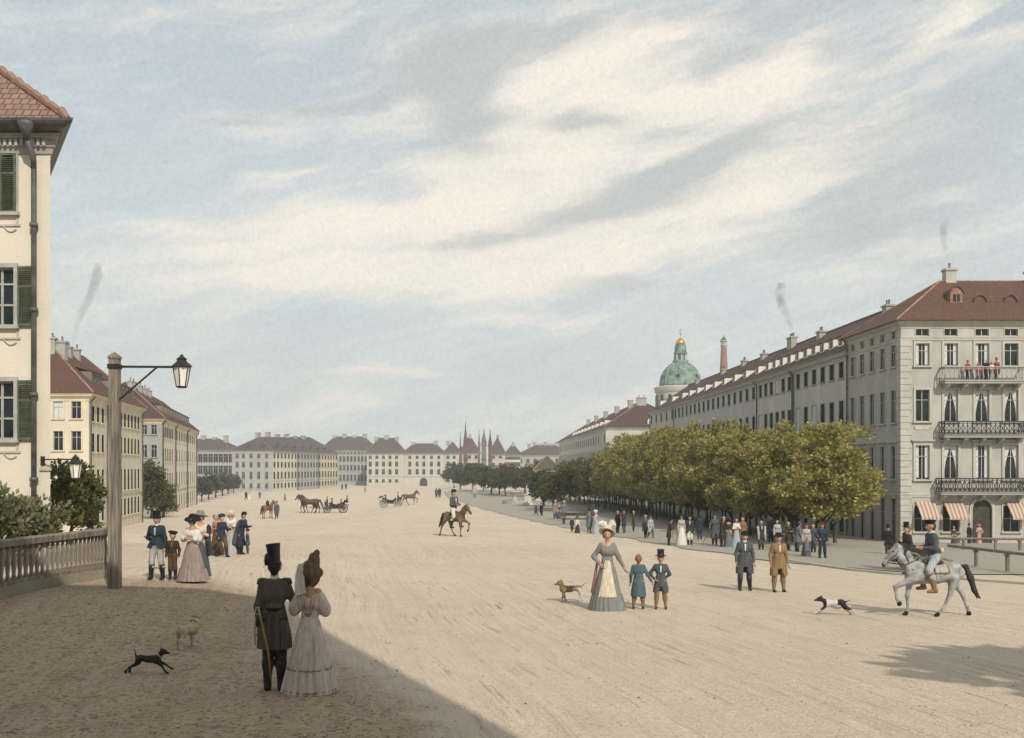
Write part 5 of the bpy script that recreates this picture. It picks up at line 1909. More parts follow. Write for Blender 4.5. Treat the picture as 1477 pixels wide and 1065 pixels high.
def wheel_mesh(r, m, spokes=12, t=0.045):
    mb = MB()
    n = 28
    ring = [(r * math.cos(2 * math.pi * k / n), 0, r * math.sin(2 * math.pi * k / n)) for k in range(n + 1)]
    mb.tube(ring, t, 6, caps=False)
    mb.lathe([(0.10, -0.11), (0.13, -0.05), (0.13, 0.05), (0.10, 0.11)], 10)
    hub = MB(); hub.v = mb.v[-40:]
    for i in range(len(mb.v) - 40, len(mb.v)):
        x, y, z = mb.v[i]; mb.v[i] = (x, z, y)
    for k in range(spokes):
        a = 2 * math.pi * k / spokes
        mb.tube([(0.1 * math.cos(a), 0, 0.1 * math.sin(a)), ((r - 0.01) * math.cos(a), 0, (r - 0.01) * math.sin(a))], [0.032, 0.024], 5)
    return mb.mesh('wheel', [m], smooth=False)


def tub(mb, prof, w0, w1, mi=0):
    """open boat-shaped body: side outline of (x, zlow, zhigh), half widths below and above"""
    n = len(prof)
    vs = []
    for (x, zl, zh) in prof:
        vs += [(x, -w0, zl), (x, -w1, zh), (x, -w1 + 0.06, zh), (x, -w0 + 0.06, zl + 0.05), (x, w0 - 0.06, zl + 0.05), (x, w1 - 0.06, zh), (x, w1, zh), (x, w0, zl)]
    fs = [(i * 8 + j, i * 8 + (j + 1) % 8, (i + 1) * 8 + (j + 1) % 8, (i + 1) * 8 + j) for i in range(n - 1) for j in range(8)]
    fs += [tuple(range(8)), tuple(range((n - 1) * 8 + 7, (n - 1) * 8 - 1, -1))]
    mb.add(vs, fs, mi)


def carriage(label, loc, rz, sc, wheel_m, body_m, wf=0.5, wr=0.62, hood=True, pole=2.6):
    t = thing('open_carriage', label, 'carriage', loc, rz)
    t.scale = (sc,) * 3
    mb = MB()
    tub(mb, [(-1.25, 1.05, 1.5), (-1.1, 0.8, 1.52), (-0.7, 0.66, 1.36), (-0.2, 0.62, 1.15), (0.35, 0.66, 1.12), (0.7, 0.8, 1.35), (0.85, 1.05, 1.5)], 0.42, 0.62)
    mb.build('body', [body_m], t, smooth=False)
    for x, z in ((-0.85, 1.0), (0.5, 1.0)):
        m2 = MB(); m2.box(x - 0.24, x + 0.24, -0.5, 0.5, z - 0.12, z + 0.06); m2.box(x + (-0.3 if x < 0 else 0.24), x + (-0.22 if x < 0 else 0.3), -0.5, 0.5, z, z + 0.5)
        m2.build('seat', [CARR_R], t)
    m2 = MB(); m2.box(0.95, 1.5, -0.5, 0.5, 1.28, 1.4); m2.box(1.05, 1.4, -0.42, 0.42, 0.85, 1.28); m2.add([(1.5, -.45, 1.0), (1.5, .45, 1.0), (1.85, .45, 1.28), (1.85, -.45, 1.28)], [(0, 1, 2, 3), (3, 2, 1, 0)])
    m2.build('driver_box', [body_m], t)
    m2 = MB(); m2.box(-1.9, -1.25, -0.4, 0.4, 1.05, 1.13)
    m2.tube([(-1.5, 0, 1.1), (-1.4, 0, 0.65), (1.2, 0, 0.6), (1.3, 0, 1.0)], 0.05, 6)
    for x, r in ((-1.05, wr), (1.15, wf)):
        m2.tube([(x, -0.72, r), (x, 0.72, r)], 0.045, 6)
        for s in (-1, 1):
            m2.tube([(x - 0.4, s * 0.5, r + 0.18), (x - 0.15, s * 0.5, r + 0.05), (x + 0.15, s * 0.5, r + 0.05), (x + 0.4, s * 0.5, r + 0.18)], 0.035, 5)
            m2.tube([(x - 0.4, s * 0.5, r + 0.18), (x, s * 0.5, r + 0.34), (x + 0.4, s * 0.5, r + 0.18)], 0.03, 5)
    m2.build('undercarriage', [wheel_m], t)
    if hood:
        m2 = MB()
        for k in range(4):
            a = R(15 + 22 * k)
            m2.tube([(-1.15 - 0.5 * math.cos(a), -0.62, 1.45 + 0.42 * math.sin(a) * 0.6), (-1.2 - 0.55 * math.cos(a), 0, 1.5 + 0.42 * math.sin(a) * 0.6), (-1.15 - 0.5 * math.cos(a), 0.62, 1.45 + 0.42 * math.sin(a) * 0.6)], 0.1, 6)
        m2.build('folded_hood', [CARR], t, smooth=True)
    m2 = MB(); m2.tube([(1.2, 0, 0.55), (1.3 + pole, 0, 0.85)], 0.045, 6)
    m2.build('pole', [wheel_m], t)
    a, c = wheel_mesh(wf, wheel_m, 10), wheel_mesh(wr, wheel_m, 12)
    for x, r, me in ((1.15, wf, a), (-1.05, wr, c)):
        for s in (-1, 1):
            link('wheel', me, t, (x, s * 0.75, r))
    return t


p1 = P(484, 740)
c1s = 1.06
carriage_a = carriage('black open carriage drawn by two brown horses, four passengers aboard', p1, R(180 + 8), c1s, WHEELP, CARR)
p2 = P(563, 732)
carriage_b = carriage('small open carriage with pale wheels behind a single trotting horse', p2, R(0), 0.98, mat('pale_wheel_paint', (0.30, 0.28, 0.24), rough=0.6, var=0.15), CARR, pole=1.6)
# cart waiting behind the grey horse
p3 = P(1316, 824)
t = t_cart = thing('horse_cart', 'dark two wheeled cart standing behind the grey horse', 'cart', p3, R(-14))
t.scale = (0.74,) * 3
mb = MB()
tub(mb, [(-0.9, 0.72, 1.28), (-0.5, 0.6, 1.3), (0.4, 0.6, 1.1), (0.75, 0.66, 1.25)], 0.4, 0.55)
mb.build('body', [WOOD_DARK], t)
mb = MB(); mb.box(-0.5, -0.1, -0.45, 0.45, 0.84, 0.92)
mb.build('seat', [CARR_R], t)
mb = MB()
for s in (-1, 1): mb.tube([(-0.6, s * 0.42, 0.62), (0.9, s * 0.42, 0.66), (1.7, s * 0.36, 0.5)], 0.04, 6)
mb.tube([(-0.1, -0.68, 0.42), (-0.1, 0.68, 0.42)], 0.05, 6)
mb.build('shaft', [WOOD_GREY], t)
me = wheel_mesh(0.42, mat('grey_wheel_paint', (0.17, 0.165, 0.15), rough=0.7, var=0.2), 8)
for s in (-1, 1): link('wheel', me, t, (-0.1, s * 0.66, 0.44))
# ------------------------------------------------------------------ people
SKIN = mat('skin', (0.42, 0.255, 0.175), rough=0.6, var=0.08, vs=12)
EYE = mat('eye_dark', (0.03, 0.02, 0.018), rough=0.3, var=0.1)
LIP = mat('lip_red', (0.30, 0.09, 0.07), rough=0.5, var=0.1)
CC = {}
for nm, c in dict(black=(0.018, 0.018, 0.02), charcoal=(0.045, 0.044, 0.045), darkblue=(0.03, 0.04, 0.055), slate=(0.075, 0.085, 0.095), greyblue=(0.13, 0.15, 0.165), grey=(0.20, 0.20, 0.19), palegrey=(0.36, 0.35, 0.33),
                  white=(0.60, 0.57, 0.52), cream=(0.56, 0.49, 0.38), brown=(0.095, 0.062, 0.037), darkbrown=(0.05, 0.036, 0.026), tan=(0.23, 0.15, 0.08), olive=(0.075, 0.068, 0.048), uniform=(0.095, 0.088, 0.074),
                  rose=(0.36, 0.15, 0.13), red=(0.20, 0.05, 0.04), pink=(0.46, 0.33, 0.28), mauve=(0.27, 0.21, 0.195), lightmauve=(0.50, 0.44, 0.395), teal=(0.075, 0.12, 0.14), paleblue=(0.33, 0.37, 0.39), straw=(0.42, 0.31, 0.15), ginger=(0.26, 0.115, 0.035),
                  darkhair=(0.022, 0.016, 0.012), chestnut=(0.07, 0.038, 0.02), fair=(0.22, 0.15, 0.08), boot=(0.015, 0.014, 0.014), gold=(0.27, 0.18, 0.06), silver=(0.35, 0.34, 0.30)).items():
    CC[nm] = cloth(nm, c)
for nm in ('darkhair', 'chestnut', 'fair', 'ginger'):
    CC[nm] = mat('hair_' + nm, dict(darkhair=(0.022, 0.016, 0.012), chestnut=(0.07, 0.038, 0.02), fair=(0.22, 0.15, 0.08), ginger=(0.26, 0.115, 0.035))[nm], rough=0.55, var=0.35, vs=30, bump=0.5, bs=90)
CC['boot'] = mat('black_leather', (0.015, 0.014, 0.014), rough=0.4, var=0.3, spec=0.4)
CC['silkhat'] = mat('black_silk_hat', (0.014, 0.014, 0.016), rough=0.35, var=0.3, spec=0.4)

V3 = lambda *a: np.array(a, float)

ARMS = {  # elbow, wrist relative to the shoulder, for the +x side; mirrored for the other
    'down': ((0.07, 0.02, -0.29), (0.075, -0.05, -0.545)),
    'slight': ((0.085, 0.03, -0.28), (0.095, -0.09, -0.53)),
    'hip': ((0.19, 0.05, -0.25), (0.03, -0.10, -0.42)),
    'back': ((0.13, 0.10, -0.27), (-0.06, 0.16, -0.44)),
    'fold': ((0.11, -0.04, -0.28), (-0.08, -0.22, -0.24)),
    'forward': ((0.08, -0.08, -0.27), (0.05, -0.33, -0.22)),
    'out': ((0.13, 0.0, -0.26), (0.27, -0.06, -0.48)),
    'link': ((0.13, -0.02, -0.27), (0.16, -0.22, -0.20)),
    'cane': ((0.16, -0.08, -0.25), (0.24, -0.26, -0.38)),
    'rein': ((0.06, -0.02, -0.28), (-0.05, -0.27, -0.26)),
    'up': ((0.10, -0.12, -0.20), (0.02, -0.20, 0.06)),
}
LEGS = {  # knee, ankle relative to the hip (side +1): (x, y, z)
    'stand': [((0.015, -0.01, -0.42), (0.02, 0.02, -0.83)), ((0.015, -0.01, -0.42), (0.02, 0.02, -0.83))],
    'apart': [((0.05, -0.02, -0.42), (0.09, 0.02, -0.83)), ((0.05, -0.03, -0.42), (0.075, -0.03, -0.83))],
    'stride': [((0.0, -0.16, -0.39), (0.0, -0.22, -0.82)), ((0.0, 0.06, -0.42), (0.0, 0.28, -0.79))],
    'sit': [((0.05, -0.42, 0.0), (0.05, -0.40, -0.43)), ((0.05, -0.42, 0.0), (0.05, -0.42, -0.43))],
    'ride': [((0.20, -0.24, -0.27), (0.25, -0.12, -0.70)), ((0.20, -0.24, -0.27), (0.25, -0.12, -0.70))],
}


def human(label, loc, S, rz, female=False, arms=('down', 'down'), legs='stand', head=1.0, hair='darkhair', hat=None, hatc='black', coat=None, coatlen=0.55, trousers='charcoal', boots='boot', dress=None, bodice=None,
          shirt=None, shawl=None, apron=None, collar=None, belt=None, build=1.0, tilt=0.0, res=None, group=None, lean=0.0, extra=None, tier=True, sleeve='long', cape=None, hatr=0.0, sock=None, armpts=None, turn=0.0, skirt_w=1.0, veil=None, neck=1.465, slim=0.95):
    """arms: (for the +x side, for the -x side); the figure faces local -Y, feet at the origin"""
    dist = max(8.0, loc[1])
    px_m = F_PX / dist * 0.693 * S
    if res is None:
        res = min(0.030, max(0.0115, 0.85 / px_m))
    fine = px_m > 30
    mid = px_m > 14
    seat = {'sit': -0.40, 'ride': -0.33}.get(legs, 0.0)
    B = build
    hipz = 0.92 + seat
    T = lambda p: V3(p[0], p[1] - lean * max(0, p[2] - 0.9), p[2] + seat)       # upper-body points, leaning forward
    sh = 0.15 if female else 0.18
    shz = 1.41
    arm_j = []
    for s, a in ((1, arms[0]), (-1, arms[1])):
        e, w = ARMS[a]
        S0 = V3(s * sh, 0.0, shz)
        arm_j.append((T(S0), T(S0 + V3(s * e[0], e[1], e[2])), T(S0 + V3(s * w[0], w[1], w[2]))))
    if armpts:
        for i, (e, w) in armpts.items():
            arm_j[i] = (arm_j[i][0], V3(*e), V3(*w))
    leg_j = []
    for i, s in ((0, 1), (1, -1)):
        k, a = LEGS[legs][i]
        H0 = V3(s * 0.085, 0, hipz)
        leg_j.append((H0, H0 + V3(s * k[0], k[1], k[2]), H0 + V3(s * a[0], a[1], a[2])))
    hz = 1.64 + 0.02 * (1 - head)
    ch, sn = math.cos(turn), math.sin(turn)
    def hd(x, y, z):                                              # head-local point (scaled about the neck), turned
        x, y, z = x * head, y * head, (z - 1.53) * head + 1.53
        return T((x * ch - y * sn + tilt * (z - 1.5), x * sn + y * ch, z))
    ht = lambda r: r * head
    neckp = [(T((0, 0.015, 1.42)), 0.056, T((0, 0.0, 1.56)), 0.05)]
    headp = [(hd(0, 0.015, 1.665), ht(0.092), hd(0, 0.0, 1.66), ht(0.088)), (hd(0, -0.045, 1.60), ht(0.055), hd(0, -0.05, 1.575), ht(0.042)),
             (hd(0, -0.092, 1.645), ht(0.012), hd(0, -0.112, 1.612), ht(0.016)), (hd(0.088, 0.01, 1.645), ht(0.02), hd(0.092, 0.012, 1.62), ht(0.016)), (hd(-0.088, 0.01, 1.645), ht(0.02), hd(-0.092, 0.012, 1.62), ht(0.016))]
    wz = 0.09 if female else 0.105
    torso = [(T((-0.06, 0, 0.95)), 0.105, T((0.06, 0, 0.95)), 0.105), (T((-0.04, 0, 1.08)), wz, T((0.04, 0, 1.08)), wz), (T((-0.07, -0.005, 1.28)), 0.105 if female else 0.118, T((0.07, -0.005, 1.28)), 0.105 if female else 0.118),
             (T((-sh + .03, 0.005, 1.40)), 0.062, T((sh - .03, 0.005, 1.40)), 0.062), (T((0, 0.01, 1.38)), 0.09, T((0, 0.01, 1.44)), 0.06)]
    if female:
        torso += [(T((-0.065, -0.075, 1.29)), 0.062, T((0.065, -0.075, 1.29)), 0.062)]
    armp, handp = [], []
    for (a, e, w) in arm_j:
        armp += [(a, 0.05, e, 0.039), (e, 0.039, w, 0.028)]
        dirn = (w - e) / np.linalg.norm(w - e)
        handp += [(w + dirn * 0.02, 0.026, w + dirn * 0.075, 0.031)]
    legp, footp = [], []
    for (h, k, a) in leg_j:
        legp += [(h, 0.098, k, 0.06), (k, 0.06, k + (a - k) * 0.35 + V3(0, 0.02, 0), 0.062), (k + (a - k) * 0.35 + V3(0, 0.02, 0), 0.06, a, 0.038)]
        footp += [(a + V3(0, 0.03, -0.045), 0.038, a + V3(0, -0.15, -0.058), 0.03)]
    kk = 0.018
    body = organic(torso + neckp + headp + armp + handp + legp + footp, res, kk)
    mats = [SKIN, EYE, LIP]
    if fine:
        # features painted on the head surface, fingers rooted in the palm
        mi = np.array(body.mi)
        V = np.array(body.v)
        for k, f in enumerate(body.f):
            c = V[list(f)].mean(0)
            for sx in (-1, 1):
                if np.linalg.norm(c - hd(sx * 0.033, -0.082, 1.652)) < ht(0.017):
                    mi[k] = 1
            q = c - hd(0, -0.095, 1.578)
            if abs(q[2]) < 0.012 and abs(q[0]) < 0.026 and abs(q[1]) < 0.03:
                mi[k] = 2
        body.mi = list(mi)
        for s, (a, e, w) in zip((1, -1), arm_j):
            d = Vector(w - e).normalized()
            across = d.cross(Vector((s * 1.0, 0.25, 0.1))).normalized()
            pal = d.cross(across).normalized() * (-s)
            c = Vector(w) + d * 0.09
            for j, L in enumerate((0.062, 0.075, 0.072, 0.055)):
                b0 = c + across * (j - 1.5) * 0.017
                k1 = b0 + d * L * 0.5 + pal * 0.010
                k2 = k1 + d * L * 0.32 + pal * 0.020
                k3 = k2 + d * L * 0.20 + pal * 0.022
                body.tube([b0 - d * 0.02, k1, k2, k3], [0.0095, 0.009, 0.008, 0.006], 6)
            t0 = Vector(w) + d * 0.035 - across * 0.024
            body.tube([t0, t0 - across * 0.02 + d * 0.03 + pal * 0.012, t0 - across * 0.016 + d * 0.055 + pal * 0.025], [0.012, 0.010, 0.007], 6)
    root = body.build('person', mats, None, loc, rz, smooth=True)
    root.scale = (S * slim, S * slim, S)
    tag(root, label, 'person', group)

    def grow(pr, g):
        return [(p[0], p[1] + g, p[2], p[3] + g) + tuple(p[4:]) for p in pr]

    def child(name, mb, m, smooth=True):
        return mb.build(name, m if isinstance(m, list) else [CC[m] if isinstance(m, str) else m], root, smooth=smooth)

    # ---- trousers and boots
    if trousers and not (dress and legs in ('stand', 'apart', 'stride')):
        if dress is None or legs in ('sit', 'ride'):
            child('trousers', organic(grow(legp, 0.016) + grow(torso[:1], 0.012), res, 0.02), trousers)
    if mid or legs == 'ride':
        for (h, k, a) in leg_j:
            bp = grow([(a + V3(0, 0.03, -0.045), 0.038, a + V3(0, -0.15, -0.058), 0.03)], 0.012)
            if boots in ('boot', 'brown', 'tan', 'silver') and not dress and not sock:
                bp += [(k + (a - k) * 0.22 + V3(0, 0.015, 0), 0.090, a, 0.058)]
            child('boot', organic(bp, res, 0.015), boots)
    # ---- men's coat
    if coat:
        cp = grow(torso, 0.016) + [(p[0], p[1] + 0.016, p[2], p[3] + 0.015) for p in armp]
        mb = organic(cp, res, 0.02)
        if legs in ('stand', 'apart', 'stride') and coatlen < 0.95:
            n = 36
            rows = 9
            vs = []
            for j in range(rows):
                t = j / (rows - 1)
                z = 1.10 + (coatlen - 1.10) * t
                rx = 0.163 * B + 0.088 * min(1, t * 1.4) ** 0.9; ry = 0.128 * B + 0.068 * t
                for i in range(n):
                    th = 2 * math.pi * i / n
                    f = 1 + 0.05 * t * math.sin(5 * th + 1.0) + 0.035 * t * math.sin(11 * th)
                    x, y = rx * f * math.cos(th), ry * f * math.sin(th)
                    if legs == 'stride': y += 0.03 * t
                    if y < 0:                                    # front opening drawn apart towards the hem
                        x += math.copysign(0.03 * t, x); y += 0.03 * t
                    vs.append((*(T((x, y, z)))[:2], z + seat))
            fs = []
            for j in range(rows - 1):
                for i in range(n):
                    mid_i = abs((i + 0.5) / n - 0.75)
                    if j > 4 and mid_i < 0.012 * (j - 3):
                        continue
                    i2 = (i + 1) % n
                    fs.append((j * n + i, j * n + i2, (j + 1) * n + i2, (j + 1) * n + i))
            mb.add(vs, fs)
            # a second skin inside, so the hem has thickness
            mb.add([(v[0] * 0.94, v[1] * 0.94, v[2] + 0.004) for v in vs], [tuple(reversed(f)) for f in fs])
        child('coat', mb, coat)
        if shirt and mid:
            child('shirt_front', organic([(T((0, -0.125, 1.40)), 0.034, T((0, -0.135, 1.22)), 0.022)], min(res, 0.02), 0.02), shirt)
        if collar and mid:
            mb = MB(); mb.lathe([(0.075, 0), (0.068, 0.05), (0.064, 0.085)], 14, T((0, 0.008, 1.455)), caps=False)
            child('collar', mb, collar)
        if belt:
            mb = MB(); mb.lathe([(0.163, 0), (0.165, 0.045)], 24, T((0, 0, 1.06)), sy=0.83, caps=False)
            child('belt', mb, belt)
    # ---- dress
    if dress:
        bo = bodice or dress
        bp = grow(torso[1:3] + torso[5:], 0.014) + ([(T((-sh + .02, 0.005, 1.37)), 0.066, T((sh - .02, 0.005, 1.37)), 0.066)])
        for (a, e, w) in arm_j:
            if sleeve == 'puff':
                bp += [(a + (e - a) * 0.25 + V3(0, 0, -0.01), 0.085, a + (e - a) * 0.75, 0.10), (a + (e - a) * 0.95, 0.085, e + (w - e) * 0.55, 0.05)]
            elif sleeve == 'short':
                bp += [(a + (e - a) * 0.2, 0.085, a + (e - a) * 0.6, 0.09)]
            else:
                bp += [(a, 0.066, e, 0.055), (e, 0.055, w, 0.037)]
        def cut(X, Y, Z, D):
            return np.maximum(D, (Z - (neck + seat)) - (0.55 * np.abs(X) if neck < 1.45 else 0))
        child('bodice', organic(bp, res, 0.02, cut=cut), bo)
        if legs in ('stand', 'apart', 'stride'):
            n = 72 if fine else 40
            rows = 16
            vs, fs = [], []
            rnd_ = random.Random(hash(label) & 0xffff)
            ph = [rnd_.uniform(0, 6.28) for _ in range(4)]
            def ring(z, t, scale=1.0, amp=1.0):
                out = []
                rx = (0.115 + 0.31 * t ** 0.72) * skirt_w * scale; ry = (0.098 + 0.275 * t ** 0.72) * skirt_w * scale
                for i in range(n):
                    th = 2 * math.pi * i / n
                    pl = abs(math.sin(11 * th + ph[0] + 0.5 * math.sin(3 * th + ph[3])))
                    f = 1 + amp * (0.085 * (pl - 0.6) + 0.02 * math.sin(19 * th + ph[1]) + 0.025 * math.sin(5 * th + ph[2])) * min(1, 0.25 + t * 1.6)
                    y = ry * f * math.sin(th) + 0.045 * t * (1 if math.sin(th) > 0 else 0.3)
                    out.append((rx * f * math.cos(th), y, z))
                return out
            zt = 1.10
            zend = 0.30 if tier else 0.012
            for j in range(rows):
                t = j / (rows - 1)
                vs += ring(zt + (zend - zt) * t, (zt - (zt + (zend - zt) * t)) / 1.09)
            for j in range(rows - 1):
                for i in range(n):
                    i2 = (i + 1) % n
                    fs.append((j * n + i, j * n + i2, (j + 1) * n + i2, (j + 1) * n + i))
            mb = MB(); mb.add(vs, fs)
            mb.add([(0, 0, zt)] + vs[:n], [(0, 1 + (i + 1) % n, 1 + i) for i in range(n)])
            child('skirt', mb, dress)
            if tier:
                mb = MB(); vs, fs = [], []
                for j in range(7):
                    t = j / 6
                    z = 0.345 + (0.012 - 0.345) * t
                    vs += ring(z + (0.012 * math.sin(0) if j else 0), (1.10 - z) / 1.09, 1.06 + 0.045 * math.sin(t * 1.6), 1.5)
                vs = [(x, y, z + (0.016 * math.sin(16 * math.atan2(y, x)) if k < n else 0)) for k, (x, y, z) in enumerate(vs)]
                for j in range(6):
                    for i in range(n):
                        i2 = (i + 1) % n
                        fs.append((j * n + i, j * n + i2, (j + 1) * n + i2, (j + 1) * n + i))
                mb.add(vs, fs)
                child('flounce', mb, dress)
            if apron:
                mb = MB(); vs, fs = [], []
                m_ = 17
                for j in range(14):
                    t = j / 13
                    z = 1.09 + (0.31 - 1.09) * t
                    q = (1.10 - z) / 1.09
                    w = 0.32 + 0.14 * t
                    for i in range(m_):
                        th = -math.pi / 2 + (i / (m_ - 1) - 0.5) * 2 * w * 1.4
                        f = 1.055 + 0.035 * abs(math.sin(11 * th + ph[0])) * min(1, q * 1.6)
                        rx = (0.115 + 0.31 * q ** 0.72) * skirt_w; ry = (0.098 + 0.275 * q ** 0.72) * skirt_w
                        vs.append((rx * f * math.cos(th), ry * f * math.sin(th) + 0.0135 * q - 0.012, z))
                fs = [(j * m_ + i, j * m_ + i + 1, (j + 1) * m_ + i + 1, (j + 1) * m_ + i) for j in range(13) for i in range(m_ - 1)]
                mb.add(vs, fs)
                child('apron', mb, apron)
        elif legs == 'sit':
            child('skirt', organic([(V3(0, 0, hipz - .02), 0.2, V3(0, -0.45, hipz), 0.17), (V3(0, -0.45, hipz - .02), 0.17, V3(0, -0.48, 0.12), 0.2)], res, 0.03), dress)
        if belt:
            mb = MB(); mb.lathe([(0.128, 0), (0.126, 0.045)], 24, T((0, 0, 1.075)), sy=0.86, caps=False)
            child('sash', mb, belt)
    if shawl:
        sp = [(T((-0.20, 0.02, 1.36)), 0.085, T((0.20, 0.02, 1.36)), 0.085), (T((-0.22, -0.04, 1.33)), 0.08, T((-0.20, -0.10, 0.95)), 0.07), (T((0.22, -0.04, 1.33)), 0.08, T((0.20, -0.10, 0.95)), 0.07), (T((-0.16, 0.09, 1.3)), 0.09, T((0.16, 0.09, 1.3)), 0.09),
              (T((-0.1, 0.13, 1.2)), 0.08, T((0.1, 0.13, 1.0)), 0.08), (T((0.20, -0.12, 0.95)), 0.065, T((0.22, -0.16, 0.62)), 0.05), (T((-0.2, -0.12, 0.95)), 0.06, T((-0.22, -0.16, 0.66)), 0.045)]
        child('shawl', organic(sp, res, 0.025), shawl)
    if cape:
        sp = [(T((-0.17, 0.03, 1.38)), 0.09, T((0.17, 0.03, 1.38)), 0.09), (T((-0.2, 0.08, 1.3)), 0.09, T((-0.24, 0.16, 0.5)), 0.11), (T((0.2, 0.08, 1.3)), 0.09, T((0.24, 0.16, 0.5)), 0.11), (T((0, 0.12, 1.3)), 0.1, T((0, 0.22, 0.5)), 0.13)]
        child('cape', organic(sp, res, 0.03), cape)
    # ---- hair
    if hair and mid:
        hp = [(hd(0, 0.03, 1.682), ht(0.094), hd(0, 0.035, 1.66), ht(0.092)), (hd(0, 0.05, 1.64), ht(0.08), hd(0, 0.055, 1.575), ht(0.055))]
        if female:
            hp += [(hd(0.075, -0.02, 1.66), ht(0.04), hd(0.085, -0.015, 1.60), ht(0.035)), (hd(-0.075, -0.02, 1.66), ht(0.04), hd(-0.085, -0.015, 1.60), ht(0.035)), (hd(0, 0.09, 1.68), ht(0.06), hd(0, 0.09, 1.70), ht(0.06))]
        c0 = hd(0, -0.075, 1.615)
        def hcut(X, Y, Z, D):
            fx, fy = sn, -ch                                       # face direction
            f = (X - c0[0]) * fx + (Y - c0[1]) * fy
            return np.maximum(D, np.minimum(f + 0.055 * head, c0[2] + 0.075 * head - Z))
        child('hair', organic(hp, min(res, 0.02), 0.02, cut=hcut), hair)
    # ---- hats
    def place(mb, yaw=0.0, pitch=0.0, roll=0.0, at_=(0, 0.01, 1.70)):
        c = hd(*at_)
        M = Matrix.Translation(Vector(c)) @ Matrix.Rotation(turn + yaw, 4, 'Z') @ Matrix.Rotation(pitch, 4, 'X') @ Matrix.Rotation(roll, 4, 'Y') @ Matrix.Scale(head, 4)
        mb.v = [tuple(M @ Vector(v)) for v in mb.v]
        return mb
    nseg = 20 if fine else 12
    if hat == 'top':
        mb = MB()
        mb.lathe([(0.098, -0.005), (0.165, 0.012), (0.168, 0.024), (0.106, 0.018), (0.098, 0.07), (0.099, 0.13), (0.108, 0.19), (0.105, 0.197)], nseg, sy=1.08, caps=True)
        child('hat', place(mb, pitch=hatr), hatc)
    elif hat == 'low':
        mb = MB()
        mb.lathe([(0.10, -0.005), (0.155, 0.006), (0.158, 0.018), (0.106, 0.02), (0.10, 0.07), (0.085, 0.105), (0.04, 0.115)], nseg, sy=1.1)
        child('hat', place(mb, pitch=hatr), hatc)
    elif hat == 'cap':
        mb = MB()
        mb.lathe([(0.098, 0.0), (0.102, 0.035), (0.125, 0.065), (0.12, 0.085), (0.05, 0.095)], nseg, sy=1.08)
        mb.box(-0.075, 0.075, -0.165, -0.085, 0.0, 0.012)
        child('cap', place(mb), hatc)
    elif hat == 'beret':
        mb = MB()
        mb.lathe([(0.10, 0.0), (0.15, 0.03), (0.16, 0.06), (0.11, 0.09), (0.02, 0.095)], nseg)
        child('cap', place(mb, roll=0.15), hatc)
    elif hat == 'bicorne':
        mb = MB()
        mb.lathe([(0.10, -0.01), (0.13, 0.05), (0.09, 0.12), (0.02, 0.15)], nseg, sx=1.75, sy=0.8)
        child('hat', place(mb), hatc)
    elif hat == 'shako':
        mb = MB()
        mb.lathe([(0.106, -0.02), (0.118, -0.022), (0.112, 0.0), (0.10, 0.03), (0.102, 0.10), (0.112, 0.22), (0.120, 0.262), (0.122, 0.275), (0.112, 0.278), (0.10, 0.262)], 24, sy=1.08)
        n = 12
        vs = []
        for i in range(n + 1):
            a = math.pi + math.pi * i / n
            vs += [(0.105 * math.cos(a), 0.112 * math.sin(a), -0.018), (0.125 * math.cos(a), 0.185 * math.sin(a) - 0.01, -0.045)]
        mb.add(vs, [(2 * i, 2 * i + 1, 2 * i + 3, 2 * i + 2) for i in range(n)])
        # rolled flap standing against the side of the cap
        mb.lathe([(0.055, -0.02), (0.062, 0.05), (0.05, 0.12), (0.02, 0.15)], 12, (0.10, 0.03, 0))
        child('shako', place(mb, pitch=hatr, roll=0.10), hatc)
    elif hat in ('plume', 'brim', 'bonnet', 'disc'):
        rb_ = {'plume': 0.20, 'brim': 0.235, 'bonnet': 0.15, 'disc': 0.225}[hat]
        mb = MB()
        if hat == 'bonnet':
            mb.lathe([(0.175, -0.07), (0.18, -0.06), (0.13, 0.02), (0.108, 0.06), (0.10, 0.15), (0.06, 0.2), (0.01, 0.205)], nseg)
            child('bonnet', place(mb, pitch=-1.05, at_=(0, 0.02, 1.66)), hatc)
        else:
            n = 28
            mb.lathe([(0.105, 0.0), (rb_ * 0.75, -0.012), (rb_, -0.03), (rb_, -0.018), (rb_ * 0.72, 0.004), (0.11, 0.02), (0.104, 0.08), (0.075, 0.12), (0.01, 0.125)], n, wob=lambda th, t: 1 + 0.05 * math.sin(2 * th + 1))
            child('hat', place(mb, pitch={'plume': -0.55, 'brim': -0.1, 'disc': 0.32}[hat], roll=0.14, at_=(0, 0.03, 1.715)), hatc)
        if veil or hat == 'plume':
            pm = []
            rr = random.Random(3)
            for k in range(9):
                a = rr.uniform(0.2, 2.9)
                b0 = V3(0.07 * math.cos(a), 0.06 + 0.03 * math.sin(a), 1.80)
                e0 = b0 + V3(0.17 * math.cos(a) + rr.uniform(-.03, .03), 0.02, rr.uniform(0.04, 0.12))
                e1 = e0 + V3(0.07 * math.cos(a), -0.02, rr.uniform(-0.05, -0.01))
                pm += [(hd(*b0), 0.022, hd(*e0), 0.034), (hd(*e0), 0.034, hd(*e1), 0.016)]
            child('plume', organic(pm, min(res, 0.016), 0.012), veil or 'white')
    if extra:
        extra(root, child, hd, T, arm_j, res)
    return root


def folk(label, px, py, hpx, rz=0.0, dz=0.0, at_d=None, z=None, **kw):
    """stand a figure HPX photo pixels tall (head top to soles) with its feet on the ground at (PX, PY)"""
    if at_d is None:
        loc = P(px, py)
    else:
        loc = Vector((at(px, at_d), at_d, z if z is not None else gz(at(px, at_d), at_d)))
    S = hpx / (F_PX / loc.y) / 1.755
    return human(label, loc + Vector((0, 0, dz)), S, R(rz), **kw)


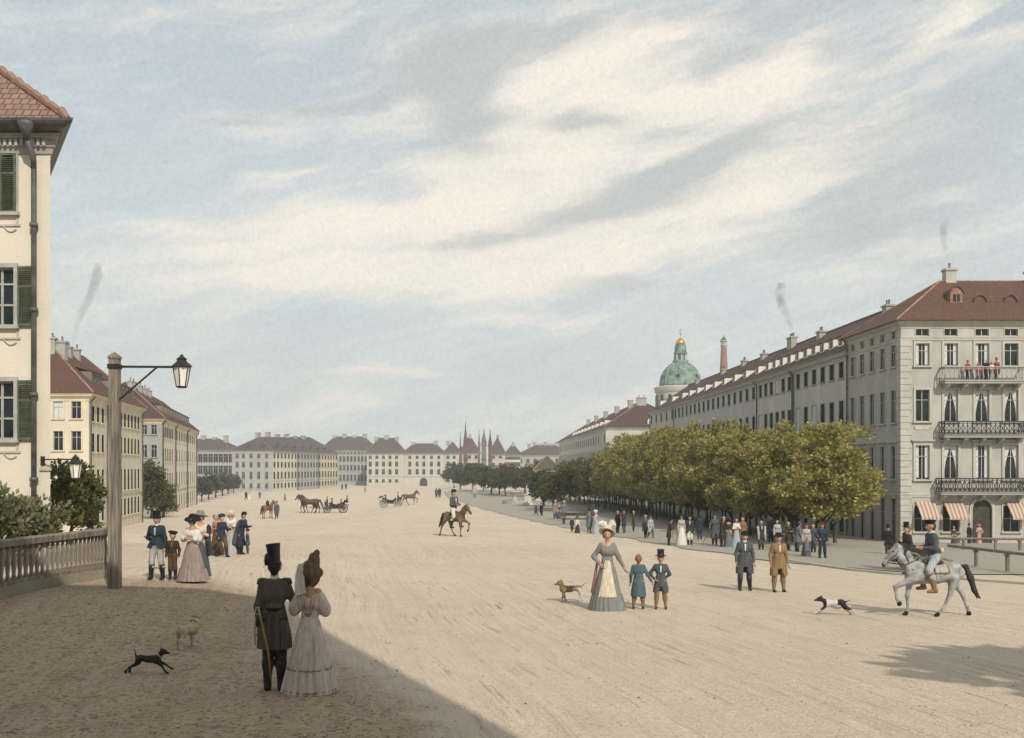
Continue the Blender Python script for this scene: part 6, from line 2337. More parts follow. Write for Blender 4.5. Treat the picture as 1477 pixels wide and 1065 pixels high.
# ---- the officer and the lady walking away from us
def officer_extra(root, child, hd, T, aj, res):
    mb = MB()                                                    # sabre hanging at the side
    pts = [T((0.20, 0.12, 1.02)), T((0.13, 0.20, 0.80)), T((0.06, 0.235, 0.56)), T((0.02, 0.20, 0.16))]
    mb.tube(pts, [0.017, 0.019, 0.018, 0.014], 8, 0)
    mb.tube([T((0.20, 0.12, 1.00)), T((0.235, 0.08, 1.12))], 0.016, 8, 1)
    mb.tube([T((0.20, 0.11, 1.01)), T((0.275, 0.13, 1.04)), T((0.26, 0.09, 1.12))], 0.010, 6, 1)
    sw = child('sabre', mb, [CC['gold'], CC['silver']])
    for s in (-1, 1):                                            # epaulettes
        mb = MB()
        mb.lathe([(0.07, 0), (0.075, 0.015), (0.05, 0.03), (0.0, 0.032)], 10, T((s * 0.185, 0.0, 1.462)))
        for k in range(8):
            a = -1.2 + 2.4 * k / 7
            c = T((s * (0.185 + 0.07 * math.cos(a)), 0.07 * math.sin(a), 1.462))
            mb.tube([c, c + V3(s * 0.012, 0, -0.05)], 0.008, 5)
        child('epaulette', mb, [CC['uniform']])
    mb = MB()                                                    # tail buttons and pleats of the coat
    for s in (-1, 1):
        for z in (1.055,):
            mb.lathe([(0.016, -0.008), (0.02, 0), (0.016, 0.008)], 8, T((s * 0.05, 0.168, z)))
        mb.tube([T((s * 0.012, 0.165, 1.04)), T((s * 0.018, 0.20, 0.75)), T((s * 0.02, 0.215, 0.55))], 0.007, 5)
        mb.tube([T((s * 0.09, 0.14, 1.04)), T((s * 0.12, 0.18, 0.75)), T((s * 0.13, 0.19, 0.56))], 0.006, 5)
    child('coat_pleat', mb, [CC['charcoal']])
    mb = MB()
    mb.tube([T((0.29, 0.0, 1.0)), T((0.30, 0.05, 0.8)), T((0.28, 0.08, 0.6))], [0.012, 0.02, 0.008], 7)
    child('sword_knot', mb, [CC['palegrey']])


officer = folk('officer seen from behind in dark tailcoat and tall black shako, wearing a sabre', 396, 996, 190, 180 + 4, arms=('down', 'link'), legs='stand', coat='uniform', coatlen=0.56, trousers='charcoal', boots='boot', hat='shako', hatc=CC['silkhat'] if False else 'silkhat',
               hair='darkhair', collar='white', belt='black', extra=officer_extra, build=1.0, hatr=0.1, turn=0.05, res=0.0125, slim=0.86, head=0.94)


def lady_extra(root, child, hd, T, aj, res):
    mb = []
    rr = random.Random(8)
    # big loops of brown ribbon on the crown of the bonnet
    lob = [(hd(-0.10, 0.06, 1.80), 0.075, hd(-0.12, 0.07, 1.90), 0.06), (hd(-0.02, 0.10, 1.78), 0.085, hd(0.02, 0.09, 1.80), 0.085), (hd(-0.10, 0.04, 1.70), 0.09, hd(-0.16, 0.02, 1.70), 0.07),
           (hd(-0.09, 0.08, 1.92), 0.055, hd(-0.13, 0.08, 2.0), 0.05), (hd(-0.05, 0.08, 1.95), 0.05, hd(-0.02, 0.06, 1.88), 0.045), (hd(0.06, 0.07, 1.78), 0.075, hd(0.09, 0.03, 1.74), 0.06)]
    child('bonnet_bow', organic(lob, 0.013, 0.010), 'olivebrown')
    # white veil falling to the shoulder on one side
    n, m_ = 14, 8
    vs = []
    for j in range(n):
        t = j / (n - 1)
        for i in range(m_):
            q = i / (m_ - 1)
            p_ = hd(0.06 + 0.17 * q + 0.04 * math.sin(t * 2.4) - 0.05 * t * (1 - q), 0.135 - 0.10 * q * q + 0.02 * math.sin(5 * q + 3 * t), 1.86 - 0.46 * t - 0.07 * q * q)
            vs.append(tuple(p_ + V3(0.012 * math.sin(11 * q), 0, 0)))
    fs = [(j * m_ + i, j * m_ + i + 1, (j + 1) * m_ + i + 1, (j + 1) * m_ + i) for j in range(n - 1) for i in range(m_ - 1)]
    mb = MB(); mb.add(vs, fs)
    child('veil', mb, 'white')
    # gathered cuffs
    mb = MB()
    mb.lathe([(0.055, 0), (0.06, 0.02), (0.055, 0.05)], 14, T((0, 0.012, 1.49)), caps=False)
    child('necklace', mb, 'mauve')
    mb = MB()
    for s in (-1, 1):
        mb.tube([T((s * 0.02, 0.125, 1.10)), T((s * 0.07, 0.145, 1.36))], 0.007, 5)
        mb.tube([T((s * 0.05, 0.12, 1.10)), T((s * 0.13, 0.10, 1.38))], 0.006, 5)
    child('bodice_pleat', mb, 'mauve')
    mb = MB()                                                    # scalloped braid where the flounce is sewn on, and at the hem
    for z, q in ((0.345, 1.075), (0.05, 1.115)):
        t = (1.10 - z) / 1.09
        rx, ry = (0.115 + 0.31 * t ** 0.72) * 0.95 * q, (0.098 + 0.275 * t ** 0.72) * 0.95 * q
        pts = []
        for i in range(97):
            th = 2 * math.pi * i / 96
            pts.append((rx * math.cos(th), ry * math.sin(th) + 0.045 * t * (1 if math.sin(th) > 0 else 0.3) * abs(math.sin(th)), z + 0.016 * abs(math.sin(10 * th)) - 0.01))
        mb.tube(pts, 0.010, 5, caps=False)
    child('braid_trim', mb, 'mauve')


CC['olivebrown'] = cloth('olivebrown', (0.14, 0.10, 0.062))
lady = folk('lady from behind in pale mauve gown, brown bonnet and white veil', 447, 998, 178, 180 - 5, female=True, arms=('link', 'fold'), dress='lightmauve', bodice='lightmauve', hair='chestnut', hat='bonnet', hatc='olivebrown', sleeve='puff',
            belt='mauve', extra=lady_extra, turn=0.15, res=0.0125, skirt_w=0.95, neck=1.41, slim=0.86, head=0.95)

# ---- family by the lamp post
def cane(dx=0.0, dy=0.0, c='darkbrown', side=0, tip=(0.1, -0.1)):
    def f(root, child, hd, T, aj, res):
        w = aj[side][2]
        s = 1 if side == 0 else -1
        mb = MB()
        mb.tube([w + V3(0, -0.02, 0.06), V3(w[0] + s * tip[0], w[1] + tip[1], 0.02)], [0.014, 0.010], 6)
        child('walking_cane', mb, c)
    return f


def stick_under_arm(root, child, hd, T, aj, res):
    mb = MB()
    mb.tube([T((-0.40, 0.05, 1.18)), T((-0.05, -0.18, 1.0))], 0.013, 6)
    child('walking_cane', mb, 'darkbrown')


folk('man in open dark coat, pale grey trousers and black hat by the lamp post', 226, 836, 92, -4, arms=('down', 'back'), legs='apart', coat='darkblue', coatlen=0.86, trousers='palegrey', shirt='palegrey', hat='top', hatc='black', hair='darkhair', collar='white', extra=stick_under_arm)
folk('boy in brown trousers and black cap between the family couple', 249, 836, 66, 2, arms=('slight', 'down'), coat='darkbrown', coatlen=1.0, trousers='brown', shirt='ginger', hat='beret', hatc='black', head=1.25, hair='darkhair')
folk('lady in mauve pleated skirt and white blouse with a wide black disc hat', 277, 838, 92, -15, female=True, arms=('fold', 'fold'), dress='mauve', bodice='white', hat='disc', hatc='black', hair='darkhair', sleeve='puff', skirt_w=0.95)
folk('woman in long dark blue shawl and brown hat behind the mauve lady', 289, 833, 92, 25, female=True, arms=('fold', 'slight'), dress='slate', bodice='cream', hat='brim', hatc='grey', shawl='darkblue', hair='chestnut', tier=False, skirt_w=0.72)
# ---- second group
folk('woman with brown dress and pale bonnet at the edge of the chatting group', 312, 801, 58, -30, female=True, arms=('fold', 'slight'), dress='brown', bodice='rose', hat='bonnet', hatc='palegrey', hair='darkhair', skirt_w=0.8, tier=False)
folk('man in black coat with brown breeches seen sideways in the chatting group', 320, 804, 60, 60, arms=('forward', 'down'), legs='stride', coat='darkblue', coatlen=0.75, trousers='brown', hat='bicorne', hatc='darkblue', hair='darkhair')
folk('woman in white gown and white bonnet in the chatting group', 333, 800, 62, 10, female=True, arms=('fold', 'fold'), dress='palegrey', bodice='white', hat='bonnet', hatc='white', hair='chestnut', skirt_w=0.8, tier=False)
folk('man stooping in a dark blue cloak beside the white gowned woman', 347, 800, 60, 70, arms=('forward', 'slight'), coat='darkblue', coatlen=0.35, trousers='charcoal', hat='low', hatc='black', cape='slate', lean=0.25)
folk('boy in grey blue suit at the edge of the chatting group', 357, 800, 35, -60, arms=('slight', 'down'), coat='slate', coatlen=0.7, trousers='slate', hat='low', hatc='black', head=1.2)

# ---- lady with two children
def rose_shawl(root, child, hd, T, aj, res):
    n, m_ = 12, 9
    vs = []
    for j in range(n):
        t = j / (n - 1)
        for i in range(m_):
            q = i / (m_ - 1)
            vs.append((-0.22 - 0.10 * t - 0.10 * q * (0.6 + 0.5 * t) + 0.012 * math.sin(8 * q), -0.02 + 0.16 * q + 0.02 * math.sin(6 * q + 2 * t), 1.08 - 0.72 * t))
    fs = [(j * m_ + i, j * m_ + i + 1, (j + 1) * m_ + i + 1, (j + 1) * m_ + i) for j in range(n - 1) for i in range(m_ - 1)]
    mb = MB(); mb.add(vs, fs)
    child('draped_shawl', mb, 'rose')


folk('lady in grey and cream gown and white plumed hat, rose shawl over her arm', 876, 880, 116, -4, female=True, arms=('out', 'hip'), dress='grey', bodice='grey', apron='cream', hat='plume', hatc='cream', hair='chestnut', belt='grey', sleeve='long', extra=rose_shawl, skirt_w=0.98, neck=1.39, slim=0.87)
folk('small ginger haired child in blue knee length coat holding the grey lady by the hand', 921, 879, 76, 175, arms=('slight', 'out'), legs='apart', coat='teal', coatlen=0.42, trousers='tan', hair='ginger', head=1.2, belt='teal', boots='darkbrown', sock=True)
folk('boy in grey frock coat, tan trousers and top hat standing beside the blue coated child', 953, 879, 77, -8, arms=('back', 'hip'), legs='apart', coat='slate', coatlen=0.55, trousers='tan', shirt='white', hat='top', hatc='silkhat', head=1.2, hair='darkhair', boots='darkbrown', sock=True)
# ---- two gentlemen
folk('gentleman in dark blue grey frock coat and low hat facing us on the open sand', 1074, 852, 83, -3, arms=('slight', 'slight'), legs='apart', coat='slate', coatlen=0.52, trousers='slate', shirt='white', hat='low', hatc='black', hair='darkhair', build=1.15, collar='white')
folk('gentleman in belted brown greatcoat and low hat beside the blue coated one', 1123, 854, 83, 3, arms=('slight', 'slight'), legs='apart', coat='tan', coatlen=0.50, trousers='tan', shirt='white', hat='low', hatc='black', hair='darkhair', belt='brown', build=1.15, boots='darkbrown', sock=True)

# ---- strollers along the edge of the grove
G = 'strollers along the grove'
M = lambda label, px, py, h, rz=0, **k: folk(label, px, py, h, rz, group=G, **k)
def red_bag(root, child, hd, T, aj, res):
    mb = MB(); mb.lathe([(0.10, 0), (0.2, 0.12), (0.2, 0.55), (0.08, 0.7)], 10, (0.30, 0.05, 0.5), sy=0.6)
    child('red_bundle', mb, 'red')
M('dark coated man with a red bundle walking near the white statue', 773, 745, 18, 60, coat='charcoal', trousers='slate', extra=red_bag, legs='stride')
M('man in black standing just past the red bundle carrier', 781, 745.5, 19.5, -40, coat='black', trousers='charcoal', hat='low')
M('man in grey with white headgear beside a red caped companion', 801, 750, 28, 20, coat='grey', trousers='slate', hat='cap', hatc='white')
M('short figure in a red cape walking beside the grey man', 806.5, 749.5, 23, 20, female=True, dress='slate', bodice='red', cape='red', tier=False, skirt_w=.7)
M('man in blue grey coat with white cap standing in front of the bench', 813.5, 753, 30, 10, coat='greyblue', trousers='greyblue', hat='cap', hatc='white')
M('small child in dark clothes with pale collar beside the blue grey man', 825, 768, 21, 15, coat='charcoal', trousers='charcoal', head=1.25, shirt='white', coatlen=.8)
M('small child in dark skirt with white sleeves and a black hat', 833, 769.5, 23, 25, female=True, dress='charcoal', bodice='white', hat='brim', hatc='black', head=1.2, tier=False, skirt_w=.8)
M('man in grey blue coat and black hat walking with the pale blue woman', 850, 770, 34, 150, coat='greyblue', trousers='greyblue', hat='top', hatc='black', coatlen=.5)
M('woman in long pale blue gown and white bonnet beside the grey blue man', 860, 770.5, 34, 60, female=True, dress='paleblue', bodice='paleblue', hat='bonnet', hatc='white', tier=False, skirt_w=.85)
M('first of two men in black standing close together at the trees, bareheaded', 891, 770, 33, 120, coat='black', trousers='charcoal', coatlen=.6, hat=None)
M('second of two men in black close together at the trees, in a black hat', 900, 770.5, 35, -120, coat='charcoal', trousers='slate', coatlen=.6, hat='low')
M('man in dark jacket and light cap leaning back with crossed stride', 931, 777, 33, 160, coat='slate', trousers='charcoal', hat='cap', hatc='cream', legs='stride')
M('man with pale sash coat walking beside the one with the light cap', 938.5, 778, 33, 30, coat='palegrey', trousers='slate', hat='low', hatc='brown', legs='stride')
M('dark brown coated man leaning on a cane beside the white gowned woman', 965, 787, 38, 90, coat='darkbrown', trousers='darkbrown', lean=0.2, arms=('cane', 'forward'), extra=cane(), hat='low')
M('woman in white gown with black hat among the strollers', 983, 787, 44, 10, female=True, dress='white', bodice='palegrey', hat='brim', hatc='black', hair='darkhair', skirt_w=.85, tier=False)
M('man in dark coat with white trousers beside the white gowned woman', 995, 787, 43, -10, coat='charcoal', trousers='white', shirt='white', hat='low', coatlen=.75)
M('tall man in dark coat leaning a long cane out to the side', 1031, 787, 45, 10, coat='slate', trousers='slate', hat='top', hatc='charcoal', arms=('down', 'cane'), extra=cane(side=1, tip=(0.55, -0.2)), coatlen=.4)
M('stooping man in brown coat and pale cap next to the tall cane bearer', 1041, 790, 43, 70, coat='darkbrown', trousers='charcoal', hat='cap', hatc='pink', lean=0.15, coatlen=.5)
M('woman with black bodice and pale blue skirt seen from behind', 1051, 790, 43, 170, female=True, dress='greyblue', bodice='charcoal', hair='darkhair', hat='bonnet', hatc='charcoal', skirt_w=.75, tier=False)
M('woman in white and blue gown with folded arms and dark hair', 1062, 790, 42, 20, female=True, dress='paleblue', bodice='white', arms=('fold', 'fold'), hair='darkhair', skirt_w=.8, tier=False)
M('man in buff coat standing behind the gentleman in blue grey', 1071, 788, 41, -20, coat='tan', trousers='charcoal', hat=None, hair='fair')
M('young man in dark coat with a long pale scarf, no hat', 1098, 794, 43, 5, coat='charcoal', trousers='slate', shirt='cream', hair='chestnut', shawl='palegrey')
M('woman in pale blue bodice behind the gentleman in brown greatcoat', 1121, 791, 41, 0, female=True, dress='slate', bodice='paleblue', hair='darkhair', skirt_w=.7, tier=False)
M('man in dark brown coat with arms folded beside the brown greatcoat', 1137, 795, 42, 40, coat='darkbrown', trousers='slate', arms=('fold', 'fold'), hair='ginger', coatlen=.6)
M('man in grey blue coat bending towards his neighbour, cane behind him', 1150, 797, 43, 110, coat='greyblue', trousers='slate', hat='low', hatc='slate', lean=0.22, arms=('forward', 'slight'), coatlen=.6)
M('woman in grey blue apron dress with red headscarf', 1163, 803, 47, 0, female=True, dress='slate', bodice='palegrey', apron='greyblue', hat='cap', hatc='red', hair='chestnut', skirt_w=.65, tier=False)
M('young man in slate coat half hidden behind the soldier', 1173, 798, 42, -40, coat='slate', trousers='slate', hair='darkhair')
def knapsack(root, child, hd, T, aj, res):
    mb = organic([(V3(0.18, 0.18, 1.25), 0.12, V3(0.22, 0.2, 1.0), 0.14), (V3(0.24, 0.2, 1.0), 0.08, V3(0.28, 0.2, 0.7), 0.05)], res, 0.02)
    child('knapsack', mb, 'straw')
M('soldier in dark uniform and red cap with a straw coloured knapsack', 1186, 806, 51, 10, coat='darkblue', trousers='darkblue', hat='cap', hatc='red', extra=knapsack, arms=('slight', 'hip'), legs='apart', coatlen=.85, belt='black')
M('man in pale coat standing under the first dark trees', 684.5, 719, 20, 30, coat='palegrey', trousers='grey', hat='low', hatc='grey')
M('man in dark coat standing among the grove trunks behind the strollers', 1112, 783, 38, 0, coat='slate', trousers='charcoal')
M('bareheaded man in blue among the grove trunks', 1009, 779, 36, 180, coat='darkblue', trousers='slate')
M('man in brown standing between the grove trunks by the two in black', 914, 768, 31, 90, coat='brown', trousers='charcoal')

# ---- far strollers on the open square
F_ = 'tiny far strollers on the square'
for (lab, px, py, h, rz, kw) in (
        ('tiny man in black coat walking before the grey end of the square block', 355, 722, 14, 60, dict(coat='black', trousers='charcoal', legs='stride')),
        ('tiny woman in white beside the tiny man in black coat', 359.5, 721, 13, 60, dict(female=True, dress='white', bodice='palegrey', tier=False)),
        ('tiny man in blue alone before the corner of the square block', 374.6, 719.5, 11, 0, dict(coat='slate', trousers='slate')),
        ('tiny man in brown striding in front of the carriage horses', 411, 723.5, 12, -60, dict(coat='olive', trousers='brown', legs='stride')),
        ('tiny dark figure, nearer of the pair before the narrow windowed house', 493.5, 707, 9, 0, dict(coat='charcoal', trousers='charcoal')),
        ('tiny dark hatted figure, partner in the pair before the narrow windowed house', 499, 706.5, 9, 0, dict(coat='black', trousers='slate', hat='low')),
        ('tiny grey figure alone above the rear carriage', 526.6, 710.5, 8.5, 40, dict(coat='grey', trousers='slate')),
        ('tiny man in slate beside another near the end of the far dark trees', 629.5, 719, 14.5, 0, dict(coat='slate', trousers='slate', hat='low')),
        ('tiny man in charcoal coat beside the slate one near the far dark trees', 634, 719, 15.5, 0, dict(coat='charcoal', trousers='slate'))):
    folk(lab, px, py, h, rz, group=F_, **kw)

# ---- people at the corner house
yb = 75.45
H_ = 'people on the top balcony'
for (lab, px, h, kw) in (('person in red jacket at the end of the balcony rail', 1396, 1.5, dict(coat='red', trousers='black', hat='low', hatc='red', coatlen=.8)),
                         ('person in dull red with blue cap low behind the balcony rail', 1411, 1.35, dict(coat='rose', trousers='charcoal', hat='cap', hatc='paleblue')),
                         ('person all in black at the middle of the balcony', 1423, 1.6, dict(coat='black', trousers='black')),
                         ('person in white blouse beside the one in black on the balcony', 1430.5, 1.45, dict(female=True, dress='palegrey', bodice='white', tier=False, skirt_w=.6)),
                         ('person in bright red coat and tall cap on the balcony', 1437.5, 1.65, dict(coat='red', trousers='charcoal', hat='top', hatc='ginger'))):
    folk(lab, px, 0, h / 1.0 * F_PX / yb, 0, at_d=yb, z=9.27, group=H_, **kw)
folk('woman in long pink dress standing in the arched doorway', 1412, 0, 1.58 * 19.2, 0, at_d=75.3, z=-3.05, female=True, dress='pink', bodice='pink', hair='darkhair', hat='bonnet', hatc='rose', skirt_w=.6, tier=False, arms=('hip', 'fold'))
folk('man in black leaning by the arched doorway', 1398, 0, 1.62 * 19.2, 30, at_d=74.9, z=-3.05, coat='black', trousers='charcoal', coatlen=.5, hat='low')
folk('woman in brown dress standing under the second awning', 1376, 0, 1.5 * 19.2, 0, at_d=74.6, z=-3.05, female=True, dress='olive', bodice='brown', hair='darkhair', skirt_w=.7, tier=False)

# ------------------------------------------------------------------ horses and riders
POSES = {
    # each leg: list of (x, y, z, r) from the shoulder or hip down to the hoof; -y is towards the head
    'trot': [[(.15, -.58, 1.05, .115), (.14, -1.10, .82, .052), (.14, -1.06, .50, .034), (.14, -.97, .36, .043)],
             [(-.15, -.56, 1.05, .115), (-.14, -.66, .55, .052), (-.14, -.64, .17, .034), (-.14, -.70, .045, .046)],
             [(.16, .50, 1.05, .165), (.15, .42, .66, .066), (.14, .22, .22, .037), (.14, .05, .05, .046)],
             [(-.16, .56, 1.05, .165), (-.15, .86, .62, .066), (-.14, 1.0, .22, .037), (-.14, 1.06, .05, .046)]],
    'walk': [[(.15, -.58, 1.05, .115), (.14, -.78, .56, .052), (.14, -.72, .18, .034), (.14, -.80, .045, .046)],
             [(-.15, -.56, 1.05, .115), (-.14, -.52, .56, .052), (-.14, -.36, .2, .034), (-.14, -.34, .09, .046)],
             [(.16, .52, 1.05, .165), (.15, .62, .58, .066), (.14, .42, .18, .037), (.14, .36, .05, .046)],
             [(-.16, .56, 1.05, .165), (-.15, .82, .58, .066), (-.14, .84, .18, .037), (-.14, .80, .05, .046)]],
    'stand': [[(.15, -.58, 1.05, .115), (.14, -.60, .56, .052), (.14, -.58, .15, .034), (.14, -.63, .045, .046)],
              [(-.15, -.56, 1.05, .115), (-.14, -.57, .56, .052), (-.14, -.54, .15, .034), (-.14, -.60, .045, .046)],
              [(.16, .54, 1.05, .165), (.15, .74, .58, .066), (.14, .70, .16, .037), (.14, .65, .05, .046)],
              [(-.16, .56, 1.05, .165), (-.15, .80, .58, .066), (-.14, .76, .16, .037), (-.14, .70, .05, .046)]],
}


def horse(label, loc, S, rz, pose, coat, mane, tack=True, cloth_c=None, headup=1.0, group=None, res=None, tail=True):
    px_m = F_PX / loc[1] * 0.693 * S
    res = res or min(0.045, max(0.022, 1.0 / px_m))
    h = headup
    pr = [((0, -.42, 1.16), .275, (0, .05, 1.15), .255), ((0, .05, 1.15), .255, (0, .48, 1.21), .255), ((0, -.56, 1.14), .235, (0, -.58, 1.06), .20), ((0, .56, 1.27), .235, (0, .66, 1.20), .20), ((0, -.35, 1.40), .10, (0, -.52, 1.43), .10),
          ((0, -.62, 1.26), .175, (0, -.86, 1.58 * h), .115), ((0, -.52, 1.42), .10, (0, -.74, 1.72 * h), .085), ((0, -.86, 1.60 * h), .115, (0, -.96, 1.86 * h), .085), ((0, -.74, 1.72 * h), .085, (0, -.94, 1.90 * h), .06),
          ((0, -1.00, 1.88 * h), .10, (0, -1.12, 1.74 * h), .105), ((0, -1.12, 1.74 * h), .10, (0, -1.33, 1.45 * h), .062), ((0, -1.33, 1.45 * h), .064, (0, -1.36, 1.40 * h), .056), ((0, -1.02, 1.74 * h), .09, (0, -1.10, 1.62 * h), .07),
          ((.05, -.99, 1.94 * h), .030, (.065, -1.01, 2.06 * h), .010), ((-.05, -.99, 1.94 * h), .030, (-.065, -1.01, 2.06 * h), .010)]
    for leg in POSES[pose]:
        for a, c in zip(leg[:-1], leg[1:]):
            pr.append((a[:3], a[3], c[:3], c[3]))
        k = leg[-1]
        pr.append(((k[0], k[1], k[2]), .045, (k[0], k[1] - .035, k[2] - .02), .05))
    body = organic(pr, res, 0.022)
    V = np.array(body.v)
    mi = []
    hooves = [np.array(l[-1][:3]) for l in POSES[pose]]
    for f in body.f:
        c = V[list(f)].mean(0)
        m_ = 0
        for hv in hooves:
            if np.linalg.norm(c - hv) < 0.085: m_ = 1
        for s in (-1, 1):
            if np.linalg.norm(c - np.array((s * .092, -1.13, 1.79 * h))) < 0.036: m_ = 1
        if np.linalg.norm(c - np.array((0, -1.39, 1.40 * h))) < 0.06: m_ = 2
        mi.append(m_)
    body.mi = mi
    o = body.build('horse', [coat, CC['black'], mane], None, loc, rz, smooth=True)
    o.scale = (S,) * 3
    tag(o, label, 'horse', group)
    mb = organic([((0, -.96, 1.97 * h), .035, (.03, -.80, 1.80 * h), .055), ((.03, -.80, 1.80 * h), .055, (.05, -.55, 1.52), .04), ((0, -1.02, 1.97 * h), .025, (0, -1.09, 1.86 * h), .02), ((.07, -.84, 1.72 * h), .04, (.11, -.72, 1.50 * h), .03)], res, 0.02)
    mb.build('mane', [mane], o, smooth=True)
    if tail:
        tl = [((0, .76, 1.38), .04, (0, .90, 1.36), .06), ((0, .90, 1.36), .065, (.02, 1.02, 1.05), .085), ((.02, 1.02, 1.05), .085, (0, 1.14, .70), .065), ((0, 1.14, .70), .06, (.01, 1.30, .48), .02), ((0, 1.10, .80), .04, (-.02, 1.22, .46), .014)]
        organic(tl, res, 0.02).build('tail', [mane], o, smooth=True)
    if tack:
        mb = MB()
        for s in (-1, 1):
            mb.tube([(s * .07, -1.30, 1.49 * h), (s * .112, -1.08, 1.68 * h), (s * .095, -.98, 1.86 * h)], 0.012, 5)
            mb.tube([(s * .07, -1.31, 1.48 * h), (s * .17, -.85, 1.42), (s * .12, -.42, 1.60)], 0.011, 5)
        mb.tube([(.085, -1.24, 1.54 * h), (0, -1.33, 1.60 * h), (-.085, -1.24, 1.54 * h)], 0.012, 5)
        mb.tube([(.11, -1.06, 1.84 * h), (0, -1.13, 1.87 * h), (-.11, -1.06, 1.84 * h)], 0.012, 5)
        mb.tube([(.2, -.62, 1.3), (0, -.87, 1.15), (-.2, -.62, 1.3)], 0.014, 5)
        mb.build('bridle', [CC['darkbrown']], o)
        sp = []
        for s in (-1, 1):
            sp.append(s)
        n, m_ = 9, 7
        mb = MB()
        vs = []
        for j in range(m_):
            y = -.28 + .62 * j / (m_ - 1)
            for i in range(n):
                th = R(-78) + R(156) * i / (n - 1)
                vs.append((.285 * math.sin(th), y, 1.155 + .285 * math.cos(th) * 0.98))
        mb.add(vs, [(j * n + i, j * n + i + 1, (j + 1) * n + i + 1, (j + 1) * n + i) for j in range(m_ - 1) for i in range(n - 1)])
        for e in ((0, m_ - 1)):
            mb.tube([vs[e * n + i] for i in range(n)], 0.022, 5, 1)
        mb.tube([vs[j * n] for j in range(m_)], 0.022, 5, 1); mb.tube([vs[j * n + n - 1] for j in range(m_)], 0.022, 5, 1)
        mb.build('saddle_cloth', [CC[cloth_c or 'palegrey'], CC['gold']], o, smooth=True)
        organic([((0, -.18, 1.45), .09, (0, .1, 1.44), .11), ((0, -.24, 1.49), .06, (0, -.26, 1.54), .04), ((-.1, .2, 1.49), .05, (.1, .2, 1.49), .05), ((.2, -.08, 1.36), .05, (.29, -.06, 1.1), .03), ((-.2, -.08, 1.36), .05, (-.29, -.06, 1.1), .03)], min(res, .03), 0.02).build('saddle', [CC['brown']], o, smooth=True)
        mb = MB()
        for s in (-1, 1):
            mb.tube([(s * .29, -.08, 1.1), (s * .33, -.12, .74)], 0.012, 5)
            mb.tube([(s * .33, -.22, .72), (s * .33, -.04, .72)], 0.016, 5)
        mb.build('stirrup', [CC['silver']], o)
    return o


def rider(label, h_o, S_h, rz, S, **kw):
    z = h_o.location.z + 1.50 * S_h - (0.92 - 0.33 - 0.10) * S
    p_ = h_o.location
    off = Matrix.Rotation(rz, 4, 'Z') @ Vector((0, 0.02 * S_h, 0))
    return human(label, Vector((p_.x + off.x, p_.y + off.y, z)), S, rz, legs='ride', **kw)


GREY_H = mat('grey_horse_coat', (0.30, 0.30, 0.295), rough=0.6, var=0.28, vs=5.5, spec=0.3, bump=0.35, bs=7.0)
BAY_H = mat('bay_horse_coat', (0.062, 0.036, 0.022), rough=0.5, var=0.3, vs=2.0, spec=0.35)
DUN_H = mat('dun_horse_coat', (0.115, 0.082, 0.052), rough=0.55, var=0.3, vs=2.0)
RUST_H = mat('chestnut_horse_coat', (0.17, 0.07, 0.035), rough=0.55, var=0.3, vs=2.0)
gp_ = P(1346, 889)
sg = F_PX / gp_.y
S1 = 80 / sg / 1.53
h1 = horse('dapple grey horse trotting with black tail, gold edged saddle cloth', gp_, S1, R(-90), 'trot', GREY_H, CC['charcoal'])


def pouch(root, child, hd, T, aj, res):
    mb = MB()
    mb.lathe([(0.07, -0.06), (0.09, 0), (0.07, 0.06)], 12, T((0.05, 0.18, 1.08)), sy=0.6)
    child('pouch', mb, 'cream')


rider('rider in blue jacket, white breeches and brown boots on the grey horse', h1, S1, R(-90), 61 / sg / 0.98, coat='slate', trousers='paleblue', boots='tan', hat='cap', hatc='black', hair='chestnut', arms=('rein', 'rein'), coatlen=1.0, lean=0.12, collar='white', extra=pouch, belt='slate')
mp = P(655, 774)
sg = F_PX / mp.y
S2 = 36 / sg / 1.53
rz2 = R(52)
h2 = horse('dark dun horse ridden towards us across the middle of the square', mp, S2, rz2, 'trot', DUN_H, CC['black'], cloth_c='darkbrown')
rider('rider in grey coat and black hat on the dark dun horse', h2, S2, rz2, 33 / sg / 1.0, coat='slate', trousers='cream', boots='boot', hat='low', hatc='black', hair='darkhair', arms=('rein', 'rein'), coatlen=1.0, shirt='white')

# carriage teams and passengers
def rel(t, x, y, z):
    return t.matrix_basis @ Vector((x, y, z))


bpy.context.view_layer.update()
a = carriage_a.rotation_euler.z
hs_ = 20.5 / (F_PX / p1.y) / 1.53
for s, lab in ((-1, 'brown carriage horse, nearer of the harnessed pair'), (1, 'brown carriage horse on the far side of the harnessed pair')):
    w = rel(carriage_a, 3.55 - 0.25 * s, 0.62 * -s * -1, 0)
    w.z = gz(w.x, w.y)
    horse(lab, w, hs_ * (1.0 if s < 0 else 1.02), a + R(90) + 0.02 * s, 'walk', BAY_H, CC['black'], tack=False, headup=1.0 if s < 0 else 0.98, group='carriage pair')
def sit(label, t, x, y, zseat, S, face, **kw):
    w = rel(t, x, y, zseat)
    w.z -= 0.41 * S
    return human(label, w, S, t.rotation_euler.z + face, legs='sit', **kw)


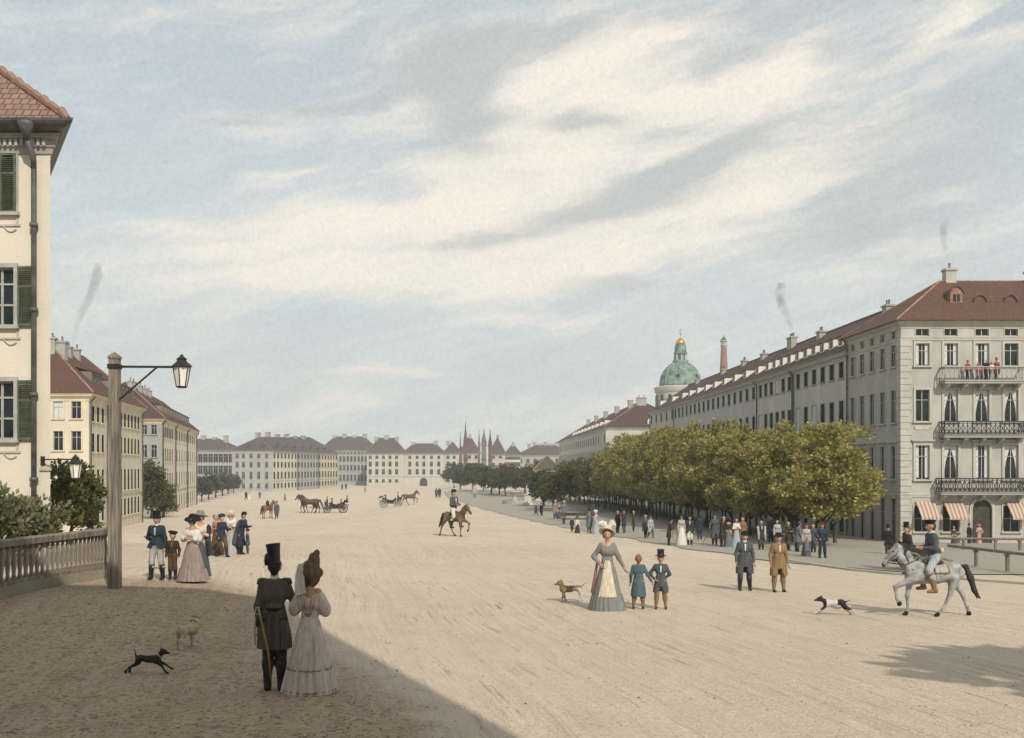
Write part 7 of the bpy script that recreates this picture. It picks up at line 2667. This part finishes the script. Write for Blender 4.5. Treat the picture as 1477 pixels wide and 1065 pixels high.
fw_ = R(90)
sit('passenger in black with tall hat riding in the front seat of the black carriage', carriage_a, 0.50, 0.24, 1.06, 1.0, fw_ + math.pi, coat='black', trousers='black', hat='top', hatc='black')
sit('second front passenger of the black carriage, in dark grey', carriage_a, 0.50, -0.25, 1.06, 0.97, fw_ + math.pi, coat='charcoal', trousers='charcoal', hat='low')
sit('woman in ginger cloak in the rear seat of the black carriage', carriage_a, -0.75, 0.22, 1.06, 1.0, fw_, female=True, dress='ginger', bodice='ginger', hat='bonnet', hatc='rose')
sit('bareheaded passenger in dark coat beside the ginger cloaked woman', carriage_a, -0.75, -0.25, 1.06, 0.95, fw_, coat='darkbrown', trousers='charcoal')
sit('footman in black perched on the raised back of the black carriage', carriage_a, -1.6, 0.0, 1.42, 1.05, fw_, coat='black', trousers='black', hat='low')
sit('driver in black on the box of the black carriage', carriage_a, 1.15, 0.0, 1.42, 0.9, fw_, coat='charcoal', trousers='black', hat='low', arms=('forward', 'forward'))
w = rel(carriage_b, 3.0, 0, 0); w.z = gz(w.x, w.y)
horse('single chestnut brown horse trotting before the small carriage', w, 16.5 / (F_PX / p2.y) / 1.53, carriage_b.rotation_euler.z + R(90), 'trot', DUN_H, CC['darkbrown'], tack=False)
sit('passenger in black hat in the small carriage with pale wheels', carriage_b, -0.75, 0.2, 1.06, 0.95, fw_, coat='black', trousers='black', hat='low')
sit('woman in grey beside the hatted passenger of the small carriage', carriage_b, -0.75, -0.25, 1.06, 0.92, fw_, female=True, dress='grey', bodice='slate', hat='bonnet', hatc='charcoal')
sit('driver in light coat on the box of the small carriage', carriage_b, 1.2, 0.0, 1.42, 0.95, fw_, coat='grey', trousers='charcoal', hat='low', arms=('forward', 'forward'))
# saddled horse seen from behind with its groom
w = P(386, 748)
hS = 20 / (F_PX / w.y) / 1.53
horse('chestnut horse with dark legs standing tail towards us beside its groom', w, hS, R(155), 'stand', RUST_H, CC['black'], tack=False)
human('rider in black seen from behind on the chestnut horse', Vector((w.x, w.y, w.z + 1.0 * hS)), 0.95, R(155), legs='ride', coat='charcoal', trousers='black')
folk('groom in slate clothes standing beside the chestnut horse', 399, 749, 25, 10, coat='slate', trousers='slate', hat='low', hatc='black')
# people in the cart behind the grey horse
sit('man in black coat and top hat seated in the dark cart', t_cart, -0.25, 0.2, 0.90, 0.9, R(-75), coat='black', trousers='charcoal', hat='top', hatc='black', shirt='white', hair='darkhair')
sit('bareheaded man in dark coat beside the one in the top hat in the cart', t_cart, -0.25, -0.22, 0.90, 0.86, R(-60), coat='darkbrown', trousers='charcoal', hair='chestnut')
folk('man in black with tall hat standing beyond the grey horse', 1281, 800, 40, 0, coat='black', trousers='charcoal', hat='top', hatc='black')

# ------------------------------------------------------------------ dogs
def dog(label, loc, S, rz, legs, coat, patch=None, headz=0.62, heady=-0.5, tail=((0, .42, .52), (0, .62, .72)), collar=None, snout=0.16, chunky=1.0, ears=True, mirror_patch=None):
    """shoulder about half a metre high at scale 1; -y is towards the head"""
    px_m = F_PX / loc[1] * 0.693 * S
    res = min(0.03, max(0.010, 0.7 / px_m))
    c = chunky
    pr = [((0, -.26, .46), .125 * c, (0, 0, .45), .11 * c), ((0, 0, .46), .105 * c, (0, .28, .49), .095 * c), ((0, -.28, .44), .12 * c, (0, -.25, .40), .10 * c), ((0, .28, .48), .10 * c, (0, .34, .46), .09 * c),
          ((0, -.32, .52), .085 * c, (0, heady + .08, headz - .02), .07 * c), ((0, heady + .06, headz), .085, (0, heady, headz), .078), ((0, heady, headz - .02), .06, (0, heady - snout, headz - .05), .034),
          (tail[0], .03, tail[1], .014)]
    if ears:
        for s in (-1, 1):
            pr.append(((s * .05, heady + .07, headz + .06), .026, (s * .065, heady + .10, headz + .14), .01))
    for leg in legs:
        for a, b_ in zip(leg[:-1], leg[1:]):
            pr.append((a[:3], a[3], b_[:3], b_[3]))
        k = leg[-1]
        pr.append(((k[0], k[1], k[2]), .026, (k[0], k[1] - .035, k[2] - .006), .022))
    mb = organic(pr, res, 0.015)
    V = np.array(mb.v)
    mi = []
    for f in mb.f:
        q = V[list(f)].mean(0)
        m_ = 0
        if patch is not None and patch(q): m_ = 1
        if np.linalg.norm(q - np.array((0, heady - snout - .03, headz - .045))) < .03: m_ = 2
        for s in (-1, 1):
            if np.linalg.norm(q - np.array((s * .045, heady - .05, headz + .03))) < .022: m_ = 2
        mi.append(m_)
    mb.mi = mi
    o = mb.build('dog', coat + [CC['black']] if len(coat) == 2 else [coat[0], coat[0], CC['black']], None, loc, rz, smooth=True)
    o.scale = (S,) * 3
    tag(o, label, 'dog')
    if collar:
        m2 = MB()
        m2.lathe([(.105 * c, -.025), (.112 * c, 0), (.10 * c, .025)], 14, caps=False)
        Mx = Matrix.Translation((0, (-.32 + heady + .08) / 2, (.52 + headz - .02) / 2)) @ Matrix.Rotation(R(48), 4, 'X')
        m2.v = [tuple(Mx @ Vector(v)) for v in m2.v]
        m2.build('collar', [CC[collar]], o, smooth=True)
    return o


fur = lambda nm, c: mat('fur_' + nm, c, rough=0.8, var=0.16, vs=14, bump=0.5, bs=50)
BLACKF, CREAMF, WHITEF, TANF = fur('black', (0.022, 0.021, 0.021)), fur('cream', (0.40, 0.32, 0.19)), fur('white', (0.50, 0.47, 0.42)), fur('tan', (0.20, 0.145, 0.075))
gallop = [[(.07, -.26, .40, .06), (.07, -.50, .30, .036), (.07, -.70, .17, .026), (.07, -.76, .13, .024)], [(-.07, -.26, .40, .06), (-.07, -.46, .27, .036), (-.07, -.60, .07, .026), (-.07, -.66, .03, .024)],
          [(.07, .28, .45, .085), (.07, .36, .30, .05), (.07, .56, .24, .034), (.07, .66, .06, .025), (.07, .66, .03, .024)], [(-.07, .30, .45, .085), (-.07, .40, .28, .05), (-.07, .58, .20, .034), (-.07, .72, .06, .025), (-.07, .73, .03, .024)]]
w = P(214, 972)
dog('black dog bounding with raised tail and white collar in the shade', w, 64 / (F_PX / w.y) / 1.42, R(90 - 4), gallop, [BLACKF], headz=.70, heady=-.52, tail=((0, .40, .53), (0, .46, .76)), collar='palegrey')
walk = [[(.08, -.26, .40, .065), (.08, -.30, .22, .04), (.08, -.34, .04, .03)], [(-.08, -.26, .40, .065), (-.08, -.22, .22, .04), (-.08, -.16, .05, .03)], [(.08, .28, .44, .09), (.08, .36, .24, .042), (.08, .32, .04, .03)], [(-.08, .28, .44, .09), (-.08, .44, .24, .042), (-.08, .46, .05, .03)]]
w = P(271, 935)
dog('stout cream dog trotting away with pricked ears, seen from behind', w, 49 / (F_PX / w.y) / 0.86, R(180 - 12), walk, [CREAMF, WHITEF], patch=lambda q: q[2] < .30, headz=.74, heady=-.40, tail=((0, .38, .52), (0, .42, .60)), collar='white', chunky=1.1)
w = P(823, 868)
dog('tan terrier standing with curled tail beside the plumed lady', w, 29 / (F_PX / w.y) / 0.72, R(-90 + 12), walk, [TANF, WHITEF], patch=lambda q: q[1] > .05 and q[2] < .5 or q[2] < .12, headz=.68, heady=-.42, tail=((0, .38, .52), (0, .58, .66)))
flat = [[(.07, -.26, .40, .06), (.07, -.48, .22, .036), (.07, -.74, .08, .024)], [(-.07, -.26, .40, .06), (-.07, -.42, .18, .036), (-.07, -.62, .04, .024)], [(.07, .28, .42, .085), (.07, .50, .26, .05), (.07, .78, .10, .028)], [(-.07, .30, .42, .085), (-.07, .44, .22, .05), (-.07, .66, .04, .028)]]
w = P(1203, 888)
dog('black and white dog stretched in a full run before the grey horse', w, 60 / (F_PX / w.y) / 1.55, R(-90), flat, [BLACKF, WHITEF], patch=lambda q: -.30 < q[1] < .10 or q[2] < .20, headz=.60, heady=-.56, tail=((0, .38, .47), (0, .66, .58)))
